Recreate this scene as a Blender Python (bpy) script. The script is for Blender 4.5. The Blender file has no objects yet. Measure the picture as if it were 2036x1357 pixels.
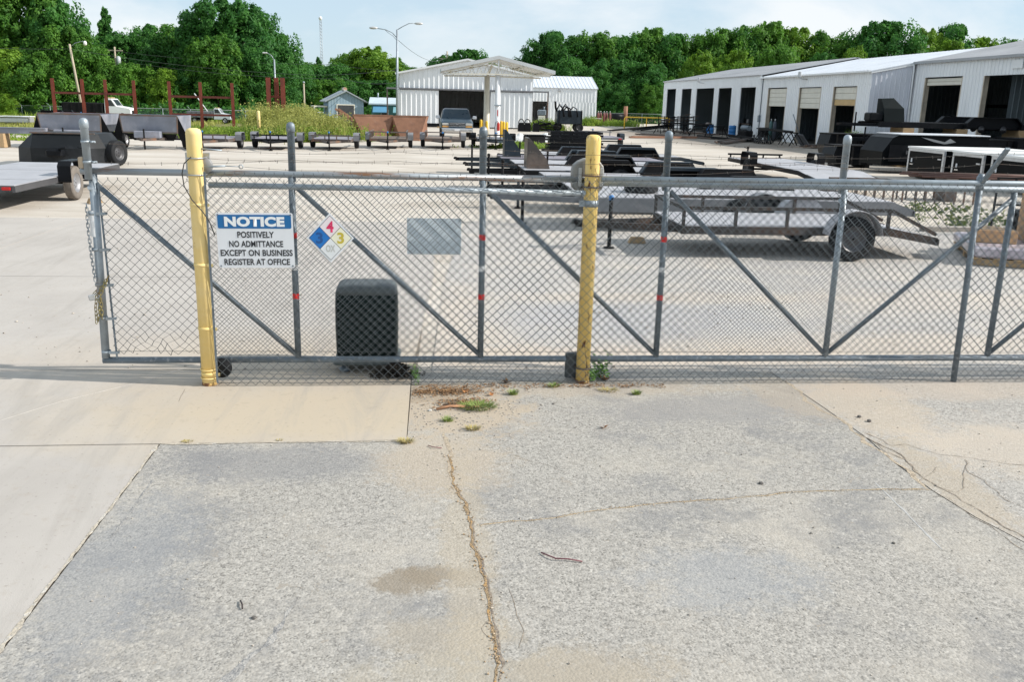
import bpy, math, random
from math import sin, cos, pi, radians, sqrt, atan2
from mathutils import Vector, Matrix, noise
S = bpy.context.scene
COL = S.collection
# ------------------------------------------------------------------ camera
CR = Vector((0.99525554, -0.09416788, 0.02447095))
CU = Vector((0.00079072, 0.25933170, 0.96578799))
CF = Vector((0.0972923, 0.9611865, -0.25817577))
CP = Vector((0.0, -7.18830734, 2.26725718))
FPX, PW, PH = 1780.0, 2036.0, 1357.0
cam_d = bpy.data.cameras.new('camera'); cam = bpy.data.objects.new('camera', cam_d); COL.objects.link(cam)
cam_d.sensor_width = 36.0; cam_d.lens = FPX / PW * 36.0
cam_d.clip_start = 0.1; cam_d.clip_end = 4000
cam.matrix_world = Matrix(((CR.x, CU.x, -CF.x, CP.x), (CR.y, CU.y, -CF.y, CP.y), (CR.z, CU.z, -CF.z, CP.z), (0, 0, 0, 1)))
S.camera = cam
# ------------------------------------------------------------------ light
SUN_EL, SUN_AZ = radians(33), radians(-9)          # azimuth measured from +X (along the fence)
tosun = Vector((cos(SUN_EL) * cos(SUN_AZ), cos(SUN_EL) * sin(SUN_AZ), sin(SUN_EL)))
sl = bpy.data.lights.new('sun', 'SUN'); sl.energy = 5.0; sl.angle = radians(0.6); sl.color = (1.0, 0.945, 0.87)
so = bpy.data.objects.new('sun', sl); COL.objects.link(so); so.location = (60, -10, 50)
so.rotation_euler = tosun.to_track_quat('Z', 'Y').to_euler()
wd = bpy.data.worlds.new('World'); S.world = wd; wd.use_nodes = True
nt = wd.node_tree; nt.nodes.clear()
def N(nt, t, **kw):
    n = nt.nodes.new(t)
    for k, v in kw.items():
        if k.startswith('i_'):
            n.inputs[k[2:].replace('_', ' ')].default_value = v
        else:
            setattr(n, k, v)
    return n
wo = N(nt, 'ShaderNodeOutputWorld'); bg = N(nt, 'ShaderNodeBackground'); bg.inputs['Strength'].default_value = 0.12
sky = N(nt, 'ShaderNodeTexSky', sky_type='NISHITA', sun_disc=False, sun_elevation=SUN_EL, sun_rotation=radians(90) - SUN_AZ,
        air_density=1.0, dust_density=0.6, ozone_density=3.0)
tc = N(nt, 'ShaderNodeTexCoord'); mp = N(nt, 'ShaderNodeMapping'); mp.inputs['Scale'].default_value = (1, 1, 2.6)
nz = N(nt, 'ShaderNodeTexNoise', i_Scale=3.2, i_Detail=9.0, i_Roughness=0.56, i_Distortion=0.35)
rp = N(nt, 'ShaderNodeMapRange'); rp.inputs[1].default_value = 0.43; rp.inputs[2].default_value = 0.63; rp.inputs[3].default_value = 0.0; rp.inputs[4].default_value = 0.85
veil = N(nt, 'ShaderNodeMix', data_type='RGBA'); veil.inputs[0].default_value = 0.72; veil.inputs[7].default_value = (4.7, 5.85, 6.8, 1)      # thin high haze
mx = N(nt, 'ShaderNodeMix', data_type='RGBA'); mx.inputs[7].default_value = (7.0, 7.2, 7.35, 1)                                           # cloud
L = nt.links.new
L(tc.outputs['Generated'], mp.inputs['Vector']); L(mp.outputs[0], nz.inputs['Vector']); L(nz.outputs['Fac'], rp.inputs[0])
L(sky.outputs[0], veil.inputs[6]); L(rp.outputs[0], mx.inputs[0]); L(veil.outputs[2], mx.inputs[6]); L(mx.outputs[2], bg.inputs['Color']); L(bg.outputs[0], wo.inputs['Surface'])
S.view_settings.view_transform = 'Standard'; S.view_settings.look = 'None'; S.view_settings.gamma = 1
S.view_settings.exposure = 0.22; S.view_settings.use_curve_mapping = False
S.render.engine = 'CYCLES'
S.cycles.max_bounces = 5; S.cycles.diffuse_bounces = 3; S.cycles.glossy_bounces = 2; S.cycles.transparent_max_bounces = 6
random.seed(7)
RND = random.Random(11)

# ------------------------------------------------------------------ pixel -> place (surveying the photograph)
def ray(x, y): return CF + CR * ((x - PW / 2) / FPX) - CU * ((y - PH / 2) / FPX)
def G(x, y, z=0.0):
    d = ray(x, y); return CP + d * ((z - CP.z) / d.z)
def atY(x, y, Y):
    d = ray(x, y); return CP + d * ((Y - CP.y) / d.y)

# ------------------------------------------------------------------ mesh builder
class MB:
    def __init__(s): s.v = []; s.f = []; s.s = []
    def add(s, vs, fs, smooth=False):
        o = len(s.v); s.v += [tuple(v) for v in vs]
        for f in fs: s.f.append([i + o for i in f]); s.s.append(smooth)
        return s
    def box(s, c, d, rz=0.0, ry=0.0, rx=0.0):
        hx, hy, hz = d[0] / 2, d[1] / 2, d[2] / 2
        vs = [Vector((x, y, z)) for x in (-hx, hx) for y in (-hy, hy) for z in (-hz, hz)]
        if rz or ry or rx:
            m = Matrix.Rotation(rz, 3, 'Z') @ Matrix.Rotation(ry, 3, 'Y') @ Matrix.Rotation(rx, 3, 'X'); vs = [m @ v for v in vs]
        c = Vector(c)
        return s.add([v + c for v in vs], [(0, 1, 3, 2), (4, 6, 7, 5), (0, 4, 5, 1), (2, 3, 7, 6), (0, 2, 6, 4), (1, 5, 7, 3)])
    def bb(s, x0, x1, y0, y1, z0, z1):
        return s.box(((x0 + x1) / 2, (y0 + y1) / 2, (z0 + z1) / 2), (abs(x1 - x0), abs(y1 - y0), abs(z1 - z0)))
    def bbox(s, c, d, b=0.02):            # box with chamfered edges
        hx, hy, hz = d[0] / 2, d[1] / 2, d[2] / 2; c = Vector(c)
        b = min(b, hx * .9, hy * .9, hz * .9)
        rings = []
        for z, i in ((-hz, b), (-hz + b, 0), (hz - b, 0), (hz, b)):
            X, Y = hx - i, hy - i; q = b
            rings.append([c + Vector(p) for p in ((X, -Y + q, z), (X, Y - q, z), (X - q, Y, z), (-X + q, Y, z), (-X, Y - q, z), (-X, -Y + q, z), (-X + q, -Y, z), (X - q, -Y, z))])
        return s.loft(rings)
    def loft(s, rings, cap=True, smooth=False, closed=True):
        n = len(rings[0]); vs = [p for r in rings for p in r]; fs = []
        for k in range(len(rings) - 1):
            for i in range(n if closed else n - 1):
                j = (i + 1) % n; fs.append((k * n + i, k * n + j, (k + 1) * n + j, (k + 1) * n + i))
        s.add(vs, fs, smooth)
        if cap and closed:
            o = len(s.v) - len(vs)
            s.f.append([o + i for i in range(n)][::-1]); s.s.append(False)
            e = o + (len(rings) - 1) * n
            s.f.append([e + i for i in range(n)]); s.s.append(False)
        return s
    def tube(s, p, q, r, n=10, r2=None, cap=True):
        p, q = Vector(p), Vector(q); r2 = r if r2 is None else r2; d = (q - p)
        if d.length < 1e-6: return s
        a = d.orthogonal().normalized(); b = d.normalized().cross(a)
        return s.loft([[c + (a * cos(t) + b * sin(t)) * rr for t in [2 * pi * i / n for i in range(n)]] for c, rr in ((p, r), (q, r2))], cap, True)
    def path(s, pts, r, n=6, cap=True):
        pts = [Vector(p) for p in pts]; rings = []; a = None
        rr = r if isinstance(r, (list, tuple)) else [r] * len(pts)
        for i, p in enumerate(pts):
            d = (pts[min(i + 1, len(pts) - 1)] - pts[max(i - 1, 0)])
            d = d.normalized() if d.length > 1e-9 else Vector((0, 0, 1))
            if a is None: a = d.orthogonal().normalized()
            a = (a - d * a.dot(d)); a = a.normalized() if a.length > 1e-6 else d.orthogonal().normalized()
            b = d.cross(a)
            rings.append([p + (a * cos(t) + b * sin(t)) * rr[i] for t in [2 * pi * k / n for k in range(n)]])
        return s.loft(rings, cap, True)
    def bar(s, p, q, w, h, up=(0, 0, 1)):    # rectangular bar from p to q (w sideways, h along up)
        p, q = Vector(p), Vector(q); d = (q - p).normalized(); u = Vector(up)
        sd = d.cross(u)
        if sd.length < 1e-4: u = Vector((1, 0, 0)); sd = d.cross(u)
        sd.normalize(); u = sd.cross(d).normalized()
        return s.loft([[c + sd * (x * w / 2) + u * (y * h / 2) for x, y in ((1, -1), (1, 1), (-1, 1), (-1, -1))][::-1] for c in (p, q)])
    def lathe(s, prof, c=(0, 0, 0), n=16, ax='Z', smooth=True, cap=True):
        c = Vector(c); rings = []
        for r, h in prof:
            ring = []
            for i in range(n):
                t = 2 * pi * i / n
                if ax == 'Z': v = Vector((r * cos(t), r * sin(t), h))
                elif ax == 'Y': v = Vector((r * sin(t), h, r * cos(t)))
                else: v = Vector((h, r * cos(t), r * sin(t)))
                ring.append(c + v)
            rings.append(ring)
        return s.loft(rings, cap, smooth)
    def prism(s, poly, off):              # planar polygon (3d points) extruded by vector off
        off = Vector(off); a = [Vector(p) for p in poly]; b = [p + off for p in a]
        return s.loft([a, b])
    def quad(s, a, b, c, d): return s.add([a, b, c, d], [(0, 1, 2, 3)])
    def ribs(s, a, b, h0, h1, nrm, pitch=0.3, depth=0.03, h1b=None, profile=((0, 0), (.72, 0), (.78, 1), (.94, 1))):
        """ribbed metal sheet standing on a->b (2d points), from h0 up to h1 (h1b at the far end)"""
        a, b = Vector((a[0], a[1], 0)), Vector((b[0], b[1], 0)); d = b - a; Ln = d.length; d.normalize(); nrm = Vector(nrm)
        h1b = h1 if h1b is None else h1b
        xs = []; k = 0
        while k * pitch < Ln:
            for t, e in profile:
                x = (k + t) * pitch
                if x < Ln: xs.append((x, e))
            k += 1
        xs.append((Ln, 0)); lo = []; hi = []
        for x, e in xs:
            p = a + d * x + nrm * (e * depth)
            z0 = h0(x / Ln) if callable(h0) else h0
            H1 = h1(x / Ln) if callable(h1) else h1 + (h1b - h1) * x / Ln
            lo.append((p.x, p.y, z0)); hi.append((p.x, p.y, H1))
        n = len(lo); fs = [(i, i + 1, n + i + 1, n + i) for i in range(n - 1)]
        if d.cross(Vector((0, 0, 1))).dot(nrm) < 0: fs = [f[::-1] for f in fs]
        return s.add(lo + hi, fs)
    def build(s, name, mat, parent=None, kind=None, bevel=0):
        me = bpy.data.meshes.new(name); me.from_pydata(s.v, [], s.f); me.polygons.foreach_set('use_smooth', s.s)
        if mat is not None: me.materials.append(mat)
        me.update()
        o = bpy.data.objects.new(name, me); COL.objects.link(o)
        if parent is not None: o.parent = parent
        if kind: o['kind'] = kind
        if bevel:
            m = o.modifiers.new('bevel', 'BEVEL'); m.width = bevel; m.segments = 2; m.limit_method = 'ANGLE'; m.angle_limit = radians(40)
        return o

def tag(o, label=None, cat=None, group=None, kind=None):
    if label: o['label'] = label
    if cat: o['category'] = cat
    if group: o['group'] = group
    if kind: o['kind'] = kind
    return o
def thing(name, label, cat, loc=(0, 0, 0), rz=0.0, group=None):
    o = bpy.data.objects.new(name, None); COL.objects.link(o); o.empty_display_size = 0.2
    o.location = loc; o.rotation_euler = (0, 0, rz)
    return tag(o, label, cat, group)
KIDS = {}
def copy_tree(o, parent=None):
    c = o.copy(); COL.objects.link(c)
    if parent is not None: c.parent = parent
    for ch in list(o.children):
        if ch.name in bpy.data.objects: copy_tree(ch, c)
    return c
def dup(o, loc, rz=None, label=None, group=None, scale=None):
    c = copy_tree(o); c.location = loc
    if rz is not None: c.rotation_euler = (0, 0, rz)
    if scale is not None: c.scale = scale if isinstance(scale, tuple) else (scale,) * 3
    if label: c['label'] = label
    if group: c['group'] = group
    return c

# ------------------------------------------------------------------ materials
def rgb(c): return (c[0], c[1], c[2], 1)
MATS = {}
def M(name, col, rough=0.6, metal=0.0, var=0.18, scale=3.0, bump=0.0, bscale=60.0, patch=None, spec=0.5, stretch=None, speck=None):
    """patch = (colour, scale, low, high): blotches of a second colour; speck: the same, a third one"""
    if name in MATS: return MATS[name]
    m = bpy.data.materials.new(name); m.use_nodes = True; t = m.node_tree; b = t.nodes['Principled BSDF']; l = t.links.new
    b.inputs['Roughness'].default_value = rough; b.inputs['Metallic'].default_value = metal; b.inputs['Specular IOR Level'].default_value = spec
    tc = N(t, 'ShaderNodeTexCoord'); vec = tc.outputs['Object']
    if stretch:
        mp = N(t, 'ShaderNodeMapping'); mp.inputs['Scale'].default_value = stretch; l(vec, mp.inputs['Vector']); vec = mp.outputs[0]
    n1 = N(t, 'ShaderNodeTexNoise', i_Scale=scale, i_Detail=6.0, i_Roughness=0.62); l(vec, n1.inputs['Vector'])
    mr = N(t, 'ShaderNodeMapRange'); mr.inputs[1].default_value = 0.28; mr.inputs[2].default_value = 0.72
    l(n1.outputs['Fac'], mr.inputs[0])
    mx = N(t, 'ShaderNodeMix', data_type='RGBA'); l(mr.outputs[0], mx.inputs[0])
    mx.inputs[6].default_value = rgb([max(0, c * (1 - var)) for c in col]); mx.inputs[7].default_value = rgb([min(1, c * (1 + var)) for c in col])
    out = mx.outputs[2]
    for pt in (patch, speck):
        if not pt: continue
        n2 = N(t, 'ShaderNodeTexNoise', i_Scale=pt[1], i_Detail=7.0, i_Roughness=0.65); l(vec, n2.inputs['Vector'])
        m2 = N(t, 'ShaderNodeMapRange'); m2.inputs[1].default_value = pt[2]; m2.inputs[2].default_value = pt[3]; l(n2.outputs['Fac'], m2.inputs[0])
        x2 = N(t, 'ShaderNodeMix', data_type='RGBA'); l(m2.outputs[0], x2.inputs[0]); l(out, x2.inputs[6]); x2.inputs[7].default_value = rgb(pt[0]); out = x2.outputs[2]
    l(out, b.inputs['Base Color'])
    rr = N(t, 'ShaderNodeMapRange'); rr.inputs[3].default_value = max(0.05, rough - .12); rr.inputs[4].default_value = min(1, rough + .12)
    l(n1.outputs['Fac'], rr.inputs[0]); l(rr.outputs[0], b.inputs['Roughness'])
    if bump:
        nb = N(t, 'ShaderNodeTexNoise', i_Scale=bscale, i_Detail=4.0); l(vec, nb.inputs['Vector'])
        bp = N(t, 'ShaderNodeBump', i_Strength=bump, i_Distance=0.02); l(nb.outputs['Fac'], bp.inputs['Height']); l(bp.outputs[0], b.inputs['Normal'])
    MATS[name] = m; return m
galv = M('galvanised_steel', (.33, .375, .41), .5, .45, .2, 9, .08, 120, patch=((.30, .28, .26), 2.2, .58, .75))
galv_d = M('weathered_galvanised_steel', (.17, .205, .235), .55, .35, .25, 7, .1, 90, patch=((.40, .42, .44), 30, .55, .7))
wire_m = M('galvanised_wire', (.10, .118, .13), .5, .4, .2, 5)
wire_old = M('old_wire', (.12, .11, .10), .6, .5, .25, 5, patch=((.16, .08, .04), 4, .5, .7))
yellow = M('yellow_paint', (.82, .62, .25), .62, 0, .06, 2.5, .05, 30, patch=((.86, .70, .38), 3, .45, .75), speck=((.28, .13, .05), 14, .655, .70), spec=.3)
yellow_r = M('rusty_yellow_paint', (.80, .57, .19), .5, 0, .08, 2.5, .05, 30, patch=((.84, .66, .32), 3, .5, .75), speck=((.15, .06, .025), 2.6, .59, .63), stretch=(9, 9, 2.2), spec=.3)
yellow2 = M('bright_yellow_paint', (.78, .48, .03), .45, 0, .08, 3)
black = M('black_paint', (.008, .009, .011), .42, 0, .3, 3, patch=((.018, .019, .021), 2, .55, .8), spec=.1)
blackm = M('matt_black_paint', (.013, .013, .014), .65, 0, .3, 3, patch=((.03, .028, .026), 2.5, .55, .8), spec=.1)
rubber = M('tyre_rubber', (.014, .015, .017), .75, 0, .3, 8, .1, 60, patch=((.045, .04, .035), 4, .55, .85), spec=.25)
rubber_d = M('dusty_tyre_rubber', (.16, .14, .12), .85, 0, .25, 9, .1, 60)
rim_m = M('wheel_rim_grey', (.30, .30, .31), .4, .5, .15, 6)
rim_w = M('wheel_rim_black', (.06, .06, .065), .45, .2, .2, 6)
primer = M('grey_primer', (.14, .15, .165), .6, .1, .15, 1.5, patch=((.27, .27, .28), 1.2, .5, .75), speck=((.16, .09, .055), 5, .64, .75))
deckg = M('pale_steel_deck', (.40, .40, .42), .6, .2, .12, 1.3, .05, 40, patch=((.34, .34, .35), 1.1, .5, .7), speck=((.30, .22, .17), 3, .64, .78))
mill = M('mill_scale_steel', (.22, .24, .29), .5, .25, .2, 1.6, patch=((.37, .37, .42), 1.1, .45, .7), speck=((.26, .15, .10), 2.0, .62, .76))
steel_br = M('browned_steel', (.12, .10, .09), .6, .3, .3, 3, patch=((.20, .10, .055), 2, .5, .7))
rust = M('rusted_plate', (.28, .14, .085), .8, .05, .25, 1.6, .08, 40, patch=((.14, .07, .05), .9, .5, .72), speck=((.34, .23, .17), 1.4, .58, .78))
redox = M('red_oxide_paint', (.23, .048, .028), .65, 0, .25, 2.5, patch=((.13, .035, .024), 1.7, .5, .7))
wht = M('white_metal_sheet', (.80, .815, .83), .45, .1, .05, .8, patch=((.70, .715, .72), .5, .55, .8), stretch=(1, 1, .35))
wht2 = M('cream_painted_steel', (.70, .67, .58), .5, 0, .08, 2, patch=((.52, .44, .32), 2.5, .62, .78))
white = M('white_paint', (.78, .79, .80), .4, 0, .05, 2)
roofm = M('grey_metal_roof', (.36, .37, .385), .5, .3, .08, .4, patch=((.28, .29, .30), .3, .5, .7))
roofw = M('white_metal_roof', (.68, .71, .75), .42, .2, .05, .4, patch=((.56, .58, .60), .6, .55, .75))
dark_in = M('dim_interior_sheet', (.10, .115, .125), .7, .1, .2, 1)
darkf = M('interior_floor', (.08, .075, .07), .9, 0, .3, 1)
wood = M('raw_timber', (.42, .29, .16), .8, 0, .2, 4, .1, 60, stretch=(1, 8, 8))
card = M('cardboard', (.47, .29, .155), .85, 0, .1, 2.5)
rtape = M('red_tape', (.72, .02, .02), .35, 0, .12, 20); wtape = M('white_tape', (.78, .78, .78), .35, 0, .08, 20)
redlens = M('red_lens', (.45, .01, .012), .2, 0, .1, 5)
blue_p = M('blue_plastic', (.02, .16, .42), .45, 0, .1, 4)
glass_d = M('dark_glass', (.018, .024, .03), .06, 0, .1, 2, spec=.8)
chrome = M('worn_chrome', (.62, .63, .64), .22, .9, .08, 4)
# ------------------------------------------------------------------ ground materials
class NG:
    """small node-graph helper for ground surfaces (object coordinates = metres in the place)"""
    def __init__(s, name):
        s.m = bpy.data.materials.new(name); s.m.use_nodes = True; s.t = s.m.node_tree; s.b = s.t.nodes['Principled BSDF']
        s.l = s.t.links.new; s.vec = N(s.t, 'ShaderNodeTexCoord').outputs['Object']
        sp = N(s.t, 'ShaderNodeSeparateXYZ'); s.l(s.vec, sp.inputs[0]); s.x, s.y = sp.outputs[0], sp.outputs[1]
    def shared(s, ns):
        k = 2.5 if ns < 3.3 else 5.5
        if not hasattr(s, 'cache'): s.cache = {}
        if k not in s.cache: s.cache[k] = s.math('SUBTRACT', s.noise(k, 4, .65), .5)
        return s.cache[k]
    def noise(s, scale, detail=6, rough=.6, dist=0, stretch=None, off=0):
        v = s.vec
        if stretch or off:
            mp = N(s.t, 'ShaderNodeMapping'); mp.inputs['Scale'].default_value = stretch or (1, 1, 1); mp.inputs['Location'].default_value = (off, off * .7, 0)
            s.l(v, mp.inputs['Vector']); v = mp.outputs[0]
        n = N(s.t, 'ShaderNodeTexNoise', i_Scale=scale, i_Detail=float(detail), i_Roughness=rough, i_Distortion=float(dist)); s.l(v, n.inputs['Vector']); return n.outputs['Fac']
    def voro(s, scale, out='Color', feature='F1', rnd=1.0):
        n = N(s.t, 'ShaderNodeTexVoronoi', i_Scale=scale, feature=feature); n.inputs['Randomness'].default_value = rnd
        s.l(s.vec, n.inputs['Vector']); return n.outputs[out]
    def ramp(s, v, a, b, lo=0., hi=1.):
        n = N(s.t, 'ShaderNodeMapRange'); n.inputs[1].default_value = a; n.inputs[2].default_value = b; n.inputs[3].default_value = lo; n.inputs[4].default_value = hi
        s.l(v, n.inputs[0]); return n.outputs[0]
    def math(s, op, a, b):
        n = N(s.t, 'ShaderNodeMath', operation=op)
        for i, q in enumerate((a, b)):
            if isinstance(q, (int, float)): n.inputs[i].default_value = q
            else: s.l(q, n.inputs[i])
        return n.outputs[0]
    def mix(s, f, a, b):
        n = N(s.t, 'ShaderNodeMix', data_type='RGBA')
        for i, q in ((0, f), (6, a), (7, b)):
            if isinstance(q, (int, float)): n.inputs[i].default_value = q
            elif isinstance(q, tuple): n.inputs[i].default_value = rgb(q)
            else: s.l(q, n.inputs[i])
        return n.outputs[2]
    def blob(s, cx, cy, rx, ry, ns=5., amt=.5, soft=.5):
        """mask: 1 inside a ragged-edged ellipse"""
        dx = s.math('DIVIDE', s.math('SUBTRACT', s.x, cx), rx); dy = s.math('DIVIDE', s.math('SUBTRACT', s.y, cy), ry)
        d = s.math('SQRT', s.math('ADD', s.math('MULTIPLY', dx, dx), s.math('MULTIPLY', dy, dy)), 0)
        d = s.math('ADD', d, s.math('MULTIPLY', s.shared(ns), amt * 2))
        return s.ramp(d, 1 + soft * .5, 1 - soft * .5)
    def band(s, axis, c, w, ns=4., amt=.6, soft=.6):
        d = s.math('DIVIDE', s.math('ABSOLUTE', s.math('SUBTRACT', axis, c), 0), w)
        d = s.math('ADD', d, s.math('MULTIPLY', s.math('SUBTRACT', s.noise(ns, 6, .65), .5), amt * 2))
        return s.ramp(d, 1 + soft * .5, 1 - soft * .5)
    def done(s, col, rough=.9, h=None, strength=.5, dist=.01):
        s.l(col, s.b.inputs['Base Color']); s.b.inputs['Roughness'].default_value = rough; s.b.inputs['Specular IOR Level'].default_value = .25
        if h is not None:
            bp = N(s.t, 'ShaderNodeBump', i_Strength=strength, i_Distance=dist); s.l(h, bp.inputs['Height']); s.l(bp.outputs[0], s.b.inputs['Normal'])
        return s.m
def asphalt_mat(name, light, dark, dust, blobs, dusty=(.5, .75), darkp=(.5, .68)):
    g = NG(name)
    v1 = g.voro(72.); v2 = g.voro(125.)
    sep = N(g.t, 'ShaderNodeSeparateColor'); g.l(v1, sep.inputs[0]); sep2 = N(g.t, 'ShaderNodeSeparateColor'); g.l(v2, sep2.inputs[0])
    c = g.mix(sep.outputs[0], tuple(x * .78 for x in light), tuple(min(1, x * 1.18) for x in light))
    wear = g.noise(24., 5, .75); rag = g.math('SUBTRACT', g.noise(5., 6, .78), .5); n1 = g.math('ADD', g.noise(.95, 5, .68, .3), g.math('ADD', g.math('MULTIPLY', g.math('SUBTRACT', wear, .5), .3), g.math('MULTIPLY', rag, .35))); big = g.ramp(n1, *darkp)
    pores = g.math('MULTIPLY', g.ramp(sep2.outputs[1], .58, .74), g.ramp(wear, .40, .58))
    c = g.mix(g.math('MULTIPLY', pores, .72), c, tuple(x * .30 for x in light))               # open pores between the stones
    c = g.mix(g.math('MULTIPLY', big, .85), c, dark)
    c = g.mix(g.math('MULTIPLY', g.ramp(g.math('ADD', rag, g.math('MULTIPLY', g.math('SUBTRACT', wear, .5), .5)), .12, .26), .45), c, dust)
    c = g.mix(g.math('MULTIPLY', g.ramp(sep.outputs[1], .95, 1.), .5), c, tuple(min(1, x * 1.5) for x in light))     # pale stones
    c = g.mix(g.math('MULTIPLY', g.ramp(g.noise(1.3, 5, .65, 0, None, 9.), *dusty), .7), c, dust)
    for cx, cy, rx, ry, colr, amt, ns, soft in blobs:
        mk = g.ramp(g.math('ADD', g.blob(cx, cy, rx, ry, ns, .55, soft), g.math('ADD', g.math('MULTIPLY', g.math('SUBTRACT', wear, .5), 1.3), g.math('MULTIPLY', rag, 2.4))), .32, .85)
        c = g.mix(g.math('MULTIPLY', mk, amt), c, colr)
    h = g.math('ADD', g.math('MULTIPLY', g.voro(72., 'Distance'), -.9), g.math('MULTIPLY', wear, 1.2))
    return g.done(c, .92, h, .30, .008)
TAN = (.43, .36, .275); SAND = (.55, .42, .28); DKGREY = (.21, .21, .215)
asp = asphalt_mat('weathered_asphalt', (.372, .352, .318), (.215, .212, .210), (.45, .412, .352),
    [(-1.0, -1.75, .75, .33, DKGREY, .55, 3., .9), (.12, -1.75, .42, .55, TAN, .6, 3., 1.), (.25, -.75, .55, .55, TAN, .9, 3.5, .8), (1.2, -.25, 1.4, .22, TAN, .45, 4., .9), (.0, -.35, .5, .25, (.30, .23, .16), .6, 6., .7),
     (-.08, -3.26, .17, .13, (.24, .20, .15), .75, 5., .7), (.04, -3.20, .16, .09, (.24, .20, .15), .7, 5., .7), (.13, -3.22, .18, .1, (.26, .22, .17), .6, 6., .7), (.1, -3.75, .3, .2, (.33, .29, .23), .55, 5., .9), (.22, -3.0, .14, 1.3, (.42, .36, .27), .45, 4., 1.),
     (.25, -4.1, .7, .25, (.38, .34, .27), .5, 5., 1.), (2.2, -.8, .9, .35, (.27, .26, .25), .65, 2.5, 1.), (3.0, -.45, .35, .6, TAN, .45, 3.5, .9), (.7, -4.0, .4, .18, (.36, .31, .24), .5, 6., 1.),
     (-1.5, -3.0, .35, .9, (.24, .25, .265), .5, 3., 1.1), (1.5, -3.3, .45, .3, (.29, .30, .31), .5, 3.5, 1.2)])
asp2 = asphalt_mat('pale_cracked_asphalt', (.40, .378, .345), (.31, .296, .278), (.46, .405, .345),
    [(3.5, -.7, .45, .8, (.47, .395, .305), .6, 3., 1.), (4.6, -.35, 1.6, .3, (.48, .40, .32), .45, 3., 1.), (4.2, -1.7, .9, .5, (.50, .43, .345), .55, 3., 1.), (3.3, -2.2, .2, .8, (.40, .34, .26), .6, 4., 1.), (5.2, -2.4, .8, .6, (.49, .43, .35), .5, 3., 1.)], (.5, .75))
asp3 = asphalt_mat('dusty_yard_asphalt', (.465, .442, .413), (.385, .368, .348), (.53, .48, .415),
    [(1.5, .65, 3.5, .42, (.56, .46, .36), .5, 2., 1.2), (5., 1.1, 3., .5, (.55, .47, .38), .45, 2., 1.2), (.4, 2., .5, 2., (.55, .47, .38), .5, 2., 1.2), (3., 3.3, 2.2, .35, (.54, .46, .37), .4, 2., 1.), (6.5, 3.2, 1.8, .7, (.53, .46, .38), .4, 2., 1.2), (2.2, 2.2, 1.6, .9, (.36, .36, .37), .6, 2., 1.2)], (.45, .7))
g = NG('broomed_concrete')
c = g.mix(g.ramp(g.noise(1.1, 7, .6, .4), .3, .7), (.445, .415, .38), (.39, .362, .332))
c = g.mix(g.math('MULTIPLY', g.ramp(g.noise(.45, 6, .6, .3, None, 4.), .45, .7), .6), c, (.48, .45, .415))
c = g.mix(g.math('MULTIPLY', g.blob(-.9, -.85, 1.5, .75, 2., .4, 1.), .85), c, (.475, .40, .295))
c = g.mix(g.math('MULTIPLY', g.blob(-1.0, .55, 2.2, .9, 2., .45, 1.2), .6), c, (.485, .41, .315))
c = g.mix(g.math('MULTIPLY', g.blob(-.3, .25, .7, .3, 4., .5, 1.), .5), c, (.30, .25, .19))
c = g.mix(g.math('MULTIPLY', g.ramp(g.noise(2.2, 8, .7, 1.2, (1, .25, 1), 2.), .58, .72), .35), c, (.40, .36, .31))
c = g.mix(g.math('MULTIPLY', g.ramp(g.noise(42., 2, .5), .66, .72), .4), c, (.20, .17, .14))
c = g.mix(g.math('MULTIPLY', g.ramp(g.noise(2.0, 6, .7, 1.0, (1.3, .16, 1), 7.), .50, .68), .55), c, (.33, .305, .275))
c = g.mix(g.math('MULTIPLY', g.ramp(g.noise(9., 5, .7, .5, None, 3.), .56, .72), .45), c, (.35, .30, .24))
CONC = g.done(c, .88, g.math('ADD', g.noise(160., 3, .6), g.math('MULTIPLY', g.noise(25., 4, .6), .6)), .22, .006)
g = NG('caliche_yard')
c = g.mix(g.ramp(g.noise(.22, 7, .6, .5), .3, .7), (.53, .48, .415), (.465, .42, .362))
c = g.mix(g.math('MULTIPLY', g.ramp(g.noise(.5, 7, .7, .9, (.35, 1.5, 1), 3.), .47, .62), .7), c, (.59, .55, .495))
c = g.mix(g.math('MULTIPLY', g.ramp(g.noise(.35, 8, .7, .8, (.3, 1.3, 1), 8.), .50, .64), .7), c, (.35, .305, .25))
c = g.mix(g.math('MULTIPLY', g.ramp(g.noise(9., 5, .7), .55, .75), .3), c, (.38, .33, .27))
c = g.mix(g.math('MULTIPLY', g.blob(21., 60., 5., 22., .5, .4, .8), .8), c, (.17, .145, .12))
c = g.mix(g.math('MULTIPLY', g.blob(16.5, 66., 2.6, 7., .5, .5, .8), .55), c, (.26, .22, .18))
YARD = g.done(c, .95, g.noise(30., 5, .6), .3, .02)
g = NG('dry_grass_ground')
c = g.mix(g.ramp(g.noise(.16, 7, .65, .8), .35, .65), (.22, .20, .07), (.13, .16, .045))
c = g.mix(g.math('MULTIPLY', g.ramp(g.noise(.4, 7, .65, .8, None, 6.), .5, .66), .7), c, (.36, .29, .15))
c = g.mix(g.math('MULTIPLY', g.ramp(g.noise(6., 5, .7), .45, .7), .5), c, (.10, .11, .035))
GRASSG = g.done(c, .95, g.noise(8., 5, .7), .8, .1)

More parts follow.
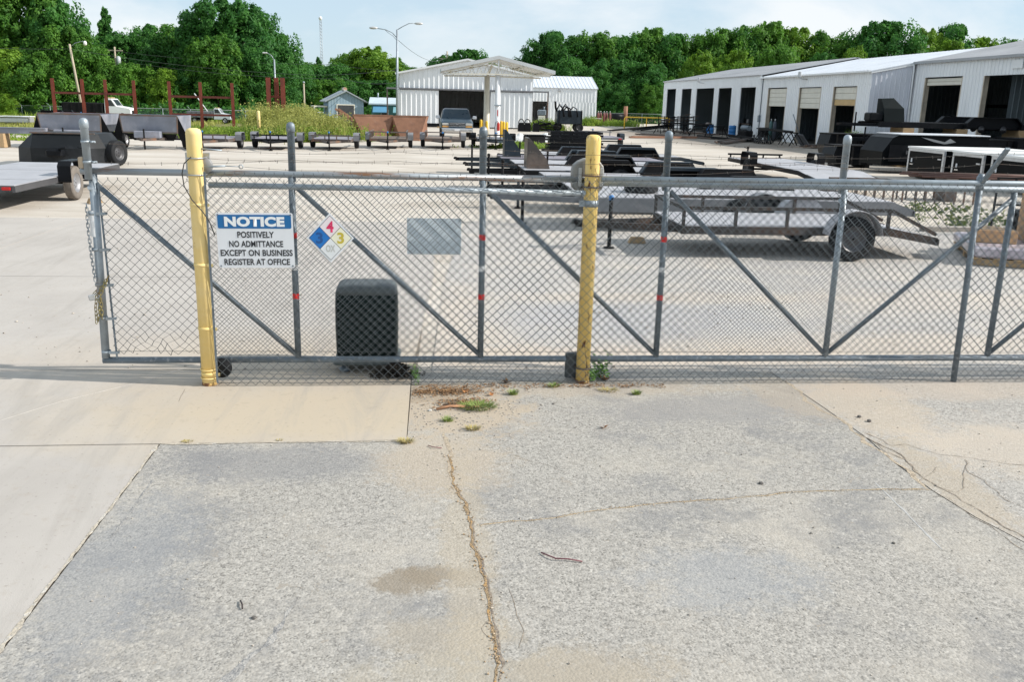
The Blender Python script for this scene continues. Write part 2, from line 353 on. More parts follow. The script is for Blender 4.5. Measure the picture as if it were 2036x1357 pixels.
# ------------------------------------------------------------------ ground
def smooth(a, b, x):
    t = max(0., min(1., (x - a) / (b - a))); return t * t * (3 - 2 * t)
def terrain(x, y):
    left = smooth(4, -14, x)
    return -(1.5 * left * smooth(70, 104, y) + .5 * (1 - left) * smooth(108, 130, y))
xs = [-900, -500, -300, -200, -150, -110] + [-90 + 4 * i for i in range(46)] + [100, 130, 170, 230, 320, 500, 900]
ys = [-300, -100, -40, -15, 0, 20, 40, 60] + [64 + 4 * i for i in range(22)] + [160, 180, 220, 300, 450, 700, 1200, 2500]
mb = MB()
mb.add([(x, y, terrain(x, y) - .035) for y in ys for x in xs], [(j * len(xs) + i, j * len(xs) + i + 1, (j + 1) * len(xs) + i + 1, (j + 1) * len(xs) + i) for j in range(len(ys) - 1) for i in range(len(xs) - 1)], True)
tag(mb.build('ground', GRASSG), kind='structure')
def sheet(name, pts, z, mat, parent=None):
    m = MB(); m.add([(p[0], p[1], z) for p in pts], [tuple(range(len(pts)))])
    o = m.build(name, mat, parent)
    if parent is None: o['kind'] = 'structure'
    return o
wob = lambda i, a=.6: (noise.noise((i * .73, 3.1, 0)) * a)
yl = []
bp = [(-60, 43), (-30, 44), (-24, 45), (-16, 42), (-12, 40.5), (-6, 40.5), (-3.6, 43), (-3.1, 50), (-3.0, 60), (-2.8, 72), (-2.5, 78)]
for a, b in zip(bp[:-1], bp[1:]):                       # ragged grass edge of the yard
    n = max(2, int((Vector(b) - Vector(a)).length / .8))
    for i in range(n): yl.append((a[0] + (b[0] - a[0]) * i / n + noise.noise((a[0] + i * .9, a[1], 1)) * .7, a[1] + (b[1] - a[1]) * i / n + noise.noise((a[0] + i * .9, a[1], 6)) * 1.1))
yard = sheet('yard', [(-60, -14), (70, -14), (70, 107), (11, 107), (9, 84), (-2.5, 80)] + yl[::-1], -.014, YARD)
sheet('yard_asphalt', [(.06, .2)] + [(14 + wob(i, .3), .2 + i * .9) for i in range(11)] + [(10 - i * .9, 10.2 + wob(i + 9, .35)) for i in range(11)] + [(.75, 9.8), (.25, 4.2)], -.006, asp3)
seam = [(3.05, .21), (3.08, -.11), (3.12, -.7), (3.15, -1.42), (3.12, -1.9), (3.13, -2.33), (3.18, -2.7), (3.27, -3.02), (3.4, -4), (3.6, -7)]
sheet('asphalt_apron', [(-1.75, -14), (3.7, -14)] + seam[::-1] + [(-.105, .21), (-.11, -.6), (-.12, -1.395), (-.7, -1.405), (-1.755, -1.40)], 0., asp)
sheet('asphalt_side', [(20, .21)] + [(x + .012, y) for x, y in seam] + [(3.71, -14), (20, -14)], -.002, asp2)
drv = sheet('driveway_base', [(-12, -14), (-1.75, -14), (-1.75, -1.39), (-.11, -1.39), (.2, 10), (-12, 10)], -.009, M('joint_sand', (.20, .17, .135), .95, 0, .3, 6))
def slab(poly):
    m = MB(); m.prism([(x, y, -.007) for x, y in poly], (0, 0, .009)); return m.build('slab', CONC, drv)
J = .008
slab([(-6.2, -14), (-1.775, -14), (-1.768, -1.40 - J), (-6.2, -1.43 - J)]); slab([(-12, -14), (-6.2 - 2 * J, -14), (-6.2 - 2 * J, -1.43 - J), (-12, -1.45 - J)])
slab([(-6.2, -1.43 + J), (-1.755, -1.40 + J), (-.125, -1.385 + J), (-.112, .30), (-6.2, .30)]); slab([(-12, -1.45 + J), (-6.2 - 2 * J, -1.43 + J), (-6.2 - 2 * J, .3), (-12, .3)])
slab([(-6.2, .30 + 2 * J), (-.11, .30 + 2 * J), (.12, 4.4), (-6.2, 4.4)]); slab([(-12, .30 + 2 * J), (-6.2 - 2 * J, .30 + 2 * J), (-6.2 - 2 * J, 4.4), (-12, 4.4)])
slab([(-6.2, 4.4 + 2 * J), (.125, 4.4 + 2 * J), (.2, 10), (-6.2, 10)]); slab([(-12, 4.4 + 2 * J), (-6.2 - 2 * J, 4.4 + 2 * J), (-6.2 - 2 * J, 10), (-12, 10)])

# ---- cracks, with their loose filling
def resample(pts, step):
    out = []
    for a, b in zip(pts[:-1], pts[1:]):
        a, b = Vector(a), Vector(b); n = max(1, int((b - a).length / step))
        out += [a + (b - a) * (i / n) for i in range(n)]
    return out + [Vector(pts[-1])]
def crack(px, w, name, mat, z=.001, jit=.02, seed=0, ragged=.6, world=False):
    pts = [(p[0], p[1], 0) if world else G(*p) for p in px]
    pts = resample(pts, max(.012, w * 1.1)); m = MB(); Lp = []; Rp = []; n = len(pts)
    for i, p in enumerate(pts):
        d = (pts[min(i + 1, n - 1)] - pts[max(i - 1, 0)]).normalized(); s = Vector((-d.y, d.x, 0))
        q = p + s * (noise.noise((p.x * 9 + seed, p.y * 9, 0)) * jit + noise.noise((p.x * 2.3 + seed, p.y * 2.3, 5)) * jit * 2)
        e = min(1., i / 3 + .25, (n - 1 - i) / 3 + .25); e *= .55 + .9 * abs(noise.noise((p.x * 3.1 + seed, p.y * 3.1, 11)))
        a = w * e * (.5 + ragged * noise.noise((p.x * 17 + seed, p.y * 17, 3))); b = w * e * (.5 + ragged * noise.noise((p.x * 17 + seed, p.y * 17, 8)))
        Lp.append((q.x + s.x * max(.001, a), q.y + s.y * max(.001, a), z)); Rp.append((q.x - s.x * max(.001, b), q.y - s.y * max(.001, b), z))
    m.add(Lp + Rp, [(n + i, n + i + 1, i + 1, i) for i in range(n - 1)])
    o = m.build(name, mat); o['kind'] = 'structure'; return pts
crk = M('crack_shadow_dirt', (.17, .14, .115), .95, 0, .4, 30, .4, 80, patch=((.34, .28, .21), 25, .45, .6))
fill = M('crack_filling', (.30, .215, .125), .95, 0, .3, 26, .8, 90, patch=((.46, .27, .10), 18, .5, .62), speck=((.10, .08, .06), 40, .56, .63))
dustc = M('dust_line', (.42, .35, .26), .95, 0, .25, 18, .5, 70, patch=((.25, .20, .15), 25, .5, .65))
main_c = crack([(893, 905), (905, 960), (925, 1010), (938, 1060), (950, 1120), (968, 1185), (976, 1230), (982, 1280), (990, 1357), (996, 1400)], .019, 'pavement_crack', fill, .0016, .02, 1, .9)
crack([(908, 962), (928, 1012), (942, 1062), (956, 1122), (974, 1187), (984, 1232), (990, 1282), (998, 1357)], .015, 'pavement_crack', crk, .0012, .02, 1, .9)
crack([(888, 860), (893, 905), (905, 960)], .05, 'pavement_crack', dustc, .0008, .02, 2)
hc = crack([(955, 1046), (1020, 1037), (1100, 1032), (1180, 1016), (1260, 1008), (1340, 1000), (1420, 995), (1500, 988), (1580, 980), (1700, 976), (1850, 975)], .009, 'pavement_crack', M('crack_filling_tan', (.46, .35, .21), .95, 0, .25, 22, .6, 80), .0014, .012, 3)
crack([(955, 1044), (1100, 1029), (1260, 1005), (1420, 993), (1580, 978), (1850, 973)], .004, 'pavement_crack', crk, .0011, .012, 3)
crack([(1560, 757), (1600, 790), (1650, 825), (1720, 872), (1790, 925), (1850, 975)], .035, 'pavement_crack', dustc, .0008, .03, 4)
for k, (pl, w) in enumerate([([(1720, 872), (1790, 905), (1830, 940), (1865, 968), (1900, 985), (1940, 1010), (2000, 1050), (2050, 1075)], .010), ([(1720, 860), (1770, 885), (1800, 885), (1870, 905), (1925, 912), (1990, 920), (2060, 925)], .006), ([(1925, 915), (1925, 940), (1955, 955), (1985, 985), (2040, 1015)], .007),
        ([(1865, 968), (1900, 978), (1915, 955), (1925, 920)], .004), ([(1850, 985), (1880, 990), (1930, 1030), (1980, 1060), (2040, 1100)], .005), ([(1700, 860), (1735, 880), (1760, 900), (1800, 915), (1830, 938)], .006), ([(1830, 960), (1850, 940), (1865, 930)], .003)]):
    crack(pl, w, 'pavement_crack', crk, .0011 + .0001 * k, .025, 10 + k)
crack([(1000, 895), (1050, 912), (1090, 925), (1125, 940)], .003, 'pavement_crack', crk, .001, .02, 20)
crack([(1018, 1170), (1025, 1200), (1022, 1225), (1030, 1255), (1028, 1290)], .004, 'pavement_crack', crk, .001, .015, 21)
crack([(985, 1280), (960, 1250), (975, 1230)], .003, 'pavement_crack', crk, .001, .015, 22)
crack([(1740, 960), (1790, 1010), (1830, 1050), (1875, 1095)], .012, 'pavement_crack', M('tar_seam', (.40, .395, .38), .9, 0, .2, 15), .001, .004, 23, .4)
crack([(-1.765, -9), (-1.765, -1.42)], .026, 'pavement_edge', M('edge_gravel', (.44, .39, .315), .95, 0, .25, 30, .5, 70, patch=((.52, .49, .44), 14, .52, .6), speck=((.20, .17, .14), 45, .6, .66)), .0035, .006, 30, .5, True)
crack([(-1.75, -1.402), (-.13, -1.396)], .022, 'pavement_edge', MATS['edge_gravel'], .0035, .005, 31, .6, True)
crack([(592, 1203), (560, 1240), (520, 1290), (480, 1330), (440, 1362), (425, 1380)], .035, 'tar_smear', M('tar_smear', (.235, .23, .225), .9, 0, .3, 30, .6, 70, patch=((.37, .355, .33), 22, .47, .54)), .0011, .02, 24, .9)
crack([(300, 955), (262, 1015), (215, 1075)], .02, 'tar_smear', MATS['tar_smear'], .0012, .01, 25, .8)
crack([(0, 838), (120, 800), (250, 768), (400, 724)], .008, 'chalk_line', M('pale_line', (.66, .62, .56), .9, 0, .1, 8), .0032, .002, 33, .2)
crack([(355, 800), (368, 775)], .006, 'chalk_line', crk, .0032, .004, 34)

# ---- loose stones, litter and weeds on the ground
def pebble(m, x, y, r, z=0., rn=RND):
    n = 6; c = Vector((x, y, z + r * .35)); rings = []
    for h, k in ((-.5, .55), (0, 1.), (.45, .6)):
        rings.append([c + Vector((cos(t) * r * k * rn.uniform(.75, 1.2), sin(t) * r * k * rn.uniform(.75, 1.2), h * r * rn.uniform(.8, 1.1))) for t in [2 * pi * i / n for i in range(n)]])
    m.loft(rings)
m = MB()
for _ in range(420):
    t = RND.random(); p = main_c[int(t * (len(main_c) - 1))]; pebble(m, p.x + RND.gauss(0, .022), p.y + RND.uniform(-.01, .01), RND.choice((.0015, .002, .003, .003, .005)) * RND.uniform(.7, 1.4), .002)
for _ in range(260):
    p = hc[int(RND.random() * (len(hc) - 1))]; pebble(m, p.x, p.y + RND.gauss(0, .01), RND.uniform(.0015, .004), .003)
tag(m.build('crack_gravel', M('crack_gravel', (.36, .25, .14), .95, 0, .5, 60, patch=((.50, .42, .32), 45, .5, .6), speck=((.08, .06, .05), 70, .55, .62))), 'orange brown loose grit and gravel filling the long pavement crack', 'gravel', kind='stuff')
m = MB()
for _ in range(900):
    x, y = RND.uniform(-1.7, 5.2), RND.uniform(-4.4, -.2)
    if x < -.15 and y > -1.42: continue
    pebble(m, x, y, RND.choice((.002, .003, .003, .004, .006)) * RND.uniform(.7, 1.3), 0)
for _ in range(900):
    x, y = RND.gauss(.25, .35), RND.gauss(-.62, .45)
    if x < -.1 or y > -.1: continue
    pebble(m, x, y, RND.uniform(.002, .008), 0)
tag(m.build('loose_gravel', M('loose_gravel', (.34, .31, .27), .95, 0, .5, 50, patch=((.52, .47, .40), 45, .5, .6), speck=((.10, .08, .07), 60, .55, .62))), 'loose small stones scattered over the grey asphalt', 'gravel', kind='stuff')
def leaf(m, c, s, rz, curl, tilt=0.):
    mt = Matrix.Translation(c) @ Matrix.Rotation(rz, 4, 'Z') @ Matrix.Rotation(tilt, 4, 'X')
    out = [(-1, 0), (-.55, .42), (-.2, .32), (.1, .6), (.4, .3), (1, 0), (.4, -.3), (.1, -.6), (-.2, -.32), (-.55, -.42)]
    vs = [mt @ Vector((x * s, y * s, s * curl * (x * x + y * y) + .002)) for x, y in out] + [mt @ Vector((0, 0, .002))]
    m.add(vs, [(i, (i + 1) % 10, 10) for i in range(10)])
dead = M('dead_leaf', (.22, .125, .06), .85, 0, .4, 25, patch=((.34, .20, .09), 20, .5, .65))
m = MB()
for _ in range(1500):
    if RND.random() < .45: x, y = RND.gauss(.12, .2), RND.gauss(-.33, .05)
    elif RND.random() < .5: x, y = RND.uniform(-.05, 2.0), RND.gauss(-.19, .03) - .03 * RND.random()
    else: x, y = RND.gauss(.32, .1), RND.gauss(-.62, .06)
    if x < -.1: continue
    leaf(m, (x, y, .001 + RND.random() * .008), RND.uniform(.006, .017), RND.uniform(0, 6.3), RND.uniform(.1, .9), RND.uniform(-.4, .4))
tag(m.build('leaf_litter', dead), 'brown leaf litter and bark crumbs along the foot of the fence', 'leaf litter', kind='stuff')
for (px, py, s, lab) in [(1201, 853, .035, 'curled orange brown leaf lying alone on the grey asphalt apron'), (1006, 763, .06, 'large curled dark brown leaf at the foot of the fence mesh'), (1142, 757, .055, 'large dark dead leaf lying left of the yellow post foot'), (1200, 757, .06, 'large dark dead leaf lying right of the weed at the post foot'), (925, 781, .03, 'small orange leaf on the leaf litter by the fence'), (976, 787, .03, 'small orange leaf beside the grass tuft and sticks')]:
    p = G(px, py); m = MB(); leaf(m, (0, 0, .004), s, RND.uniform(0, 6), .55, .35)
    leaf(m, (.01, .01, .008), s * .7, RND.uniform(0, 6), .9, -.6)
    o = m.build('dead_leaf', dead if s > .04 else M('orange_leaf', (.42, .19, .07), .8, 0, .3, 25)); o.location = p; tag(o, lab, 'leaf', 'dead leaves on the ground')
def twig(px, r, mat, lab, name='twig'):
    pts = [G(x, y) + Vector((0, 0, r + .003 + (.006 if 0 < i < len(px) - 1 else 0))) for i, (x, y) in enumerate(px)]
    m = MB(); o0 = pts[0].copy(); m.path([p - o0 for p in pts], r, 6); o = m.build(name, mat); o.location = o0; return tag(o, lab, 'twig')
bark = M('twig_bark', (.42, .22, .12), .85, 0, .3, 20); purp = M('purple_twig', (.16, .06, .07), .7, 0, .3, 20)
twig([(868, 817), (895, 813), (925, 812)], .011, bark, 'pale broken stick lying in the dirt beside the grass tuft', 'stick')
twig([(880, 808), (910, 809), (940, 815)], .006, M('dark_stick', (.17, .10, .06), .85, 0, .3, 20), 'thin dark stick behind the pale broken stick', 'stick')
twig([(1076, 1102), (1090, 1110), (1105, 1116), (1130, 1117), (1158, 1120)], .004, purp, 'thin purple red twig lying on the open asphalt')
twig([(851, 888), (862, 893), (878, 893)], .003, purp, 'tiny reddish twig beside the corner of the concrete')
twig([(478, 1198), (482, 1208), (482, 1214)], .004, M('black_twig', (.04, .03, .03), .8), 'short black twig on the worn asphalt left of the seam')
for px, py, r, lab in [(855, 818, .016, 'white pebble on the dirt left of the broken stick'), (873, 803, .014, 'dark stone on the dirt behind the broken stick'), (1100, 804, .010, 'small dark stone on asphalt below the fence mesh'), (1513, 963, .017, 'small dark stone just above the long sideways crack'), (1708, 830, .018, 'dark stone on the tan dirt, left of its pair'), (1728, 839, .020, 'dark stone on the tan dirt, right of its pair'), (505, 1231, .014, 'black stone beside the short black twig'), (1612, 1062, .008, 'tiny stone on the open asphalt above the seam'), (1777, 1082, .010, 'tiny dark stone beside the tar seam')]:
    m = MB(); pebble(m, 0, 0, r); o = m.build('stone', M('pale_stone', (.50, .49, .46), .9) if 'white' in lab else M('dark_stone', (.12, .11, .10), .9, 0, .3, 20)); o.location = G(px, py); tag(o, lab, 'stone')
grn = M('grass_blade', (.20, .27, .06), .7, 0, .3, 20); grn2 = M('weed_leaf', (.12, .25, .045), .6, 0, .3, 20); dry = M('dry_blade', (.40, .33, .13), .8, 0, .3, 20)
def tuft(px, py, r, h, n, lab, mat=grn, flat=.6):
    m = MB()
    for _ in range(n):
        a = RND.uniform(0, 6.3); q = RND.random() ** .6 * r; b = Vector((cos(a) * q, sin(a) * q * .6, 0)); ln = RND.uniform(.5, 1) * h
        d = Vector((cos(a) * flat * RND.uniform(.2, 1.3), sin(a) * flat, 1)).normalized(); s = Vector((-sin(a), cos(a), 0)) * .0022
        mid = b + d * ln * .55; tip = b + d * ln + Vector((cos(a), sin(a), -.5)) * ln * .25
        m.add([b - s, b + s, mid + s * .9, mid - s * .9, tip], [(0, 1, 2, 3), (3, 2, 4)])
    o = m.build('grass_tuft', mat); o.location = G(px, py); return tag(o, lab, 'grass tuft', 'grass tufts growing in the joints')
tuft(950, 812, .13, .07, 420, 'spreading green grass tuft beside the broken sticks', flat=1.2)
tuft(807, 880, .055, .045, 160, 'yellowish grass tuft at the corner of the concrete edge', dry, 1.1)
tuft(1265, 785, .035, .05, 120, 'small pale green tuft alone on the asphalt near the fence')
tuft(1020, 785, .04, .06, 110, 'green tuft in the leaf litter by the fence')
tuft(940, 855, .05, .05, 120, 'small dry tuft in the tan dirt below the sticks', dry, 1.1)
tuft(890, 838, .04, .05, 90, 'small green tuft left of the dry tuft in the dirt')
tuft(1210, 778, .08, .04, 120, 'dry straw tuft on the asphalt below the right post', dry, 1.3)
tuft(372, 880, .035, .025, 60, 'tiny yellow tuft in the concrete joint', dry, 1.2)
tuft(555, 877, .02, .02, 30, 'tiny dry tuft in the middle of the concrete edge', dry, 1.2)
tuft(1100, 1240 - 470, .05, .05, 80, 'thin grass tuft under the fence mesh left of the post')
def weed(px, py, h, n, lab, spread=.12, ls=.018):
    m = MB(); lv = MB()
    for k in range(n):
        a = RND.uniform(0, 6.3); pts = [Vector((0, 0, 0))]; d = Vector((cos(a) * .35, sin(a) * .25, 1)).normalized(); hh = h * RND.uniform(.55, 1)
        for i in range(7): pts.append(pts[-1] + (d + Vector((RND.uniform(-.3, .3), RND.uniform(-.3, .3), 0))).normalized() * hh / 7)
        m.path(pts, [.003 * (1 - i / 9) for i in range(8)], 4)
        for p in pts[1:]:
            for _ in range(7): leaf(lv, p + Vector((RND.uniform(-1, 1), RND.uniform(-1, 1), RND.uniform(-.5, .5))) * spread * .35, ls * RND.uniform(.6, 1.2), RND.uniform(0, 6.3), .3, RND.uniform(-1, 1))
    t = thing('weed', lab, 'weed', G(px, py)); m.build('stem', grn2, t); lv.build('foliage', grn2, t); return t
weed(1192, 752, .22, 6, 'bushy green weed climbing the mesh at the foot of the right post', .16)
weed(1172, 758, .15, 3, 'low green weed in front of the right post foot', .12)
weed(832, 765, .28, 2, 'thin pale green weed standing at the mesh beside the gate motor', .09, .012)
# ------------------------------------------------------------------ chain-link gate and fence
def chainlink(x0, x1, z0, z1, y, d=.0365, r=.0018, wob=.0, bend=None, seed=0):
    m = MB(); nc = int((x1 - x0) / d); nr = int((z1 - z0) / d)
    def node(i, j):
        x, z = x0 + i * d, z0 + j * d
        yy = y + wob * noise.noise((x * 1.7 + seed, z * 1.7, 2.)) + .0022 * (1 if (i + j) % 4 < 2 else -1)
        x += .0016 * noise.noise((x * 31, z * 31, seed)); z += .0016 * noise.noise((x * 29, z * 33, seed + 4))
        if bend: x, yy, z = bend(x, yy, z)
        return (x, yy, z)
    rx = r * 1.35
    for i in range(nc):
        rings = []
        for j in range(nr + 1):
            k = i if (i + j) % 2 == 0 else i + 1
            p = node(k, j)
            rings.append([(p[0] + rx, p[1], p[2]), (p[0], p[1] + r, p[2]), (p[0] - rx, p[1], p[2]), (p[0], p[1] - r, p[2])])
        # knuckle at the top and bottom
        m.loft(rings, True, True)
    for i in range(nc):
        k = i if (i + nr) % 2 == 0 else i + 1
        p = node(k, nr); m.tube(p, (p[0] + (.004 if i % 2 else -.004), p[1] - .003, p[2] + .017), r, 4)
    return m
def barbed(pts, m=None, step=.125, r=.0017):
    m = m or MB(); pts = [Vector(p) for p in pts]; fine = []
    for a, b in zip(pts[:-1], pts[1:]):
        n = max(2, int((b - a).length / .06))
        for i in range(n):
            t = i / n; p = a + (b - a) * t; p.z -= .02 * 4 * t * (1 - t) * min(1, (b - a).length / 1.5); fine.append(p)
    fine.append(pts[-1]); acc = 0
    m.path([p + Vector((0, noise.noise((p.x * 3, p.z * 9, 1)) * .006, noise.noise((p.x * 3, p.z * 9, 7)) * .006)) for p in fine], r, 4)
    for a, b in zip(fine[:-1], fine[1:]):
        acc += (b - a).length
        if acc > step:
            acc -= step
            for k in range(2):
                an = RND.uniform(0, pi); v = Vector((.35 * RND.uniform(-1, 1), cos(an), sin(an))).normalized() * .013
                m.tube(b - v, b + v, .0012, 3)
    return m
def cap_post(m, x, y, z0, z1, r):
    m.lathe([(r, z0), (r, z1 - .075), (r * 1.16, z1 - .073), (r * 1.16, z1 - .035), (r * 1.02, z1 - .015), (r * .62, z1 - .003), (r * .18, z1)], (x, y, 0), 14)
def ring(m, c, r, hh, n=18, th=.004):
    m.lathe([(r, -hh), (r + th, -hh), (r + th, hh), (r, hh)], c, n, cap=False)

gate = thing('sliding_gate', 'grey galvanised pipe sliding gate with chain link, diagonal braces and tall capped posts', 'gate', (0, 0, 0))
UX = [-2.535, -1.03, .465, 1.963, 3.464, 4.9575, 6.45, 7.9]
zT, zT2, zB, rr = 1.68, 1.655, .18, .0265
m = MB(); m.tube((-2.60, 0, zT), (1.36, 0, zT), rr, 14); m.build('top_rail', M('rust_stained_pipe', (.36, .39, .41), .45, .6, .15, 7, .08, 100, patch=((.24, .13, .075), 1.5, .50, .62), stretch=(1, 9, 9)), gate)
m = MB(); m.tube((1.30, 0, zT2), (7.93, 0, zT2), rr, 14); m.build('top_rail', galv, gate)
m = MB(); m.tube((-2.57, 0, zB), (7.93, 0, zB), rr, 14); m.build('bottom_rail', galv_d, gate)
for i, x in enumerate(UX):
    zt = zT if i < 3 else zT2; m = MB()
    if i < 5: cap_post(m, x, 0.058 if i else -.03, zt - .06, 2.075, .029)
    m.tube((x - (.012 if i == 0 else 0), 0, zB + .02), (x + (.02 if i == 0 else 0), 0, zt - .02), .0255 if i else .031, 14)
    if i < 5: m.tube((x, .058 if i else -.03, zt - .12), (x, .0, zt - .14), .02, 8)
    up = m.build('upright', galv if i in (0, 4) else galv_d, gate)
    if i in (1, 2, 3):
        for z, mt in ((1.205, rtape), (.95, wtape), (.715, rtape)):
            t = MB(); t.lathe([(.0268, z - .022), (.0268, z + .022)], (x, 0, 0), 14, cap=False); t.build('reflective_tape', mt, up)
    if i == 0:
        t = MB(); t.lathe([(.0325, 1.18), (.0325, 1.38)], (x - .002, 0, 0), 14, cap=False); t.build('reflective_tape', wtape, up)
for i in range(7):
    a, b = (UX[i] + .03, 0, zT - .09 if i < 3 else zT2 - .06), (UX[i + 1] - .02, 0, zB + .05)
    if i >= 4: a, b = (UX[i] + .02, 0, zB + .05), (UX[i + 1] - .01, 0, zT2 - .08)
    if i == 6: continue
    m = MB(); m.tube(a, b, .0205, 12); m.build('diagonal_brace', galv_d, gate)
m = MB(); m.bar((-2.455, -.02, .20), (-2.475, -.02, 1.60), .014, .006, (0, 1, 0)); tb = m.build('tension_bar', galv_d, gate)
for z in (.25, .53, .80, 1.08, 1.36):
    m = MB(); ring(m, (-2.540, 0, z), .032, .011); m.bar((-2.51, -.032, z), (-2.43, -.024, z), .004, .022); m.tube((-2.44, -.04, z), (-2.44, .01, z), .006, 6); m.build('tension_band', galv, gate)
def bendL(x, y, z):
    w = max(0, 1 - ((x + 2.1) ** 2 / .10 + (z - .25) ** 2 / .05))
    if w > 0: x += .06 * w * noise.noise((x * 7, z * 9, 1)); z += (.05 * noise.noise((x * 8, z * 6, 4)) + .02) * w; y -= .03 * w
    return x, y, z
gm = chainlink(-2.47, 7.9, .235, 1.635, -.030, wob=.012, bend=bendL); gm.build('chain_link_mesh', wire_m, gate, 'stuff')
m = MB(); m.tube((-2.47, -.028, .262), (7.9, -.028, .225), .0018, 4); m.build('tension_wire', wire_m, gate)
for zz in ((1.90, 1.885, 1.905, 1.887, 1.907), (1.75, 1.79, 1.80, 1.819, 1.847), (1.99, 2.004, 1.985, 1.985, 1.988)):
    m = barbed([(UX[i], (.025 if i else -.06), zz[i]) for i in range(0 if zz[0] != 1.99 else 1, 5)]); m.build('barbed_wire', wire_old, gate)
for z in (1.90, 1.75):
    m = MB(); ring(m, (UX[0], -.03, z), .0295, .01); m.tube((UX[0] + .025, -.035, z), (UX[0] + .075, -.045, z), .009, 8); m.tube((UX[0] + .055, -.065, z), (UX[0] + .055, -.02, z), .006, 6); m.build('wire_clamp', galv, gate)
m = MB(); m.bbox((UX[0] - .045, -.02, 1.745), (.04, .05, .085), .006); m.build('latch_plate', M('raw_latch_plate', (.45, .36, .26), .7, .2, .2, 6), gate)

fence = thing('chain_link_fence', 'galvanised chain link fence standing in front of the sliding gate', 'fence', (0, 0, 0))
m = MB(); m.tube((-1.63, -.125, 1.602), (1.245, -.125, 1.583), .0225, 14); m.lathe([(.0235, -.0), (.0235, .02), (.012, .034)], (1.24, -.125, 1.583), 12, 'X'); m.build('top_rail', galv, fence)
m = MB(); m.tube((1.39, -.125, 1.697), (8.2, -.125, 1.735), .0225, 14); m.build('top_rail', galv, fence)
fm = chainlink(-1.645, 8.2, .012, 1.725, -.158, wob=.006, seed=9); fm.build('chain_link_mesh', M('front_fence_wire', (.13, .15, .165), .45, .45, .15, 5), fence, 'stuff')
m = MB(); m.path([(-1.65 + i * .35, -.152, .03 + .004 * sin(i * 2.)) for i in range(29)], .0022, 4); m.build('tension_wire', wire_m, fence)
m = MB(); m.bar((-1.652, -.15, .03), (-1.652, -.15, 1.70), .016, .006, (0, 1, 0)); m.build('tension_bar', galv_d, fence)
fp = MB(); fp.tube((4.605, -.115, 0), (4.565, -.115, 1.72), .025, 14); fp.build('line_post', galv_d, fence)
m = MB(); m.bar((4.565, -.12, 1.70), (4.525, -.46, 2.01), .035, .02); m.lathe([(.031, 1.66), (.034, 1.70), (.034, 1.76), (.02, 1.79)], (4.565, -.115, 0), 12); m.build('barb_arm', galv_d, fence)
for k, (zs) in enumerate(([1.86, 1.885, 1.89, 1.97], [1.742, 1.735, 1.80, 1.88], [1.80, 1.815, 1.845, 1.80])):
    yy = -.12
    m = barbed([(-1.66 + (.30 if k == 1 else .0), yy, zs[0]), (-.2, yy, zs[1] - .01), (1.30, yy - .055, zs[1]), (2.9, yy, zs[2]), (4.55, (-.42, -.30, -.2)[k], zs[3]), (8.2, (-.42, -.30, -.2)[k], zs[3] + .02)]); m.build('barbed_wire', wire_old, fence)
m = MB(); m.tube((-1.66, -.12, 1.735), (-1.50, -.12, 1.745), .007, 8); m.tube((-1.50, -.12, 1.745), (-1.40, -.12, 1.742), .0035, 6); m.lathe([(.012, -.004), (.018, -.004), (.018, .004), (.012, .004)], (-1.385, -.12, 1.742), 10, 'Y', cap=False); m.build('turnbuckle', galv, fence)
m = MB(); m.tube((-1.67, -.12, 1.87), (-1.52, -.12, 1.86), .006, 8); m.build('turnbuckle', galv, fence)

def bollard(x, y, top, mat, lab, r=.0575):
    t = thing('bollard', lab, 'bollard', (x, y, 0))
    m = MB(); m.lathe([(r, -.02), (r, top - .05), (r * 1.02, top - .045), (r * .97, top - .022), (r * .8, top - .008), (r * .45, top)], (0, 0, 0), 24); m.build('pipe', mat, t); return t
BL = bollard(-1.725, -.10, 2.02, yellow, 'yellow painted steel post with a roller bracket, standing on concrete at the fence end')
BR = bollard(1.323, -.085, 2.035, yellow_r, 'rust spotted yellow steel post standing in asphalt behind the fence mesh')
for z in (.10, .475, .985, 1.45):
    m = MB(); ring(m, (0, 0, z), .0575, .012); m.bar((.05, -.045, z), (.095, -.05, z), .006, .024); m.build('tension_band', yellow, BL)
for B_ in (BL, BR):
    m = MB(); m.lathe([(.0583, .0), (.0583, .028)], n=24, cap=False); m.build('rust_ring', M('base_rust', (.20, .09, .04), .8, 0, .3, 20, patch=((.62, .42, .15), 18, .5, .6)), B_)
def ubolt(t, z, mat, r=.062, w=.0055, back=.09):
    m = MB(); pts = [(-r, back, z)] + [(-r * cos(a), -r * sin(a) * 1.02, z) for a in [pi * i / 14 for i in range(15)]] + [(r, back, z)]
    m.path(pts, w, 8); return m.build('u_bolt', mat, t)
zc = M('zinc_plate', (.45, .46, .46), .45, .7, .15, 10)
for z in (1.80, 1.675): ubolt(BL, z, zc, .064)
m = MB(); m.bbox((0, .085, 1.74), (.185, .012, .19), .004); pl = m.build('roller_plate', zc, BL)
m = MB(); m.lathe([(.012, -.02), (.055, -.018), (.062, -.006), (.062, .006), (.055, .018), (.012, .02)], (.055, .055, 1.74), 18, 'Y'); m.build('roller', M('grey_nylon_roller', (.22, .22, .22), .5), BL)
for z in (.135, .065): ubolt(BL, z, yellow, .063, .005)
m = MB(); m.bbox((0, .085, .10), (.17, .012, .13), .004); m.build('roller_plate', galv_d, BL)
m = MB(); m.lathe([(.01, -.025), (.075, -.022), (.08, -.012), (.062, 0), (.08, .012), (.075, .022), (.01, .025)], (.09, .05, .125), 20, 'Y'); m.build('roller', rubber, BL)
for z in (1.72, 1.63): ubolt(BR, z, steel_br, .066, .006)
m = MB()
sh = [(.17 * cos(a) * (1 if cos(a) < 0 else .75), .15 * sin(a)) for a in [2 * pi * i / 20 for i in range(20)]]
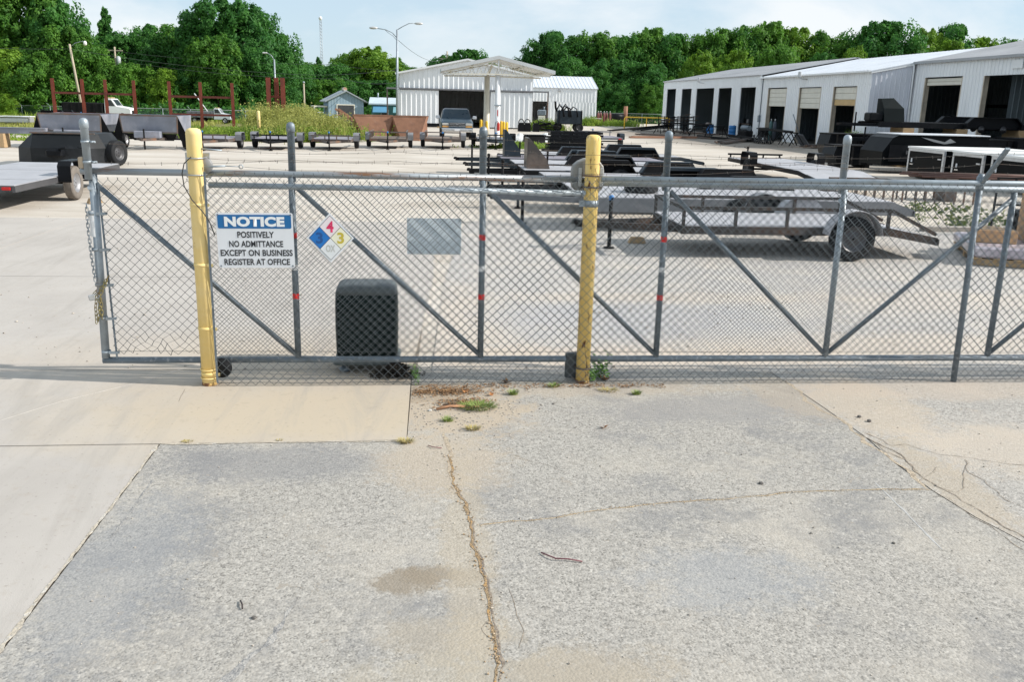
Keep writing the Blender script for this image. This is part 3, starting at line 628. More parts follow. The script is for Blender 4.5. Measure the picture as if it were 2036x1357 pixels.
sh = [(max(-.145, min(.11, x)), z) for x, z in sh]
m.loft([[Vector((x * k, yy, 1.70 + z * k)) for x, z in sh] for yy, k in ((.19, .85), (.17, 1.), (.075, 1.), (.068, .93))]); m.build('roller_guard', M('grey_guard', (.27, .265, .25), .6, .1, .15, 5), BR)
for sx in (-1, 1):
    m = MB(); m.bbox((sx * .085, .055, 1.70), (.03, .014, .15), .004); m.build('roller_plate', zc, BR)
m = MB(); ring(m, (0, 0, 1.50), .0575, .026); m.bar((-.055, -.03, 1.50), (-.10, -.04, 1.50), .006, .05); m.build('rail_band', galv, BR)
m = MB(); m.bbox((-.035, .08, .125), (.21, .05, .22), .01); m.build('roller_guard', M('dark_guard', (.06, .07, .075), .6), BR)
for z in (.13,): ubolt(BR, z, steel_br, .064, .006)

m = MB(); cpx = [(380, 312), (366, 325), (362, 345), (366, 370), (382, 398), (402, 420), (416, 440), (422, 455), (427, 468)]
m.path([atY(x, y, -.175 + .001 * i) for i, (x, y) in enumerate(cpx)], .004, 6)
ct = m; m = MB(); m.path([Vector((-1.725 + .0605 * cos(a), -.10 + .0605 * sin(a), .52 + .012 * cos(a))) for a in [pi * 1.02 + pi * i / 12 for i in range(13)]], .004, 6)
m.build('cable_tie', M('black_cable', (.012, .012, .012), .5), BL)
tag(ct.build('control_cable', M('black_cable', (.012, .012, .012), .5)), 'thin black cable looping down beside the yellow post', 'cable')

# ---- signs
FONT = None
def text_mesh(txt, w, h, bold=0.0, mat=None, parent=None, name='lettering', loc=(0, 0, 0), gap=1.0, depth=.0015):
    cu = bpy.data.curves.new('t', 'FONT'); cu.body = txt; cu.size = 1; cu.offset = bold; cu.space_character = gap; cu.resolution_u = 4
    ob = bpy.data.objects.new('t', cu); COL.objects.link(ob); bpy.context.view_layer.update()
    me = bpy.data.meshes.new_from_object(ob.evaluated_get(bpy.context.evaluated_depsgraph_get())); bpy.data.objects.remove(ob); bpy.data.curves.remove(cu)
    xs = [v.co.x for v in me.vertices]; zs = [v.co.y for v in me.vertices]; x0, x1, z0, z1 = min(xs), max(xs), min(zs), max(zs)
    for v in me.vertices: v.co = ((v.co.x - (x0 + x1) / 2) * w / (x1 - x0), -depth, (v.co.y - (z0 + z1) / 2) * h / (z1 - z0))
    me.name = name; me.materials.clear(); me.materials.append(mat); o = bpy.data.objects.new(name, me); COL.objects.link(o); o.parent = parent; o.location = loc; return o
def rrect(w, h, r, n=4):
    out = []
    for cx, cz, a0 in ((w / 2 - r, h / 2 - r, 0), (-w / 2 + r, h / 2 - r, 90), (-w / 2 + r, -h / 2 + r, 180), (w / 2 - r, -h / 2 + r, 270)):
        for i in range(n + 1): a = radians(a0 + 90 * i / n); out.append((cx + r * cos(a), cz + r * sin(a)))
    return out
swht = M('sign_white', (.74, .76, .79), .35, 0, .04, 3, patch=((.66, .68, .70), 4, .55, .75)); sblue = M('sign_blue', (.008, .135, .36), .35, 0, .06, 5); sblk = M('sign_black', (.018, .02, .025), .4)
t = thing('notice_sign', 'white notice sign with a blue heading and black lettering wired to the fence', 'sign', (-1.294, -.172, 1.186)); t.rotation_euler = (radians(2), radians(-.4), 0)
m = MB(); m.prism([(x, 0, z) for x, z in rrect(.576, .428, .014)], (0, .004, 0)); m.build('board', swht, t)
m = MB(); m.add([(x, -.0012, z + .147) for x, z in rrect(.552, .106, .012)], [tuple(range(20))[::-1]]); m.build('heading_band', sblue, t)
text_mesh('NOTICE', .452, .078, .055, M('sign_letter_white', (.82, .84, .85), .35, 0, .03), t, 'lettering', (0, 0, .147), 1.06, .0024)
for txt, w, z in (('POSITIVELY', .276, .046), ('NO ADMITTANCE', .408, -.026), ('EXCEPT ON BUSINESS', .545, -.096), ('REGISTER AT OFFICE', .498, -.167)):
    text_mesh(txt, w, .050, .028, sblk, t, 'lettering', (0.003, 0, z), 1.02, .0016)
for sx in (-1, 1):
    for sz in (-1, 1):
        m = MB(); m.lathe([(.007, -.003), (.007, 0)], (sx * .272, 0, sz * .199), 8, 'Y'); m.build('bolt', galv_d, t)
t = thing('hazard_diamond_sign', 'diamond shaped hazard sign with blue, white and cream quarters hung on the fence', 'sign', (-.7265, -.172, 1.2125))
m = MB(); m.prism([(0, 0, .193), (-.181, 0, 0), (0, 0, -.193), (.181, 0, 0)][::-1], (0, .003, 0)); m.build('board', swht, t)
def dia(cx, cz, hx, hz, y, mat, nm='quarter'):
    m = MB(); m.add([(cx, y, cz + hz), (cx - hx, y, cz), (cx, y, cz - hz), (cx + hx, y, cz)], [(0, 1, 2, 3)]); return m.build(nm, mat, t)
dia(0, 0, .164, .175, -.0009, sblk, 'border')
hx, hz = .0785, .084
for cx, cz, c, nm in ((0, .0865, (.80, .72, .74), 'faded_red'), (-.081, 0, (.01, .16, .50), 'blue'), (.081, 0, (.82, .80, .62), 'faded_yellow'), (0, -.0865, (.74, .76, .77), 'white')):
    dia(cx, cz, hx, hz, -.0018, M('diamond_' + nm, c, .4, 0, .05, 6))
for txt, cx, cz, w, h, c in (('4', 0, .088, .055, .088, (.66, .03, .12)), ('3', -.083, .0, .052, .088, (.01, .08, .27)), ('3', .079, .0, .052, .088, (.55, .44, .05)), ('OX', 0, -.082, .072, .056, (.52, .53, .50))):
    text_mesh(txt, w, h, .03, M('diamond_digit_%d' % (int(cx * 1000) + int(cz * 100)), c, .4, 0, .08, 12), t, 'lettering', (cx, 0, cz), 1, .0027)
t = thing('blank_panel', 'blank blue grey metal plate hanging on the inside of the gate mesh', 'panel', (.078, .0, 1.208))
m = MB(); m.bbox((0, 0, 0), (.432, .004, .29), .002); m.build('plate', M('blank_plate', (.62, .69, .74), .5, 0, .06, 4), t)
for sx in (-1, 1):
    m = MB(); m.tube((sx * .2, -.012, .13), (sx * .2, .006, .13), .005, 6); m.build('wire_tie', wire_m, t)

# ---- padlock, chain
brass = M('tarnished_chain', (.30, .26, .12), .4, .7, .3, 30, patch=((.20, .10, .04), 14, .5, .65))
def link(m, c, ax, rot, L=.022, W=.010, r=.0032):
    c = Vector(c); ax = Vector(ax).normalized(); s = ax.orthogonal().normalized(); s = Matrix.Rotation(rot, 3, ax) @ s
    pts = []
    for i in range(12):
        a = 2 * pi * i / 12; pts.append(c + ax * (cos(a) * W + (L - W if cos(a) > 0 else -(L - W))) + s * sin(a) * W)
    pts += pts[:2]; m.path(pts, r, 5, False)
def chain(pts, m, step=.032):
    pts = resample(pts, .004); acc = 0; k = 0
    for a, b in zip(pts[:-1], pts[1:]):
        acc += (b - a).length
        if acc >= step: acc -= step; k += 1; link(m, b, b - a, (k % 2) * pi / 2 + .3)
t = thing('padlocked_chain', 'tarnished brass chain wrapped round the gate end post', 'chain', (-2.54, -.04, .5))
m = MB(); o = Vector((-2.54, -.04, .5)); q = lambda x, y, d=-.045: atY(x, y, d) - o
chain([q(218, 545, -.03), q(212, 556), q(204, 570), q(196, 583, -.06), q(188, 590, -.06)], m); chain([q(214, 552), q(208, 568, -.06), q(200, 585, -.07), q(198, 610, -.07), q(196, 635, -.05), q(192, 640, -.05), q(190, 612, -.06), q(192, 590, -.06)], m); chain([q(199, 590, -.05), q(202, 615, -.05), q(203, 632, -.05)], m)
chain([q(183, 588, .03), q(196, 575, .045), q(212, 560, .02)], m)
m.build('links', brass, t, 'stuff')
t = thing('padlock', 'steel padlock hanging from the tarnished chain on the gate end', 'padlock', atY(183, 592, -.07)); t.rotation_euler = (0, radians(80), .3)
m = MB(); m.bbox((0, 0, 0), (.045, .024, .05), .006); m.build('body', zc, t); m = MB(); m.path([(-.014, 0, .02), (-.014, 0, .045), (-.008, 0, .056), (.008, 0, .056), (.014, 0, .045), (.014, 0, .02)], .004, 8); m.build('shackle', chrome, t)
m = MB(); o0 = Vector((-2.57, -.035, 1.45)); chain([Vector((0, 0, 0)), Vector((-.005, 0, -.2)), Vector((-.001, .0, -.4)), Vector((.012, 0, -.62))], m, .03)
o = m.build('thin_chain', galv_d); o.location = o0; tag(o, 'thin galvanised chain hanging straight down the gate end post', 'chain')

# ---- gate motor
t = thing('gate_motor', 'dark green plastic gate operator box on short legs behind the mesh', 'gate motor', (-.49, .42, 0))
grnp = M('dark_green_plastic', (.006, .013, .013), .6, 0, .15, 6, .15, 160, spec=.15); grnl = M('lit_top_plastic', (.075, .09, .095), .6, 0, .15, 5, .1, 120)  # lid plastic lightened: daylight on the top is put into its colour
def sup(w, d, z, p=6., n=40):
    out = []
    for i in range(n):
        a = 2 * pi * i / n; c_, s_ = cos(a), sin(a)
        out.append(Vector((w * math.copysign(abs(c_) ** (2 / p), c_), d * math.copysign(abs(s_) ** (2 / p), s_), z)))
    return out
m = MB(); m.loft([sup(.250, .20, .10, 9), sup(.257, .205, .115, 9), sup(.257, .205, .135, 9), sup(.250, .20, .14, 9), sup(.258, .205, .16, 9), sup(.262, .207, .40, 9), sup(.260, .205, .58, 9), sup(.256, .20, .675, 9)], True, True); m.build('cover', grnp, t)
m = MB(); m.loft([sup(.256, .20, .672, 9), sup(.252, .198, .70, 8), sup(.243, .19, .725, 7), sup(.225, .178, .742, 6), sup(.15, .13, .752, 5), sup(.08, .07, .755, 4)], True, True); m.build('lid', grnl, t)
m = MB(); m.bbox((0, 0, .085), (.56, .46, .03), .008); m.build('base_plate', M('motor_base', (.10, .12, .12), .6, .2), t)
for sx in (-1, 1):
    for sy in (-1, 1):
        m = MB(); m.lathe([(.045, 0), (.045, .03), (.025, .035), (.025, .075)], (sx * .19, sy * .15, 0), 10); m.build('leg', galv_d, t)
m = MB()
for _ in range(420):
    x, y = RND.gauss(-.24, .08), RND.gauss(.12, .06)
    leaf(m, (x, y, .004 + max(0, .13 - abs(x + .24) * .8) * RND.random()), RND.uniform(.012, .03), RND.uniform(0, 6.3), RND.uniform(.2, 1), RND.uniform(-1.2, 1.2))
tag(m.build('leaf_heap', M('black_leaf', (.035, .028, .02), .9, 0, .4, 20)), 'heap of blackened leaves beside the gate motor foot', 'leaves', kind='stuff')
# ------------------------------------------------------------------ buildings
def roof_sheet(m, e0, e1, r0, r1, pitch=.6, depth=.04, th=.06):
    """ribbed roof sheet: eave e0->e1, ridge r0->r1, ribs running up the slope"""
    e0, e1, r0, r1 = map(Vector, (e0, e1, r0, r1)); nrm = (e1 - e0).cross(r0 - e0).normalized()
    if nrm.z < 0: nrm = -nrm
    n = max(2, int((e1 - e0).length / pitch)); lo = []; hi = []
    for k in range(n):
        for t, h in ((0, 0), (.80, 0), (.84, 1), (.96, 1)):
            f = (k + t) / n; lo.append(e0.lerp(e1, f) + nrm * h * depth); hi.append(r0.lerp(r1, f) + nrm * h * depth)
    lo.append(e1.copy()); hi.append(r1.copy()); q = len(lo)
    vs = lo + hi; fs = [(i, i + 1, q + i + 1, q + i) for i in range(q - 1)]
    d = nrm * th; lo2 = [e0 - d, e1 - d, r1 - d, r0 - d]
    m.add(vs, fs); m.add(lo2, [(0, 1, 2, 3)]); m.add([e0, e1, e1 - d, e0 - d], [(0, 1, 2, 3)]); m.add([e0, r0, r0 - d, e0 - d], [(0, 1, 2, 3)]); m.add([e1, r1, r1 - d, e1 - d], [(0, 1, 2, 3)])
    return m
# ---- white hangar with sliding doors
HY = 73.; t = thing('hangar', 'white ribbed metal hangar with its wide sliding doors standing open', 'building', (3.65, HY, 0)); o_ = Vector((3.65, HY, 0))
xl, xr, xm = -5.75, 5.75, .05; ez, az = 4.40, 5.62
gz = lambda f: ez + (az - ez) * (1 - abs(2 * f - 1))
m = MB(); m.ribs((xl, 0), (xr, 0), 3.12, gz, (0, -1, 0), .42, .045); m.build('front_wall', wht, t)
m = MB(); m.ribs((xl, 19), (xl, 0), 0, ez, (-1, 0, 0), .42, .045); m.build('side_wall', wht, t)
m = MB(); m.ribs((xr, 0), (xr, 19), 0, ez, (1, 0, 0), .42, .045); m.build('side_wall', wht, t)
m = MB(); m.ribs((xl, 19), (xr, 19), 0, gz, (0, 1, 0), .42, .045); m.build('back_wall', wht, t)
m = MB(); roof_sheet(m, (xl - .35, -.25, ez - .03), (xl - .35, 19.2, ez - .03), (xm, -.25, az + .06), (xm, 19.2, az + .06)); m.build('roof', roofw, t)
m = MB(); roof_sheet(m, (xr + .35, -.25, ez - .03), (xr + .35, 19.2, ez - .03), (xm, -.25, az + .06), (xm, 19.2, az + .06)); m.build('roof', roofw, t)
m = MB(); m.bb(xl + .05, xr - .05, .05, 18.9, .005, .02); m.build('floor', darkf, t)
for x0, x1 in ((xl - .25, -2.42), (2.05, xr - .05)):
    m = MB(); m.ribs((x0, -.22), (x1, -.22), .08, 3.06, (0, -1, 0), .42, .045); m.bb(x0, x1, -.215, -.16, .08, .14); m.bb(x0, x1, -.215, -.16, 3.0, 3.06); m.bb(x1 - .05, x1, -.215, -.16, .15, 2.99); m.bb(x0, x0 + .05, -.215, -.16, .15, 2.99); m.build('sliding_door', wht, t)
m = MB(); m.bb(xl - 1.1, xr + 1.35, -.33, -.05, 3.10, 3.23); m.build('door_track', M('track_steel', (.20, .20, .21), .5, .4), t)
m = MB(); m.bar((xl - 1.05, -.2, 0), (xl - 1.05, -.2, 3.1), .12, .12); m.build('track_post', steel_br, t)
m = MB(); m.bar((xr + 1.3, -.2, 0), (xr + 1.3, -.2, 3.1), .10, .10); m.build('track_post', steel_br, t)
m = MB(); m.bar((xl - .36, -.28, ez - .02), (xm, -.28, az + .07), .06, .14); m.bar((xm, -.28, az + .07), (xr + .36, -.28, ez - .02), .06, .14); m.build('rake_trim', white, t)
# ---- annex
t = thing('annex', 'smaller white ribbed metal building with a gable roof beyond the hangar', 'building', (15.6, 100, 0)); xl, xr = -5.2, 4.5
m = MB(); m.ribs((xl, 0), (xr, 0), 2.42, 4.0, (0, -1, 0), .38, .04); m.ribs((xl, 0), (-3.2, 0), 0, 2.42, (0, -1, 0), .38, .04); m.ribs((-1.25, 0), (xr, 0), 0, 2.42, (0, -1, 0), .38, .04); m.build('front_wall', wht, t)
gz2 = lambda f: 4.0 + 1.35 * (1 - abs(2 * f - 1))
m = MB(); m.ribs((xr, 0), (xr, 9), 0, gz2, (1, 0, 0), .38, .04); m.build('side_wall', wht, t)
m = MB(); m.ribs((xl, 0), (xl, 9), 0, gz2, (-1, 0, 0), .38, .04); m.build('side_wall', wht, t)
m = MB(); m.ribs((xl, 9), (xr, 9), 0, 4.0, (0, 1, 0), .38, .04); m.build('back_wall', wht, t)
m = MB(); roof_sheet(m, (xl - .1, -.15, 3.98), (xr + .12, -.15, 3.98), (xl - .1, 4.5, 5.42), (xr + .12, 4.5, 5.42), .42); m.build('roof', roofw, t)
m = MB(); roof_sheet(m, (xl - .1, 9.15, 3.98), (xr + .12, 9.15, 3.98), (xl - .1, 4.5, 5.42), (xr + .12, 4.5, 5.42), .42); m.build('roof', roofw, t)
m = MB(); m.bbox((.05, -.12, 3.68), (.3, .16, .22), .03); m.build('wall_light', M('lamp_housing', (.35, .36, .37), .5), t)
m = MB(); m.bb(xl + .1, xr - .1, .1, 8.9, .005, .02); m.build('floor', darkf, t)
# ---- long workshop on the right, three sections
t = thing('workshop', 'long white metal workshop with a row of tall open bays and half raised doors', 'building', (25.5, 44.05, 0))
def front(X, y0, y1, eave, ops, nm='front_wall', mat=wht, jd=.30, jm=None):
    """wall in the plane x = X from y0 to y1 (y0 < y1), with openings (ya, yb, top)"""
    m = MB(); edges = sorted(ops); top = max(o[2] for o in ops) + .02
    m.ribs((X, y1), (X, y0), top, eave, (-1, 0, 0), .30, .03)
    y = y0
    for a, b, zt in edges + [(y1, y1, 0)]:
        if a - y > .02: m.ribs((X, a), (X, y), 0, top, (-1, 0, 0), .30, .03)
        y = b
    m.build(nm, mat, t)
    for a, b, zt in edges:
        for yy, s in ((a, 1), (b, -1)):
            j = MB(); j.bb(X + .03, X + jd, yy - .02 * (s > 0) , yy + .02 * (s < 0) , 0, zt); j.bb(X - .01, X + .03, yy + s * .001, yy + s * .07, 0, zt); j.build('jamb', jm or M('jamb_tan', (.52, .45, .36), .7, 0, .2, 2), t)
        if zt < top - .03:
            j = MB(); j.ribs((X, b), (X, a), zt, top, (-1, 0, 0), .30, .03); j.build('lintel', mat, t)
o1 = [(41.27, 44.85, 3.95), (35.75, 39.24, 3.92), (28.78, 34.25, 3.9), (24.07, 27.65, 3.86), (18.43, 21.98, 3.84)]
o2 = [(12.33, 15.9, 3.72), (6.6, 10.13, 3.70), (1.63, 4.82, 3.68)]
front(0, 17.46, 46.25, 4.75, o1, jd=.09, jm=wht); front(0, 0, 17.44, 4.50, o2)
o3 = [(-4.86, -1.19, 4.14), (-11.0, -6.70, 4.12), (-17.5, -13., 4.12)]
front(2.55, -22, 0, 5.02, o3)
m = MB(); m.ribs((0, 0), (2.52, 0), 0, 4.5, (0, -1, 0), .30, .03, 4.98); m.build('end_wall', M('shaded_white_sheet', (.64, .66, .72), .45, .1, .06, .8, patch=((.46, .47, .53), .6, .5, .72), stretch=(1, 1, .35)), t)  # white sheet with this wall's shade put in as a darker, bluer tone
gz3 = lambda f: 4.72 + 1.5 * (1 - abs(2 * f - 1))
m = MB(); m.ribs((0, 46.25), (15, 46.25), 0, gz3, (0, 1, 0), .30, .03); m.build('end_wall', wht, t)
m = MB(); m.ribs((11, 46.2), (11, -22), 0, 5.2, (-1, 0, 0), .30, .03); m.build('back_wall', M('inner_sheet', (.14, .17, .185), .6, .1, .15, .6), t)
m = MB(); m.ribs((15, -22), (15, 46.2), 0, 4.7, (1, 0, 0), .30, .03); m.build('back_wall', wht, t)
m = MB(); m.ribs((2.6, -22), (15, -22), 0, 5.0, (0, -1, 0), .3, .03); m.build('end_wall', wht, t)
for z in (1.35, 2.75):
    m = MB(); m.bb(10.8, 10.95, -21.9, 46.1, z - .1, z + .1); m.build('girt', blackm, t)
m = MB(); m.bb(.3, 10.9, 46.05, 46.12, .02, 4.7); m.build('shade_liner', MATS['inner_sheet'], t)  # added dark sheet hiding the white end wall, to stop its bounce light
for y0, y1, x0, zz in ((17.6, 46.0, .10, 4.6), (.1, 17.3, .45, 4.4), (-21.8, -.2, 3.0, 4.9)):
    m = MB(); m.bb(x0, x0 + .03, y0, y1, 4.2 if x0 > .3 else 3.98, zz); m.build('shade_liner', MATS['inner_sheet'], t)  # added dark strips behind the white front wall, to keep the bays dim
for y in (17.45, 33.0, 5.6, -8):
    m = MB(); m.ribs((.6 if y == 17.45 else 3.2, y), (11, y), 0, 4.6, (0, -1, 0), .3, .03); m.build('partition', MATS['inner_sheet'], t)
m = MB(); roof_sheet(m, (-.12, 17.5, 4.73), (-.12, 46.4, 4.73), (7.4, 17.5, 6.2), (7.4, 46.4, 6.2), .6, .03); m.build('roof', roofm, t)
m = MB(); roof_sheet(m, (15.2, 17.5, 4.73), (15.2, 46.4, 4.73), (7.4, 17.5, 6.2), (7.4, 46.4, 6.2), .6, .03); m.build('roof', roofm, t)
m = MB(); roof_sheet(m, (-.15, -.1, 4.50), (-.15, 17.52, 4.50), (7.4, -.1, 6.02), (7.4, 17.52, 6.02), .45, .05); m.build('roof', roofw, t)
m = MB(); roof_sheet(m, (15.2, -.1, 4.50), (15.2, 17.52, 4.50), (7.4, -.1, 6.02), (7.4, 17.52, 6.02), .45, .05); m.build('roof', roofw, t)
m = MB(); roof_sheet(m, (2.42, -22, 5.02), (2.42, -.08, 5.02), (9.0, -22, 6.45), (9.0, -.08, 6.45), .6, .03); m.build('roof', roofm, t)
m = MB(); roof_sheet(m, (15.6, -22, 5.02), (15.6, -.08, 5.02), (9.0, -22, 6.45), (9.0, -.08, 6.45), .6, .03); m.build('roof', roofm, t)
m = MB(); m.prism([(2.56, -.06, 4.99), (9.0, -.06, 6.42), (7.4, -.06, 5.98)], (0, .04, 0)); m.build('gable_trim', roofw, t)
m = MB(); m.bar((-.2, -.1, 4.47), (-.2, 17.5, 4.47), .07, .1); m.build('gutter', white, t)
m = MB(); m.bar((-.1, -.06, 4.43), (2.5, -.06, 4.95), .06, .16); m.build('rake_trim', white, t)
m = MB(); m.bar((2.38, -22, 4.98), (2.38, -.05, 4.98), .08, .14); m.build('gutter', roofm, t)
m = MB(); m.path([(2.38, -.12, 4.95), (2.38, -.14, 4.5), (2.45, -.14, 0.05)], .05, 8); m.build('downpipe', wht, t)
m = MB(); m.path([(-.05, 17.0, 4.6), (-.06, 17.0, 4.0), (-.06, 17.0, .2)], .04, 8); m.bbox((-.1, 17., 1.5), (.16, .3, .5), .02); m.build('conduit', galv_d, t)
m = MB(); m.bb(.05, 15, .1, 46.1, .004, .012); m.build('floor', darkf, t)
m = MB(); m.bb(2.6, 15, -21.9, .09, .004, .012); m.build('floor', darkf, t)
def rollup(a, b, z0, z1, X=.12, bottom=wht2):
    d = MB(); n = max(2, int((z1 - z0) / .28)); h = (z1 - z0) / n
    p = thing_part = None
    base = MB(); base.bb(X + .04, X + .06, a, b, z0, z1); dr = base.build('raised_door', wht2, t)
    for k in range(n):
        q = MB(); q.bbox((X + .015, (a + b) / 2, z0 + (k + .5) * h), (.05, b - a - .02, h - .025), .008); q.build('door_panel', wht2 if k else bottom, dr)
tn = M('weathered_door_bottom', (.55, .38, .18), .7, 0, .15, 3)
rollup(12.4, 15.85, 2.43, 3.68); rollup(6.66, 10.07, 2.33, 3.66); rollup(1.7, 4.75, 2.55, 3.64, bottom=tn); rollup(-4.8, -1.25, 3.72, 4.1, 2.67)
m = MB(); m.bb(2.48, 2.50, -9.7, -8.9, 4.4, 4.8); m.build('wall_plate', white, t)
for y, z in ((32.0, 4.35), (9.0, 4.2)):
    m = MB(); m.path([(0, y, z), (-.45, y - .05, z + .05), (-.5, y, z + .12)], .03, 6); m.bbox((-.52, y + .1, z + .3), (.16, .28, .42), .04); m.build('flood_light', M('flood_grey', (.5, .51, .52), .4, .3), t)
# ---- fuel canopy
t = thing('fuel_canopy', 'pale gabled steel canopy on two round columns in front of the hangar', 'canopy', (4.42, 51, 0))
for s in (-1, 1):
    m = MB(); m.prism([(0, -2.6, 4.72), (s * 3.42, -2.6, 3.93), (s * 3.42, -2.6, 4.13), (0, -2.6, 4.92)], (0, 5.0, 0)); m.build('roof_slope', M('canopy_fascia', (.56, .58, .585), .5, .1, .06, 1), t)
    for y in (-2.45, 2.2):
        m = MB(); m.bar((0, y, 3.85), (s * 3.15, y, 3.80), .06, .08); m.bar((0, y, 4.64), (s * 3.25, y, 3.90), .06, .06)
        for k in range(6):
            x0, x1 = s * (.15 + k * .48), s * (.39 + k * .48); zt = lambda x: 4.66 - abs(x) * .232
            m.bar((x0, y, 3.86), (x1, y, zt(x1)), .025, .025); m.bar((x1, y, zt(x1)), (x1 + s * .24, y, 3.86), .025, .025)
        m.build('truss', wht2, t)
    m = MB(); m.bar((s * 1.5, -2.4, 4.30), (s * 1.5, 2.3, 4.30), .06, .1); m.build('purlin', wht2, t)
    m = MB(); m.bar((s * 2.8, -2.4, 3.98), (s * 2.8, 2.3, 3.98), .06, .1); m.build('purlin', wht2, t)
m = MB(); m.lathe([(.19, 0), (.17, .1), (.155, 3.85)], (.0, -2.2, 0), 16); m.tube((0, -2.3, 3.8), (0, -2.45, 4.65), .05, 8); m.build('column', white, t)
m = MB(); m.lathe([(.21, 0), (.2, 1.), (.17, 3.85)], (-.4, 1.6, 0), 16); m.bar((-.4, 1.6, 3.8), (-.1, 1.8, 4.5), .12, .12); m.build('column', wht2, t)
m = MB(); m.bbox((.0, -2.42, 2.05), (.42, .12, .09), .02); m.build('bracket', galv, t)
m = MB(); m.bb(-.085, .085, -2.42, -2.41, 1.35, 1.85); s_ = m.build('sign_plate', white, t)
m = MB(); m.bb(-.03, .03, -2.424, -2.421, 1.42, 1.78); m.build('sign_mark', M('red_print', (.5, .05, .05), .5), s_)
fe = thing('fire_extinguisher', 'red fire extinguisher hanging on the front canopy column', 'fire extinguisher', (4.47, 48.5, .55)); m = MB(); m.lathe([(.06, 0), (.085, .02), (.085, .42), (.06, .49), (.03, .52)], n=14); m.build('cylinder', M('extinguisher_red', (.5, .03, .02), .35), fe); m = MB(); m.path([(0, 0, .5), (-.05, -.02, .58), (-.16, -.02, .5), (-.22, -.02, .2), (-.2, 0, -.1), (-.25, 0, -.35)], .015, 6); m.build('hose', rubber, fe)
for k, (px, py) in enumerate([(956, 270), (962, 272), (967, 275), (996, 274), (1001, 276), (1007, 278)]):
    p = G(px, py); o = thing('guard_post', 'yellow guard post %s of the fuel canopy columns' % ('on the pickup truck side' if k < 3 else 'on the white tarpaulin side'), 'guard post', p, 0, 'yellow guard posts by the canopy')
    m = MB(); m.lathe([(.085, 0), (.085, 1.0), (.07, 1.05), (.03, 1.07)], n=14); m.build('pipe', yellow2, o)
p = G(516, 276); o = thing('guard_post', 'tall pale yellow post standing in the weeds by the red posts', 'guard post', p); m = MB(); m.lathe([(.09, 0), (.09, 1.42), (.07, 1.46), (.03, 1.48)], n=14); m.build('pipe', yellow, o)
# ---- shed
t = thing('garden_shed', 'small blue grey boarded shed with a vent drum on its ridge', 'shed', (-6.65, 73.0, -.1), radians(14))
shm = M('blue_grey_boards', (.25, .35, .43), .75, 0, .2, 2, patch=((.38, .47, .53), 1.5, .5, .7), stretch=(6, 6, .6)); 
gs = lambda f: 2.12 + .75 * (1 - abs(2 * f - 1))
m = MB(); m.ribs((-1.5, 0), (1.5, 0), 0, gs, (0, -1, 0), .25, .02, profile=((0, 0), (.9, 0), (.92, -1), (.98, -1))); m.build('front_wall', shm, t)
m = MB(); m.ribs((1.5, 0), (1.5, 3), 0, 2.12, (1, 0, 0), .25, .02); m.build('side_wall', white, t)  # sunward side of the blue grey shed, its sunlight put in as white
m = MB(); m.ribs((-1.5, 3), (-1.5, 0), 0, 2.12, (-1, 0, 0), .25, .02); m.build('side_wall', shm, t)
m = MB(); m.ribs((1.5, 3), (-1.5, 3), 0, gs, (0, 1, 0), .25, .02); m.build('back_wall', shm, t)
for s in (-1, 1):
    m = MB(); m.prism([(0, -.25, 2.88), (s * 1.8, -.25, 1.98), (s * 1.8, -.25, 2.07), (0, -.25, 2.98)], (0, 3.5, 0)); m.build('roof', M('shed_roof', (.33, .37, .39), .6, .2, .12, 1), t)
m = MB(); m.tube((0, .3, 3.07), (0, 1.3, 3.07), .16, 12); dr = m.build('vent_drum', M('rusty_drum', (.55, .50, .44), .6, 0, .15, 3, patch=((.42, .17, .08), 2.5, .5, .6)), t)
m = MB(); m.bb(-.75, .65, -.03, -.005, .05, 1.75); d_ = m.build('door', M('doorway_shade', (.05, .055, .06), .8, 0, .3, 2), t)  # flat dark panel standing in for the shade inside the open doorway
for x0, x1, z0, z1 in ((-.83, -.75, 0, 1.83), (.65, .73, 0, 1.83), (-.75, .65, 1.75, 1.83)):
    m = MB(); m.bb(x0, x1, -.045, -.005, z0, z1); m.build('door_frame', wht2, d_)
m = MB(); m.bb(-2.7, -1.55, .3, 2.2, 1.55, 1.66); m.bar((-2.65, .35, 0), (-2.65, .35, 1.55), .08, .08); m.bar((-2.65, 2.1, 0), (-2.65, 2.1, 1.55), .08, .08); m.build('lean_to', wht2, t)
# ---- house beyond
t = thing('mobile_home', 'long low white roofed house with teal awnings behind the shed', 'house', (-2.2, 96, -.6))
m = MB(); m.bb(-3.6, 4, 0, 5, 0, 2.2); m.build('wall', M('teal_wall', (.10, .27, .27), .7, 0, .15, 1), t)
m = MB(); m.prism([(-3.9, -.3, 2.2), (-3.9, -.3, 2.35), (-3.9, 2.5, 3.0), (-3.9, 5.3, 2.35), (-3.9, 5.3, 2.2)], (8, 0, 0)); m.build('roof', M('pale_blue_roof', (.50, .58, .62), .5, .1, .08, 1), t)
for x0, c in ((-3.4, (.08, .24, .38)), (-1.2, (.16, .34, .38)), (.5, (.20, .36, .38))):
    m = MB(); m.prism([(x0, -.05, 2.1), (x0, -1.7, 1.45), (x0, -1.7, 1.38), (x0, -.05, 2.0)], (1.5, 0, 0)); m.build('awning', M('awning_%d' % int(x0 * 10), c, .6, 0, .1, 2), t)
for x0 in (-2.6, .3, 1.9):
    m = MB(); m.bb(x0, x0 + .9, -.04, -.005, .9, 1.7); w_ = m.build('window', white, t); m = MB(); m.bb(x0 + .08, x0 + .82, -.055, -.042, .98, 1.62); m.build('pane', glass_d, w_)
for x0 in (-3.0, -.9, 1.6):
    m = MB(); m.tube((x0, 2.5, 2.9), (x0, 2.5, 3.5), .08, 8); m.build('roof_vent', galv, t)
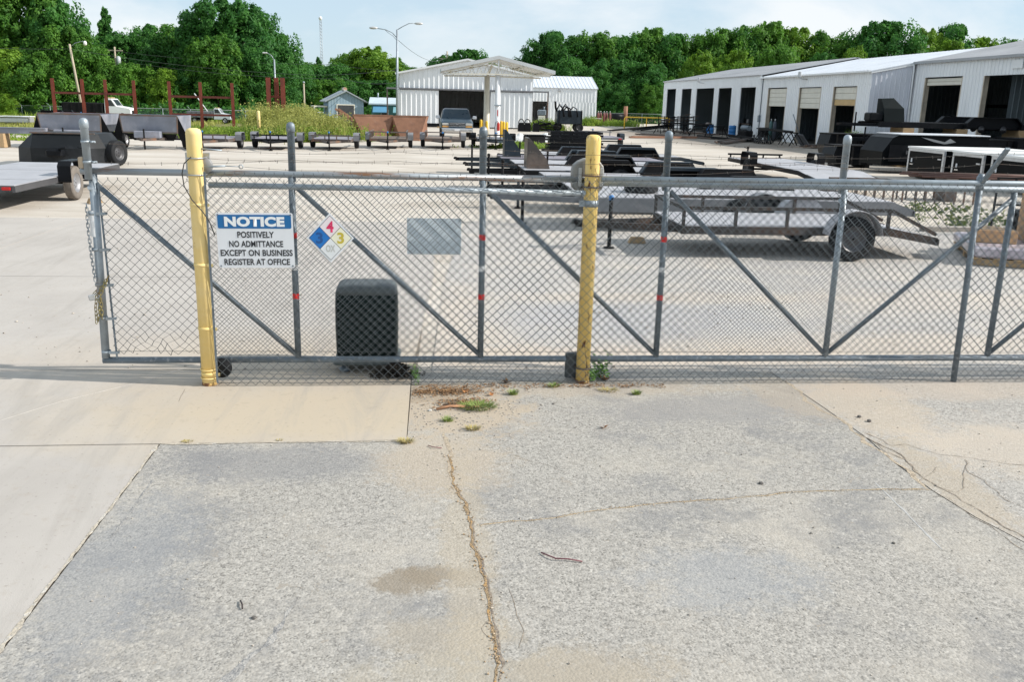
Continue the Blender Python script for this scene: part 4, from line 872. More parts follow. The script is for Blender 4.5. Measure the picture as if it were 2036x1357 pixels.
# ---- poles
t = thing('street_light', 'tall steel light pole with two curved lamp arms beside the hangar', 'street light', (-2.25, 70.5, 0))
m = MB(); m.tube((0, 0, 0), (.05, 0, 7.75), .12, 10, .08); m.build('pole', galv, t)
m = MB(); m.path([(.03, 0, 7.1), (-.35, 0, 7.5), (-.9, 0, 7.72), (-1.6, 0, 7.8)], .035, 6); m.path([(.03, 0, 6.9), (-.3, 0, 7.25), (-.7, 0, 7.5), (-.95, 0, 7.72)], .02, 6); m.build('arm', galv, t)
m = MB(); m.path([(.04, 0, 7.72), (.5, 0, 8.0), (1.0, 0, 8.25), (1.5, 0, 8.3)], .035, 6); m.build('arm', galv, t)
for x, z, s in ((-1.85, 7.82, -1), (1.78, 8.27, 1)):
    m = MB(); m.loft([[Vector((x + s * q, .14 * k * cos(a), z + .10 * k * sin(a))) for a in [2 * pi * i / 10 for i in range(10)]] for q, k in ((-.32, .45), (-.15, 1), (.1, 1.1), (.28, .8), (.35, .3))], True, True); m.build('lamp_head', M('lamp_grey', (.55, .55, .54), .4, .2), t)
t = thing('street_light', 'single curved arm street light above the red oxide posts', 'street light', (-14.4, 85, terrain(-14, 85)))
m = MB(); m.tube((0, 0, 0), (0, 0, 6.3), .1, 8, .07); m.build('pole', galv, t); m = MB(); m.path([(0, 0, 6.2), (-.25, 0, 6.65), (-.6, 0, 6.85)], .04, 6); m.build('arm', galv, t); m = MB(); m.bbox((-.85, 0, 6.86), (.5, .24, .16), .06); m.build('lamp_head', MATS['lamp_grey'], t)
wpole = M('grey_wood_pole', (.42, .36, .27), .85, 0, .2, 2, stretch=(4, 4, .5))
t = thing('utility_pole', 'leaning pale wooden pole with a small lamp arm before the left trees', 'utility pole', (-34.3, 90, terrain(-34, 90)))
m = MB(); m.tube((0, 0, 0), (-.75, 0, 7.7), .13, 10, .1); m.build('pole', wpole, t); m = MB(); m.path([(-.72, 0, 7.4), (-.2, 0, 7.8), (.5, 0, 8.0), (.75, 0, 7.95)], .03, 6); m.build('arm', galv, t); m = MB(); m.lathe([(.05, .2), (.16, .1), (.18, -.12), (.1, -.25)], (.75, 0, 7.85), 10); m.build('lamp_head', M('lamp_white', (.75, .75, .7), .4), t)
t = thing('utility_pole', 'wooden pole carrying a grey transformer can against the left wood', 'utility pole', (-36.3, 107.5, -1.5))
m = MB(); m.tube((0, 0, 0), (0, 0, 8.9), .15, 10, .1); m.build('pole', wpole, t); m = MB(); m.lathe([(.15, -.1), (.26, 0), (.26, .8), (.2, .9), (.08, .95)], (.4, -.2, 6.9), 12); m.build('transformer', M('transformer_grey', (.55, .58, .60), .45), t); m = MB(); m.bar((-.9, 0, 8.5), (.9, 0, 8.5), .1, .12); m.build('crossarm', wpole, t)
t = thing('utility_pole', 'thin bare pale pole standing left of the shed', 'utility pole', (-11.3, 82, terrain(-11, 82))); m = MB(); m.tube((0, 0, 0), (0, 0, 3.9), .09, 8, .07); m.build('pole', wpole, t); m = MB(); m.lathe([(.1, 0), (.1, .12), (.04, .16)], (0, 0, 3.9), 8); m.build('cap', galv, t)
t = thing('utility_pole', 'wooden pole with a crossarm rising behind the hangar roof', 'utility pole', (3.8, 150, 0)); m = MB(); m.tube((0, 0, 0), (0, 0, 10.2), .16, 8, .12); m.build('pole', wpole, t); m = MB(); m.bar((-1.4, 0, 9.0), (1.4, 0, 9.0), .12, .14); m.build('crossarm', wpole, t)
t = thing('radio_mast', 'slender lattice radio mast far beyond the trees', 'mast', (-33, 300, 0))
for k in range(3):
    a = 2 * pi * k / 3; m = MB(); m.tube((.45 * cos(a), .45 * sin(a), 0), (.4 * cos(a), .4 * sin(a), 26), .09, 5); m.build('leg', galv, t)
m = MB()
for i in range(26):
    for k in range(3):
        a, b = 2 * pi * k / 3, 2 * pi * (k + 1) / 3; m.tube((.43 * cos(a), .43 * sin(a), i), (.43 * cos(b), .43 * sin(b), i + 1), .05, 4)
m.build('lattice', galv, t, 'stuff'); m = MB(); m.lathe([(.2, 0), (.55, .4), (.55, .9), (.2, 1.2)], (0, 0, 26), 8); m.build('beacon', white, t)
def wire(pts, lab, r=.02):
    out = []
    for a, b in zip(pts[:-1], pts[1:]):
        a, b = Vector(a), Vector(b)
        for i in range(12):
            f = i / 12; p = a.lerp(b, f); p.z -= (b - a).length * .012 * 4 * f * (1 - f) * 1.2; out.append(p)
    out.append(Vector(pts[-1])); m = MB(); m.path(out, r, 4); return tag(m.build('power_line', M('line_wire', (.10, .11, .10), .5)), lab, 'power line')
wire([(-52, 92, 6.6), (-35.05, 90, 6.3), (-14.4, 85, 4.4), (-2.25, 70.6, 4.6)], 'overhead wire running from the leaning wooden pole past the red posts')
wire([(-60, 107, 7.2), (-36.3, 107.5, 6.9), (-11.3, 104, 6.0), (6, 100, 5.2)], 'overhead wire strung from the transformer pole along the trees')
wire([(-36.3, 107.5, 5.9), (-8, 88, 4.1), (-2.25, 70.6, 3.6)], 'low overhead wire between transformer pole and hangar')
wire([(-2.2, 70.6, 7.0), (3.8, 150, 9.3), (40, 160, 9.5)], 'faint overhead wire crossing the sky behind the hangar')
# ---- far fences
def far_fence(p0, p1, h, lab, zf, step=3.0, arm=True, dens=.16):
    p0, p1 = Vector((p0[0], p0[1], 0)), Vector((p1[0], p1[1], 0)); d = p1 - p0; Ln = d.length; d.normalize(); z0 = zf(p0.x, p0.y)
    t = thing('boundary_fence', lab, 'fence', (p0.x, p0.y, z0), atan2(d.y, d.x)); n = int(Ln / step)
    pm = None
    for i in range(n + 1):
        if pm is None:
            m = MB(); m.tube((0, 0, 0), (0, 0, h), .035, 6)
            if arm: m.tube((0, 0, h), (-.28, -.2, h + .35), .02, 5)
            o = m.build('post', galv, t); pm = o
        else: o = pm.copy(); COL.objects.link(o); o.parent = t
        o.location = (i * step, 0, 0)
    m = MB(); m.tube((0, 0, h), (Ln, 0, h), .025, 6); m.build('top_rail', M('pale_rail', (.42, .46, .45), .5, .4), t)
    m = MB(); nc = int(Ln / dens); nr = int(h / dens)
    for i in range(nc):
        for sg in (0, 1):
            m.loft([[(i * dens + ((j + sg) % 2) * dens + e[0], e[1], j * dens) for e in ((.006, 0), (0, .006), (-.006, 0), (0, -.006))] for j in range(nr + 1)], False)
    m.build('chain_link_mesh', M('green_mesh', (.13, .24, .20), .6, .2, .1, 2), t, 'stuff')
far_fence((-62, 99), (-8, 99), 1.95, 'far chain link fence with outward barb arms along the left trees', lambda x, y: terrain(x, y) + .05)
far_fence((19, 117), (40, 113), 1.6, 'far chain link fence at the end of the yard beside the workshop', lambda x, y: -.45, 2.6, False)
# ------------------------------------------------------------------ trees
def leaf_mat(name, c0, c1):
    m = bpy.data.materials.new(name); m.use_nodes = True; t = m.node_tree; l = t.links.new; t.nodes.remove(t.nodes['Principled BSDF'])
    ge = N(t, 'ShaderNodeNewGeometry'); tcn = N(t, 'ShaderNodeTexCoord'); nz = N(t, 'ShaderNodeTexNoise', i_Scale=.55, i_Detail=2.); l(tcn.outputs['Object'], nz.inputs['Vector'])
    oi = N(t, 'ShaderNodeObjectInfo')
    ad = N(t, 'ShaderNodeMath', operation='MULTIPLY_ADD'); ad.inputs[1].default_value = .45; l(ge.outputs['Random Per Island'], ad.inputs[0])
    mr = N(t, 'ShaderNodeMapRange'); mr.inputs[1].default_value = .35; mr.inputs[2].default_value = .65; mr.inputs[3].default_value = -.1; mr.inputs[4].default_value = .45; l(nz.outputs['Fac'], mr.inputs[0]); l(mr.outputs[0], ad.inputs[2])
    a2 = N(t, 'ShaderNodeMath', operation='MULTIPLY_ADD', use_clamp=True); a2.inputs[1].default_value = .25; l(oi.outputs['Random'], a2.inputs[0]); l(ad.outputs[0], a2.inputs[2])
    mx = N(t, 'ShaderNodeMix', data_type='RGBA'); mx.inputs[6].default_value = rgb(c0); mx.inputs[7].default_value = rgb(c1); l(a2.outputs[0], mx.inputs[0])
    df = N(t, 'ShaderNodeBsdfPrincipled', i_Roughness=.55); df.inputs['Specular IOR Level'].default_value = .25
    tr = N(t, 'ShaderNodeBsdfTranslucent'); ms = N(t, 'ShaderNodeMixShader'); ms.inputs[0].default_value = .46
    l(mx.outputs[2], df.inputs['Base Color']); l(mx.outputs[2], tr.inputs['Color']); l(df.outputs[0], ms.inputs[1]); l(tr.outputs[0], ms.inputs[2]); l(ms.outputs[0], t.nodes['Material Output'].inputs['Surface']); return m
LEAF = [leaf_mat('leaf_dark', (.036, .135, .034), (.095, .265, .042)), leaf_mat('leaf_mid', (.055, .165, .028), (.15, .325, .040)), leaf_mat('leaf_bright', (.075, .19, .02), (.24, .40, .04))]
TB = M('tree_bark', (.14, .11, .085), .9, 0, .3, 3, stretch=(3, 3, .5))
def crown_mesh(seed, W, H, z0, nl, nsub, nleaf, ls, conic=False, mat=LEAF[1]):
    rn = random.Random(seed); vs = []; fs = []; lobes = []
    for k in range(nl):
        f = (k + .5) / nl; z = z0 + (H - z0) * (.12 + .80 * f)
        prof = (1 - f) if conic else sqrt(max(.05, 1 - (2 * f - .82) ** 2 * .85))
        a = k * 2.4 + rn.uniform(-.5, .5); q = W * .5 * prof * rn.uniform(.35, .75)
        r = (W * .5 * prof * rn.uniform(.42, .62)) if not conic else W * .35 * (prof + .15)
        lobes.append((Vector((cos(a) * q, sin(a) * q, z)), r))
    for c, r in lobes:
        for s in range(nsub):
            u = Vector((rn.gauss(0, 1), rn.gauss(0, 1), rn.gauss(.15, .9))).normalized(); sc = c + u * r * rn.uniform(.62, 1.02); sr = r * rn.uniform(.24, .44)
            if sc.z < z0 * .8: continue
            for _ in range(nleaf):
                d = Vector((rn.gauss(0, 1), rn.gauss(0, 1), rn.gauss(.1, 1))).normalized(); p = sc + d * sr * rn.uniform(.55, 1.12)
                nn = (d * .9 + u * .5 + Vector((rn.gauss(0, .6), rn.gauss(0, .6), rn.gauss(.25, .6)))).normalized(); t1 = nn.orthogonal().normalized(); t1 = Matrix.Rotation(rn.uniform(0, 6.28), 3, nn) @ t1; t2 = nn.cross(t1)
                sz = ls * rn.uniform(.55, 1.2); o = len(vs)
                vs += [p - t1 * sz, p + t2 * sz * .55 - nn * sz * .1, p + t1 * sz, p - t2 * sz * .55 - nn * sz * .1]; fs.append((o, o + 1, o + 2, o + 3))
    me = bpy.data.meshes.new('crown'); me.from_pydata([tuple(v) for v in vs], [], fs); me.materials.append(mat); me.update(); return me
def trunk_mesh(seed, H, r):
    rn = random.Random(seed); m = MB(); p = [Vector((0, 0, -.4))]
    for i in range(6): p.append(p[-1] + Vector((rn.uniform(-.3, .3), rn.uniform(-.3, .3), H / 7)))
    m.path(p, [r * (1.15 - i * .15) for i in range(7)], 8)
    for k in range(6):
        b = p[2 + k % 4]; a = rn.uniform(0, 6.3); q = [b]
        for i in range(4): q.append(q[-1] + Vector((cos(a) + rn.uniform(-.3, .3), sin(a) + rn.uniform(-.3, .3), rn.uniform(.5, 1.1))) * H * .07)
        m.path(q, [r * .5 * (1 - i * .2) for i in range(5)], 5)
    me = bpy.data.meshes.new('trunk'); me.from_pydata(m.v, [], m.f); me.polygons.foreach_set('use_smooth', m.s); me.materials.append(TB); me.update(); return me
KINDS = {   # unit trees 12 m tall, 10 m wide
    'broad': [(crown_mesh(s, 10, 12, 1.6, 17, 17, 84, .225, mat=LEAF[1]), trunk_mesh(s, 9, .26)) for s in (1, 2, 3)],
    'dark': [(crown_mesh(s, 10, 12, 1.4, 17, 17, 84, .22, mat=LEAF[0]), trunk_mesh(s, 9, .26)) for s in (4, 5, 6)],
    'bright': [(crown_mesh(s, 10, 12, 1.2, 15, 15, 76, .21, mat=LEAF[2]), trunk_mesh(s, 9, .22)) for s in (7, 8)],
    'spire': [(crown_mesh(9, 6, 12, 1.5, 13, 12, 50, .25, True, LEAF[0]), trunk_mesh(9, 10, .22))]}
TN = {}
def tree(px, top, Y, w, kind, where, group):
    b = atY(px, top, Y); z0 = terrain(b.x, Y) - .05; h = (b.z - z0) * 1.05; i = TN.get(kind, 0); TN[kind] = i + 1; cm, tm = KINDS[kind][i % len(KINDS[kind])]
    low = 'lower ' if top > (90 if px < 600 or px > 1000 else 130) else 'tall '
    for lim, w2 in ((110, 'at the left end of the far fence'), (180, 'behind the leaning wooden pole'), (280, 'behind the transformer pole'), (372, 'behind the white work truck and rack'), (470, 'behind the three post red rack'), (580, 'behind the single arm street light'), (680, 'left of the shed roof and mast'), (790, 'behind the shed and long low house'), (870, 'behind the left hangar corner'), (1000, 'above the hangar roof'), (1120, 'beside the canopy and annex roof'), (1200, 'beyond the annex gable end'), (1320, 'behind the fence at the yard end'), (1420, 'above the far end of the workshop'), (1520, 'above the grey roofed workshop part'), (1660, 'above the white roofed workshop part'), (1800, 'above the workshop part with raised doors'), (1925, 'above the shade-tinted end wall of the workshop'), (9999, 'above the tall near part of the workshop')):
        if px < lim: where = w2; break
    lab = low + {'broad': 'mid green leafy tree ', 'dark': 'dense dark green tree ', 'bright': 'yellow green tree ', 'spire': 'narrow pointed dark tree '}[kind] + where
    t = thing('tree', lab, 'tree', (b.x, Y, z0), RND.uniform(0, 6.3), group); uw = 6. if kind == 'spire' else 10.
    t.scale = (w / uw, w / uw, h / 12.)
    for me, nm in ((tm, 'trunk'), (cm, 'crown')): o = bpy.data.objects.new(nm, me); COL.objects.link(o); o.parent = t
Lw, Lg = 'in the wood on the left behind the fence', 'trees of the left wood'
Cw, Cg = 'in the low tree line behind the shed and hangar', 'trees behind the shed and hangar'
Rw, Rg = 'in the wood behind the white workshop', 'trees behind the workshop'
for a in [(-60, -40, 108, 11, 'broad'), (40, -30, 108, 11, 'broad'), (105, -5, 107, 9, 'dark'), (140, 55, 104, 7, 'broad'), (206, 12, 120, 5.5, 'spire'), (250, 72, 113, 8.5, 'dark'), (300, 52, 117, 10, 'dark'), (350, 55, 119, 9, 'broad'), (398, 22, 113, 9, 'dark'), (448, -2, 111, 11.5, 'dark'), (500, 14, 113, 9, 'dark'), (548, 62, 113, 7, 'dark'), (330, 135, 104, 5.5, 'bright'), (262, 128, 105, 6, 'broad'), (75, 105, 102, 7, 'broad'), (15, 95, 103, 8, 'bright'), (175, 100, 105, 7, 'broad'), (8, 185, 98, 3, 'bright'), (425, 75, 105, 7, 'broad'), (490, 95, 106, 7, 'dark'), (545, 125, 108, 6, 'dark'), (215, 150, 103, 4.5, 'broad'), (380, 140, 106, 6, 'dark')]: tree(*a, Lw, Lg)
for a in [(590, 128, 124, 8, 'dark'), (625, 128, 128, 8, 'broad'), (632, 112, 140, 4, 'spire'), (665, 130, 128, 8, 'dark'), (700, 108, 134, 9, 'broad'), (735, 93, 132, 11, 'bright'), (775, 116, 134, 9, 'broad'), (812, 132, 138, 8, 'dark'), (845, 135, 146, 8, 'dark'), (885, 112, 152, 9, 'dark'), (930, 97, 150, 9.5, 'dark'), (958, 112, 152, 8, 'dark'), (600, 165, 115, 6, 'dark'), (650, 160, 116, 6, 'broad'), (705, 160, 117, 7, 'dark'), (760, 160, 118, 7, 'dark'), (810, 165, 120, 6, 'dark')]: tree(*a, Cw, Cg)
for a in [(1062, 98, 142, 8, 'dark'), (1100, 64, 140, 10, 'dark'), (1150, 74, 141, 11, 'dark'), (1195, 68, 139, 10, 'broad'), (1245, 72, 138, 10, 'dark'), (1295, 58, 140, 10, 'broad'), (1345, 68, 138, 9, 'dark'), (1390, 72, 139, 9, 'broad'), (1440, 60, 138, 10, 'broad'), (1482, 54, 139, 9, 'dark'), (1530, 46, 138, 10, 'broad'), (1590, 52, 138, 11, 'bright'), (1640, 68, 137, 9, 'broad'), (1690, 78, 136, 8, 'broad'), (1760, 40, 131, 13, 'dark'), (1850, 58, 136, 10, 'bright'), (1900, 50, 139, 11, 'dark'), (1960, 72, 135, 9, 'bright'), (2012, 82, 138, 9, 'dark'), (2060, 72, 136, 10, 'broad'),
          (1345, 158, 127, 6, 'broad'), (1400, 100, 128, 7, 'bright'), (1465, 98, 128, 7, 'bright'), (1555, 96, 130, 7, 'broad'), (1705, 92, 126, 6, 'bright'), (1640, 105, 128, 7, 'dark'), (1225, 118, 129, 8, 'dark'), (1125, 118, 129, 8, 'dark'), (1180, 135, 126, 7, 'dark'), (1285, 125, 125, 8, 'dark'), (1890, 78, 130, 8, 'bright'), (1820, 88, 128, 7, 'broad'), (1075, 150, 127, 6, 'dark'), (1235, 165, 122, 5, 'dark'), (1300, 170, 121, 4.5, 'broad')]: tree(*a, Rw, Rg)
def under(x0, x1, y, h, n, lab):
    rn = random.Random(int(x0)); vs = []; fs = []
    for _ in range(n):
        x = rn.uniform(x0, x1); hh = h * (.6 + .6 * noise.noise((x * .3, y, 0)) + .2); p = Vector((x, y + rn.uniform(-2.5, 2.5), terrain(x, y) + rn.random() ** .8 * max(.6, hh)))
        nn = Vector((rn.gauss(0, .7), rn.gauss(-.6, .7), rn.gauss(.5, .6))).normalized(); t1 = Matrix.Rotation(rn.uniform(0, 6.28), 3, nn) @ nn.orthogonal().normalized(); t2 = nn.cross(t1); s = rn.uniform(.12, .32); o = len(vs)
        vs += [p - t1 * s, p + t2 * s * .6, p + t1 * s, p - t2 * s * .6]; fs.append((o, o + 1, o + 2, o + 3))
    me = bpy.data.meshes.new('undergrowth'); me.from_pydata([tuple(v) for v in vs], [], fs); me.materials.append(LEAF[0]); o = bpy.data.objects.new('undergrowth', me); COL.objects.link(o); tag(o, lab, 'undergrowth', kind='stuff')
under(-75, -8, 103, 3.2, 15000, 'dark undergrowth along the foot of the left wood')
under(-10, 12, 113, 3.2, 5000, 'dark undergrowth behind the shed and house')
under(16, 110, 123, 4.0, 17000, 'dark undergrowth along the foot of the wood by the workshop')
# ------------------------------------------------------------------ wheels and trailers
def wheel_mesh(r, w, rimk=.58):
    ty = MB(); ty.lathe([(r * rimk, -w * .42), (r * .86, -w * .5), (r * .96, -w * .42), (r, -w * .22), (r, w * .22), (r * .96, w * .42), (r * .86, w * .5), (r * rimk, w * .42)], n=24, ax='Y', cap=False)
    for k in (-.3, 0, .3): ty.lathe([(r * 1.004, w * (k - .06)), (r * 1.004, w * (k + .06))], n=24, ax='Y', cap=False)
    rm = MB(); rm.lathe([(r * (rimk + .02), -w * .40), (r * (rimk - .06), -w * .34), (r * (rimk - .12), -w * .10), (r * .30, -w * .16), (r * .16, -w * .26), (r * .05, -w * .28)], n=20, ax='Y', cap=False)
    rm.lathe([(r * .05, w * .28), (r * .16, w * .26), (r * .30, w * .16), (r * (rimk - .12), w * .10), (r * (rimk - .06), w * .34), (r * (rimk + .02), w * .40)], n=20, ax='Y', cap=False)
    for k in range(5):
        a = 2 * pi * k / 5
        for s in (-1, 1): rm.tube((r * .22 * cos(a), s * w * .17, r * .22 * sin(a)), (r * .22 * cos(a), s * w * .30, r * .22 * sin(a)), r * .035, 5)
    return ty, rm
WM = {}
def wheel(parent, x, y, z, r=.33, w=.2, tyre=rubber, rimm=rim_m):
    k = (r, w, tyre.name, rimm.name)
    if k not in WM:
        ty, rm = wheel_mesh(r, w); a = ty.build('tyre', tyre, parent); b = rm.build('rim', rimm, a); WM[k] = (a.data, b.data); wh = a
    else:
        wh = bpy.data.objects.new('tyre', WM[k][0]); COL.objects.link(wh); wh.parent = parent; b = bpy.data.objects.new('rim', WM[k][1]); COL.objects.link(b); b.parent = wh
    wh.location = (x, y, z); wh.name = 'wheel'; return wh
def trailer(lab, loc, rz, L=4., W=1.9, h=.5, tong=1.3, axles=1, ax=-.3, r=.32, fender='box', deck=deckg, frame=primer, fm=None, rail=0., posts=5, frontrail=0., dove=0., jack=True, lights=True, open_=False, name='utility_trailer', group=None, rimm=rim_m, tyre=rubber, ftop=None, deep=.13):
    t = thing(name, lab, 'trailer', loc, rz, group); fm = fm or frame; hL, hW = L / 2, W / 2
    m = MB()
    for s in (-1, 1): m.bb(-hL, hL, s * hW - s * .06, s * hW, h - deep, h - .012)
    n = max(3, int(L / .6))
    for k in range(n + 1):
        x = -hL + .04 + (L - .08) * k / n; m.bb(x - .03, x + .03, -hW + .061, hW - .061, h - .11, h - .014)
    m.build('frame', frame, t)
    if not open_:
        m = MB(); n = max(2, int(L / 1.2))
        for k in range(n):
            a, b = -hL + .01 + (L - .02) * k / n, -hL + .01 + (L - .02) * (k + 1) / n - .006
            m = MB(); m.bb(a, b, -hW + .02, hW - .02, h - .01, h + .004 * (k % 2) + .004); m.build('deck_plate', deck, t)
    m = MB()
    for s in (-1, 1): m.bar((hL - .5, s * hW * .72, h - .10), (hL + tong - .12, s * .035, h - .10), .06, .10)
    m.build('tongue', frame, t)
    m = MB(); m.bb(hL + tong - .25, hL + tong, -.045, .045, h - .15, h - .05); m.lathe([(.05, -.02), (.065, .0), (.05, .05), (.02, .06)], (hL + tong, 0, h - .09), 10); m.build('coupler', blackm, t)
    if jack:
        m = MB(); m.tube((hL + tong * .62, 0, .03), (hL + tong * .62, 0, h + .30), .032, 8); m.tube((hL + tong * .62, 0, h + .28), (hL + tong * .62, .14, h + .33), .012, 6); m.lathe([(.09, 0), (.09, .02), (.03, .03)], (hL + tong * .62, 0, 0), 10); m.build('jack', blackm, t)
        m = MB(); m.lathe([(.04, 0), (.045, .06), (.02, .08)], (hL + tong * .62, 0, h + .28), 8); m.build('jack_cap', blue_p if L < 4 else blackm, t)
    wy = hW + .13; sp = r * 2 + .12; xs_ = [ax + (k - (axles - 1) / 2) * sp for k in range(axles)]
    for x in xs_:
        m = MB(); m.tube((x, -wy, r), (x, wy, r), .035, 8); m.build('axle', blackm, t)
        for s in (-1, 1): wheel(t, x, s * wy, r, r, .2, tyre, rimm)
    x0, x1 = xs_[0] - r - .10, xs_[-1] + r + .10
    ft = ftop or 2 * r + .12
    for s in (-1, 1):
        ya, yb = s * (hW + .005), s * (hW + .27); m = MB()
        if fender == 'round':
            pts = [((x0 + x1) / 2 + (r + .09) * cos(a), r + (r + .09) * sin(a)) for a in [radians(8 + 164 * i / 14) for i in range(15)]]
            m.loft([[(x, y, z), (x * 1, y, z + .012)][::1] for x, z in pts for y in ()] or [[Vector((x, ya, z)), Vector((x, yb, z)), Vector((x, yb, z + .012)), Vector((x, ya, z + .012))] for x, z in pts])
            q = MB(); q.prism([((x0 + x1) / 2 + (r + .088) * cos(a), ya, r + (r + .088) * sin(a)) for a in [radians(8 + 164 * i / 14) for i in range(15)]], (0, -s * .004, 0)); q.build('fender_backing', fm, t)
        elif fender in ('flat', 'box'):
            c = .22 if fender == 'flat' else .10
            prof = [(x0, h - .02), (x0 + c, ft), (x1 - c, ft), (x1, h - .02)] if fender == 'flat' else [(x0, h - .1), (x0, ft - c), (x0 + c, ft), (x1 - c, ft), (x1, ft - c), (x1, h - .1)]
            cx_ = (x0 + x1) / 2
            m.loft([[Vector((x, ya, z)), Vector((x, yb, z)), Vector((cx_ + (x - cx_) * .96, yb, z - .02)), Vector((cx_ + (x - cx_) * .96, ya, z - .02))] for x, z in prof])
            if fender == 'flat':
                q = MB(); q.prism([(x, ya + s * .004, z - .022) for x, z in prof] + [(x1, ya + s * .004, .24), (x0, ya + s * .004, .24)], (0, s * .004, 0)); q.build('fender_backing', blackm, t)  # black plate added for the shade inside the fender
                m.bb(x0 + c, x1 - c, min(yb, yb - s * .03), max(yb, yb - s * .03), ft - .07, ft - .021)
        else: continue
        m.build('fender', fm, t)
    if rail:
        for s in (-1, 1):
            m = MB(); m.bar((hL, s * (hW - .03), h + rail), (-hL, s * (hW - .03), h + rail), .05, .05)
            if dove: m.bar((-hL, s * (hW - .03), h + rail), (-hL - dove, s * (hW - .03), h - .10), .05, .05)
            m.build('side_rail', frame, t)
            for k in range(posts):
                x = hL - .03 - (L - .06) * k / (posts - 1); q = MB(); q.bar((x, s * (hW - .03), h - .01), (x, s * (hW - .03), h + rail - .026), .045, .045, (1, 0, 0)); q.build('rail_post', frame, t)
        m = MB(); m.bar((hL - .03, -hW + .06, h + rail - .001), (hL - .03, hW - .06, h + rail - .001), .05, .05); m.build('front_rail', frame, t)
    elif frontrail:
        m = MB(); m.bar((hL + .02, -hW, h + frontrail), (hL + .02, hW, h + frontrail), .05, .06); m.build('front_rail', frame, t)
        for k in range(4):
            y = -hW + .1 + (W - .2) * k / 3; q = MB(); q.bar((hL + .02, y, h - .1), (hL + .02, y, h + frontrail - .03), .045, .045, (1, 0, 0)); q.build('rail_post', frame, t)
    if dove:
        m = MB(); m.prism([(-hL + .005, -hW + .02, h), (-hL - dove, -hW + .02, h - .16), (-hL - dove, -hW + .02, h - .175), (-hL + .005, -hW + .02, h - .02)], (0, W - .04, 0)); m.build('dovetail', deck, t)
        m = MB()
        for s in (-1, 1): m.prism([(-hL, s * hW, h - .01), (-hL - dove - .03, s * hW, h - .15), (-hL - dove - .03, s * hW, h - .27), (-hL, s * hW, h - deep)], (0, -s * .055, 0))
        m.bb(-hL - dove - .06, -hL - dove - .005, -hW, hW, h - .27, h - .17); m.build('tail_frame', frame, t)
    if lights:
        for s in (-1, 1):
            m = MB(); m.bbox((-hL - dove - .07 if dove else -hL - .012, s * (hW - .16), h - (.22 if dove else .06)), (.03, .16, .06), .008); m.build('tail_light', redlens, t)
    return t
R90 = pi / 2
bluegrey = M('blue_black_paint', (.016, .026, .036), .45, 0, .25, 2, patch=((.045, .052, .06), 1.4, .55, .8), spec=.3)
purpl = M('purple_grey_deck', (.25, .235, .27), .6, .15, .15, 1.5, patch=((.18, .16, .18), 1.2, .5, .7))
# the near utility trailer and the grey car hauler behind it
trailer('near utility trailer with low side rails, brown steel frame and one dark spare-looking wheel', (5.6, 7.1, 0), pi, 3.35, 1.78, .50, 1.5, 1, -1.0, .345, 'round', deckg, M('brown_grey_steel', (.038, .035, .034), .6, 0, .25, 2.5, patch=((.09, .055, .038), 1.6, .52, .7), speck=((.09, .088, .09), 2., .62, .78), spec=.3), deckg, .27, 5, 0, .78, rimm=rim_w, name='utility_trailer')
trailer('long pale grey car hauler trailer standing behind the near utility trailer', (5.85, 10.0, 0), pi, 5.9, 1.95, .62, 1.65, 2, -.35, .33, 'round', deckg, primer, primer, 0, 0, 0, .4, deep=.26, name='car_hauler')
gp = 'black car hauler trailers parked side by side'
spec = [(5.85, 12.6, 5.6, 'black car hauler with brown edged fenders next behind the grey hauler', 'flat', blackm, deckg, -1.25, 1.6),
        (5.6, 15.0, 5.4, 'dark car hauler trailer, second behind the grey hauler', 'flat', bluegrey, deckg, -.75, 1.6),
        (5.2, 17.4, 5.2, 'dark car hauler carrying the tall brown wedge ramp', 'flat', blackm, deckg, .45, 1.4),
        (5.2, 19.9, 5.2, 'dark car hauler just behind the one with the brown wedge ramp', 'flat', bluegrey, deckg, -.15, 1.4),
        (5.0, 22.3, 5.2, 'blue black car hauler carrying the dark wedge ramp', 'flat', bluegrey, purpl, -.2, 1.4),
        (6.4, 24.8, 5.0, 'blue black car hauler at the back of the parked row', 'flat', bluegrey, deckg, -.9, 1.3)]
for X, Y, L_, lab, f, fr, dk, axx, tg in spec: trailer(lab, (X, Y, 0), pi, L_, 1.8, .55, tg, 2, axx, .32, f, dk, fr, fr, 0, 0, 0, .8, name='car_hauler', group=gp, ftop=.86)
def wedge(loc, w, d, hh, lab, mat):
    t = thing('wedge_ramp', lab, 'ramp', loc); m = MB()
    m.prism([(0, -d / 2, 0), (w, -d / 2, 0), (w * .88, -d / 2, hh * .30), (.06, -d / 2, hh), (0, -d / 2, hh)], (0, d, 0)); m.build('plate', mat, t)
    m = MB(); m.bar((w * .95, 0, .05), (w * .97, 0, hh * .55), .05, .05); m.build('stay', blackm, t); return t
wedge((2.72, 17.3, .556), .62, .75, .80, 'tall brown black wedge ramp standing on a car hauler deck', M('brown_black_plate', (.075, .065, .06), .35, .3, .3, 2, patch=((.20, .15, .12), 1.5, .5, .7)))
wedge((2.55, 22.3, .556), .55, .7, .85, 'tall blue black wedge ramp standing on the blue black hauler deck', bluegrey)
trailer('black flat trailer with pale deck and black wheel boxes, tail towards the gate', (11.75, 21.3, 0), R90, 6.2, 2.0, .55, 1.3, 1, .6, .33, 'box', deckg, black, black, 0, 0, .12, 1.3, name='flat_trailer', rimm=rim_w, ftop=.88)
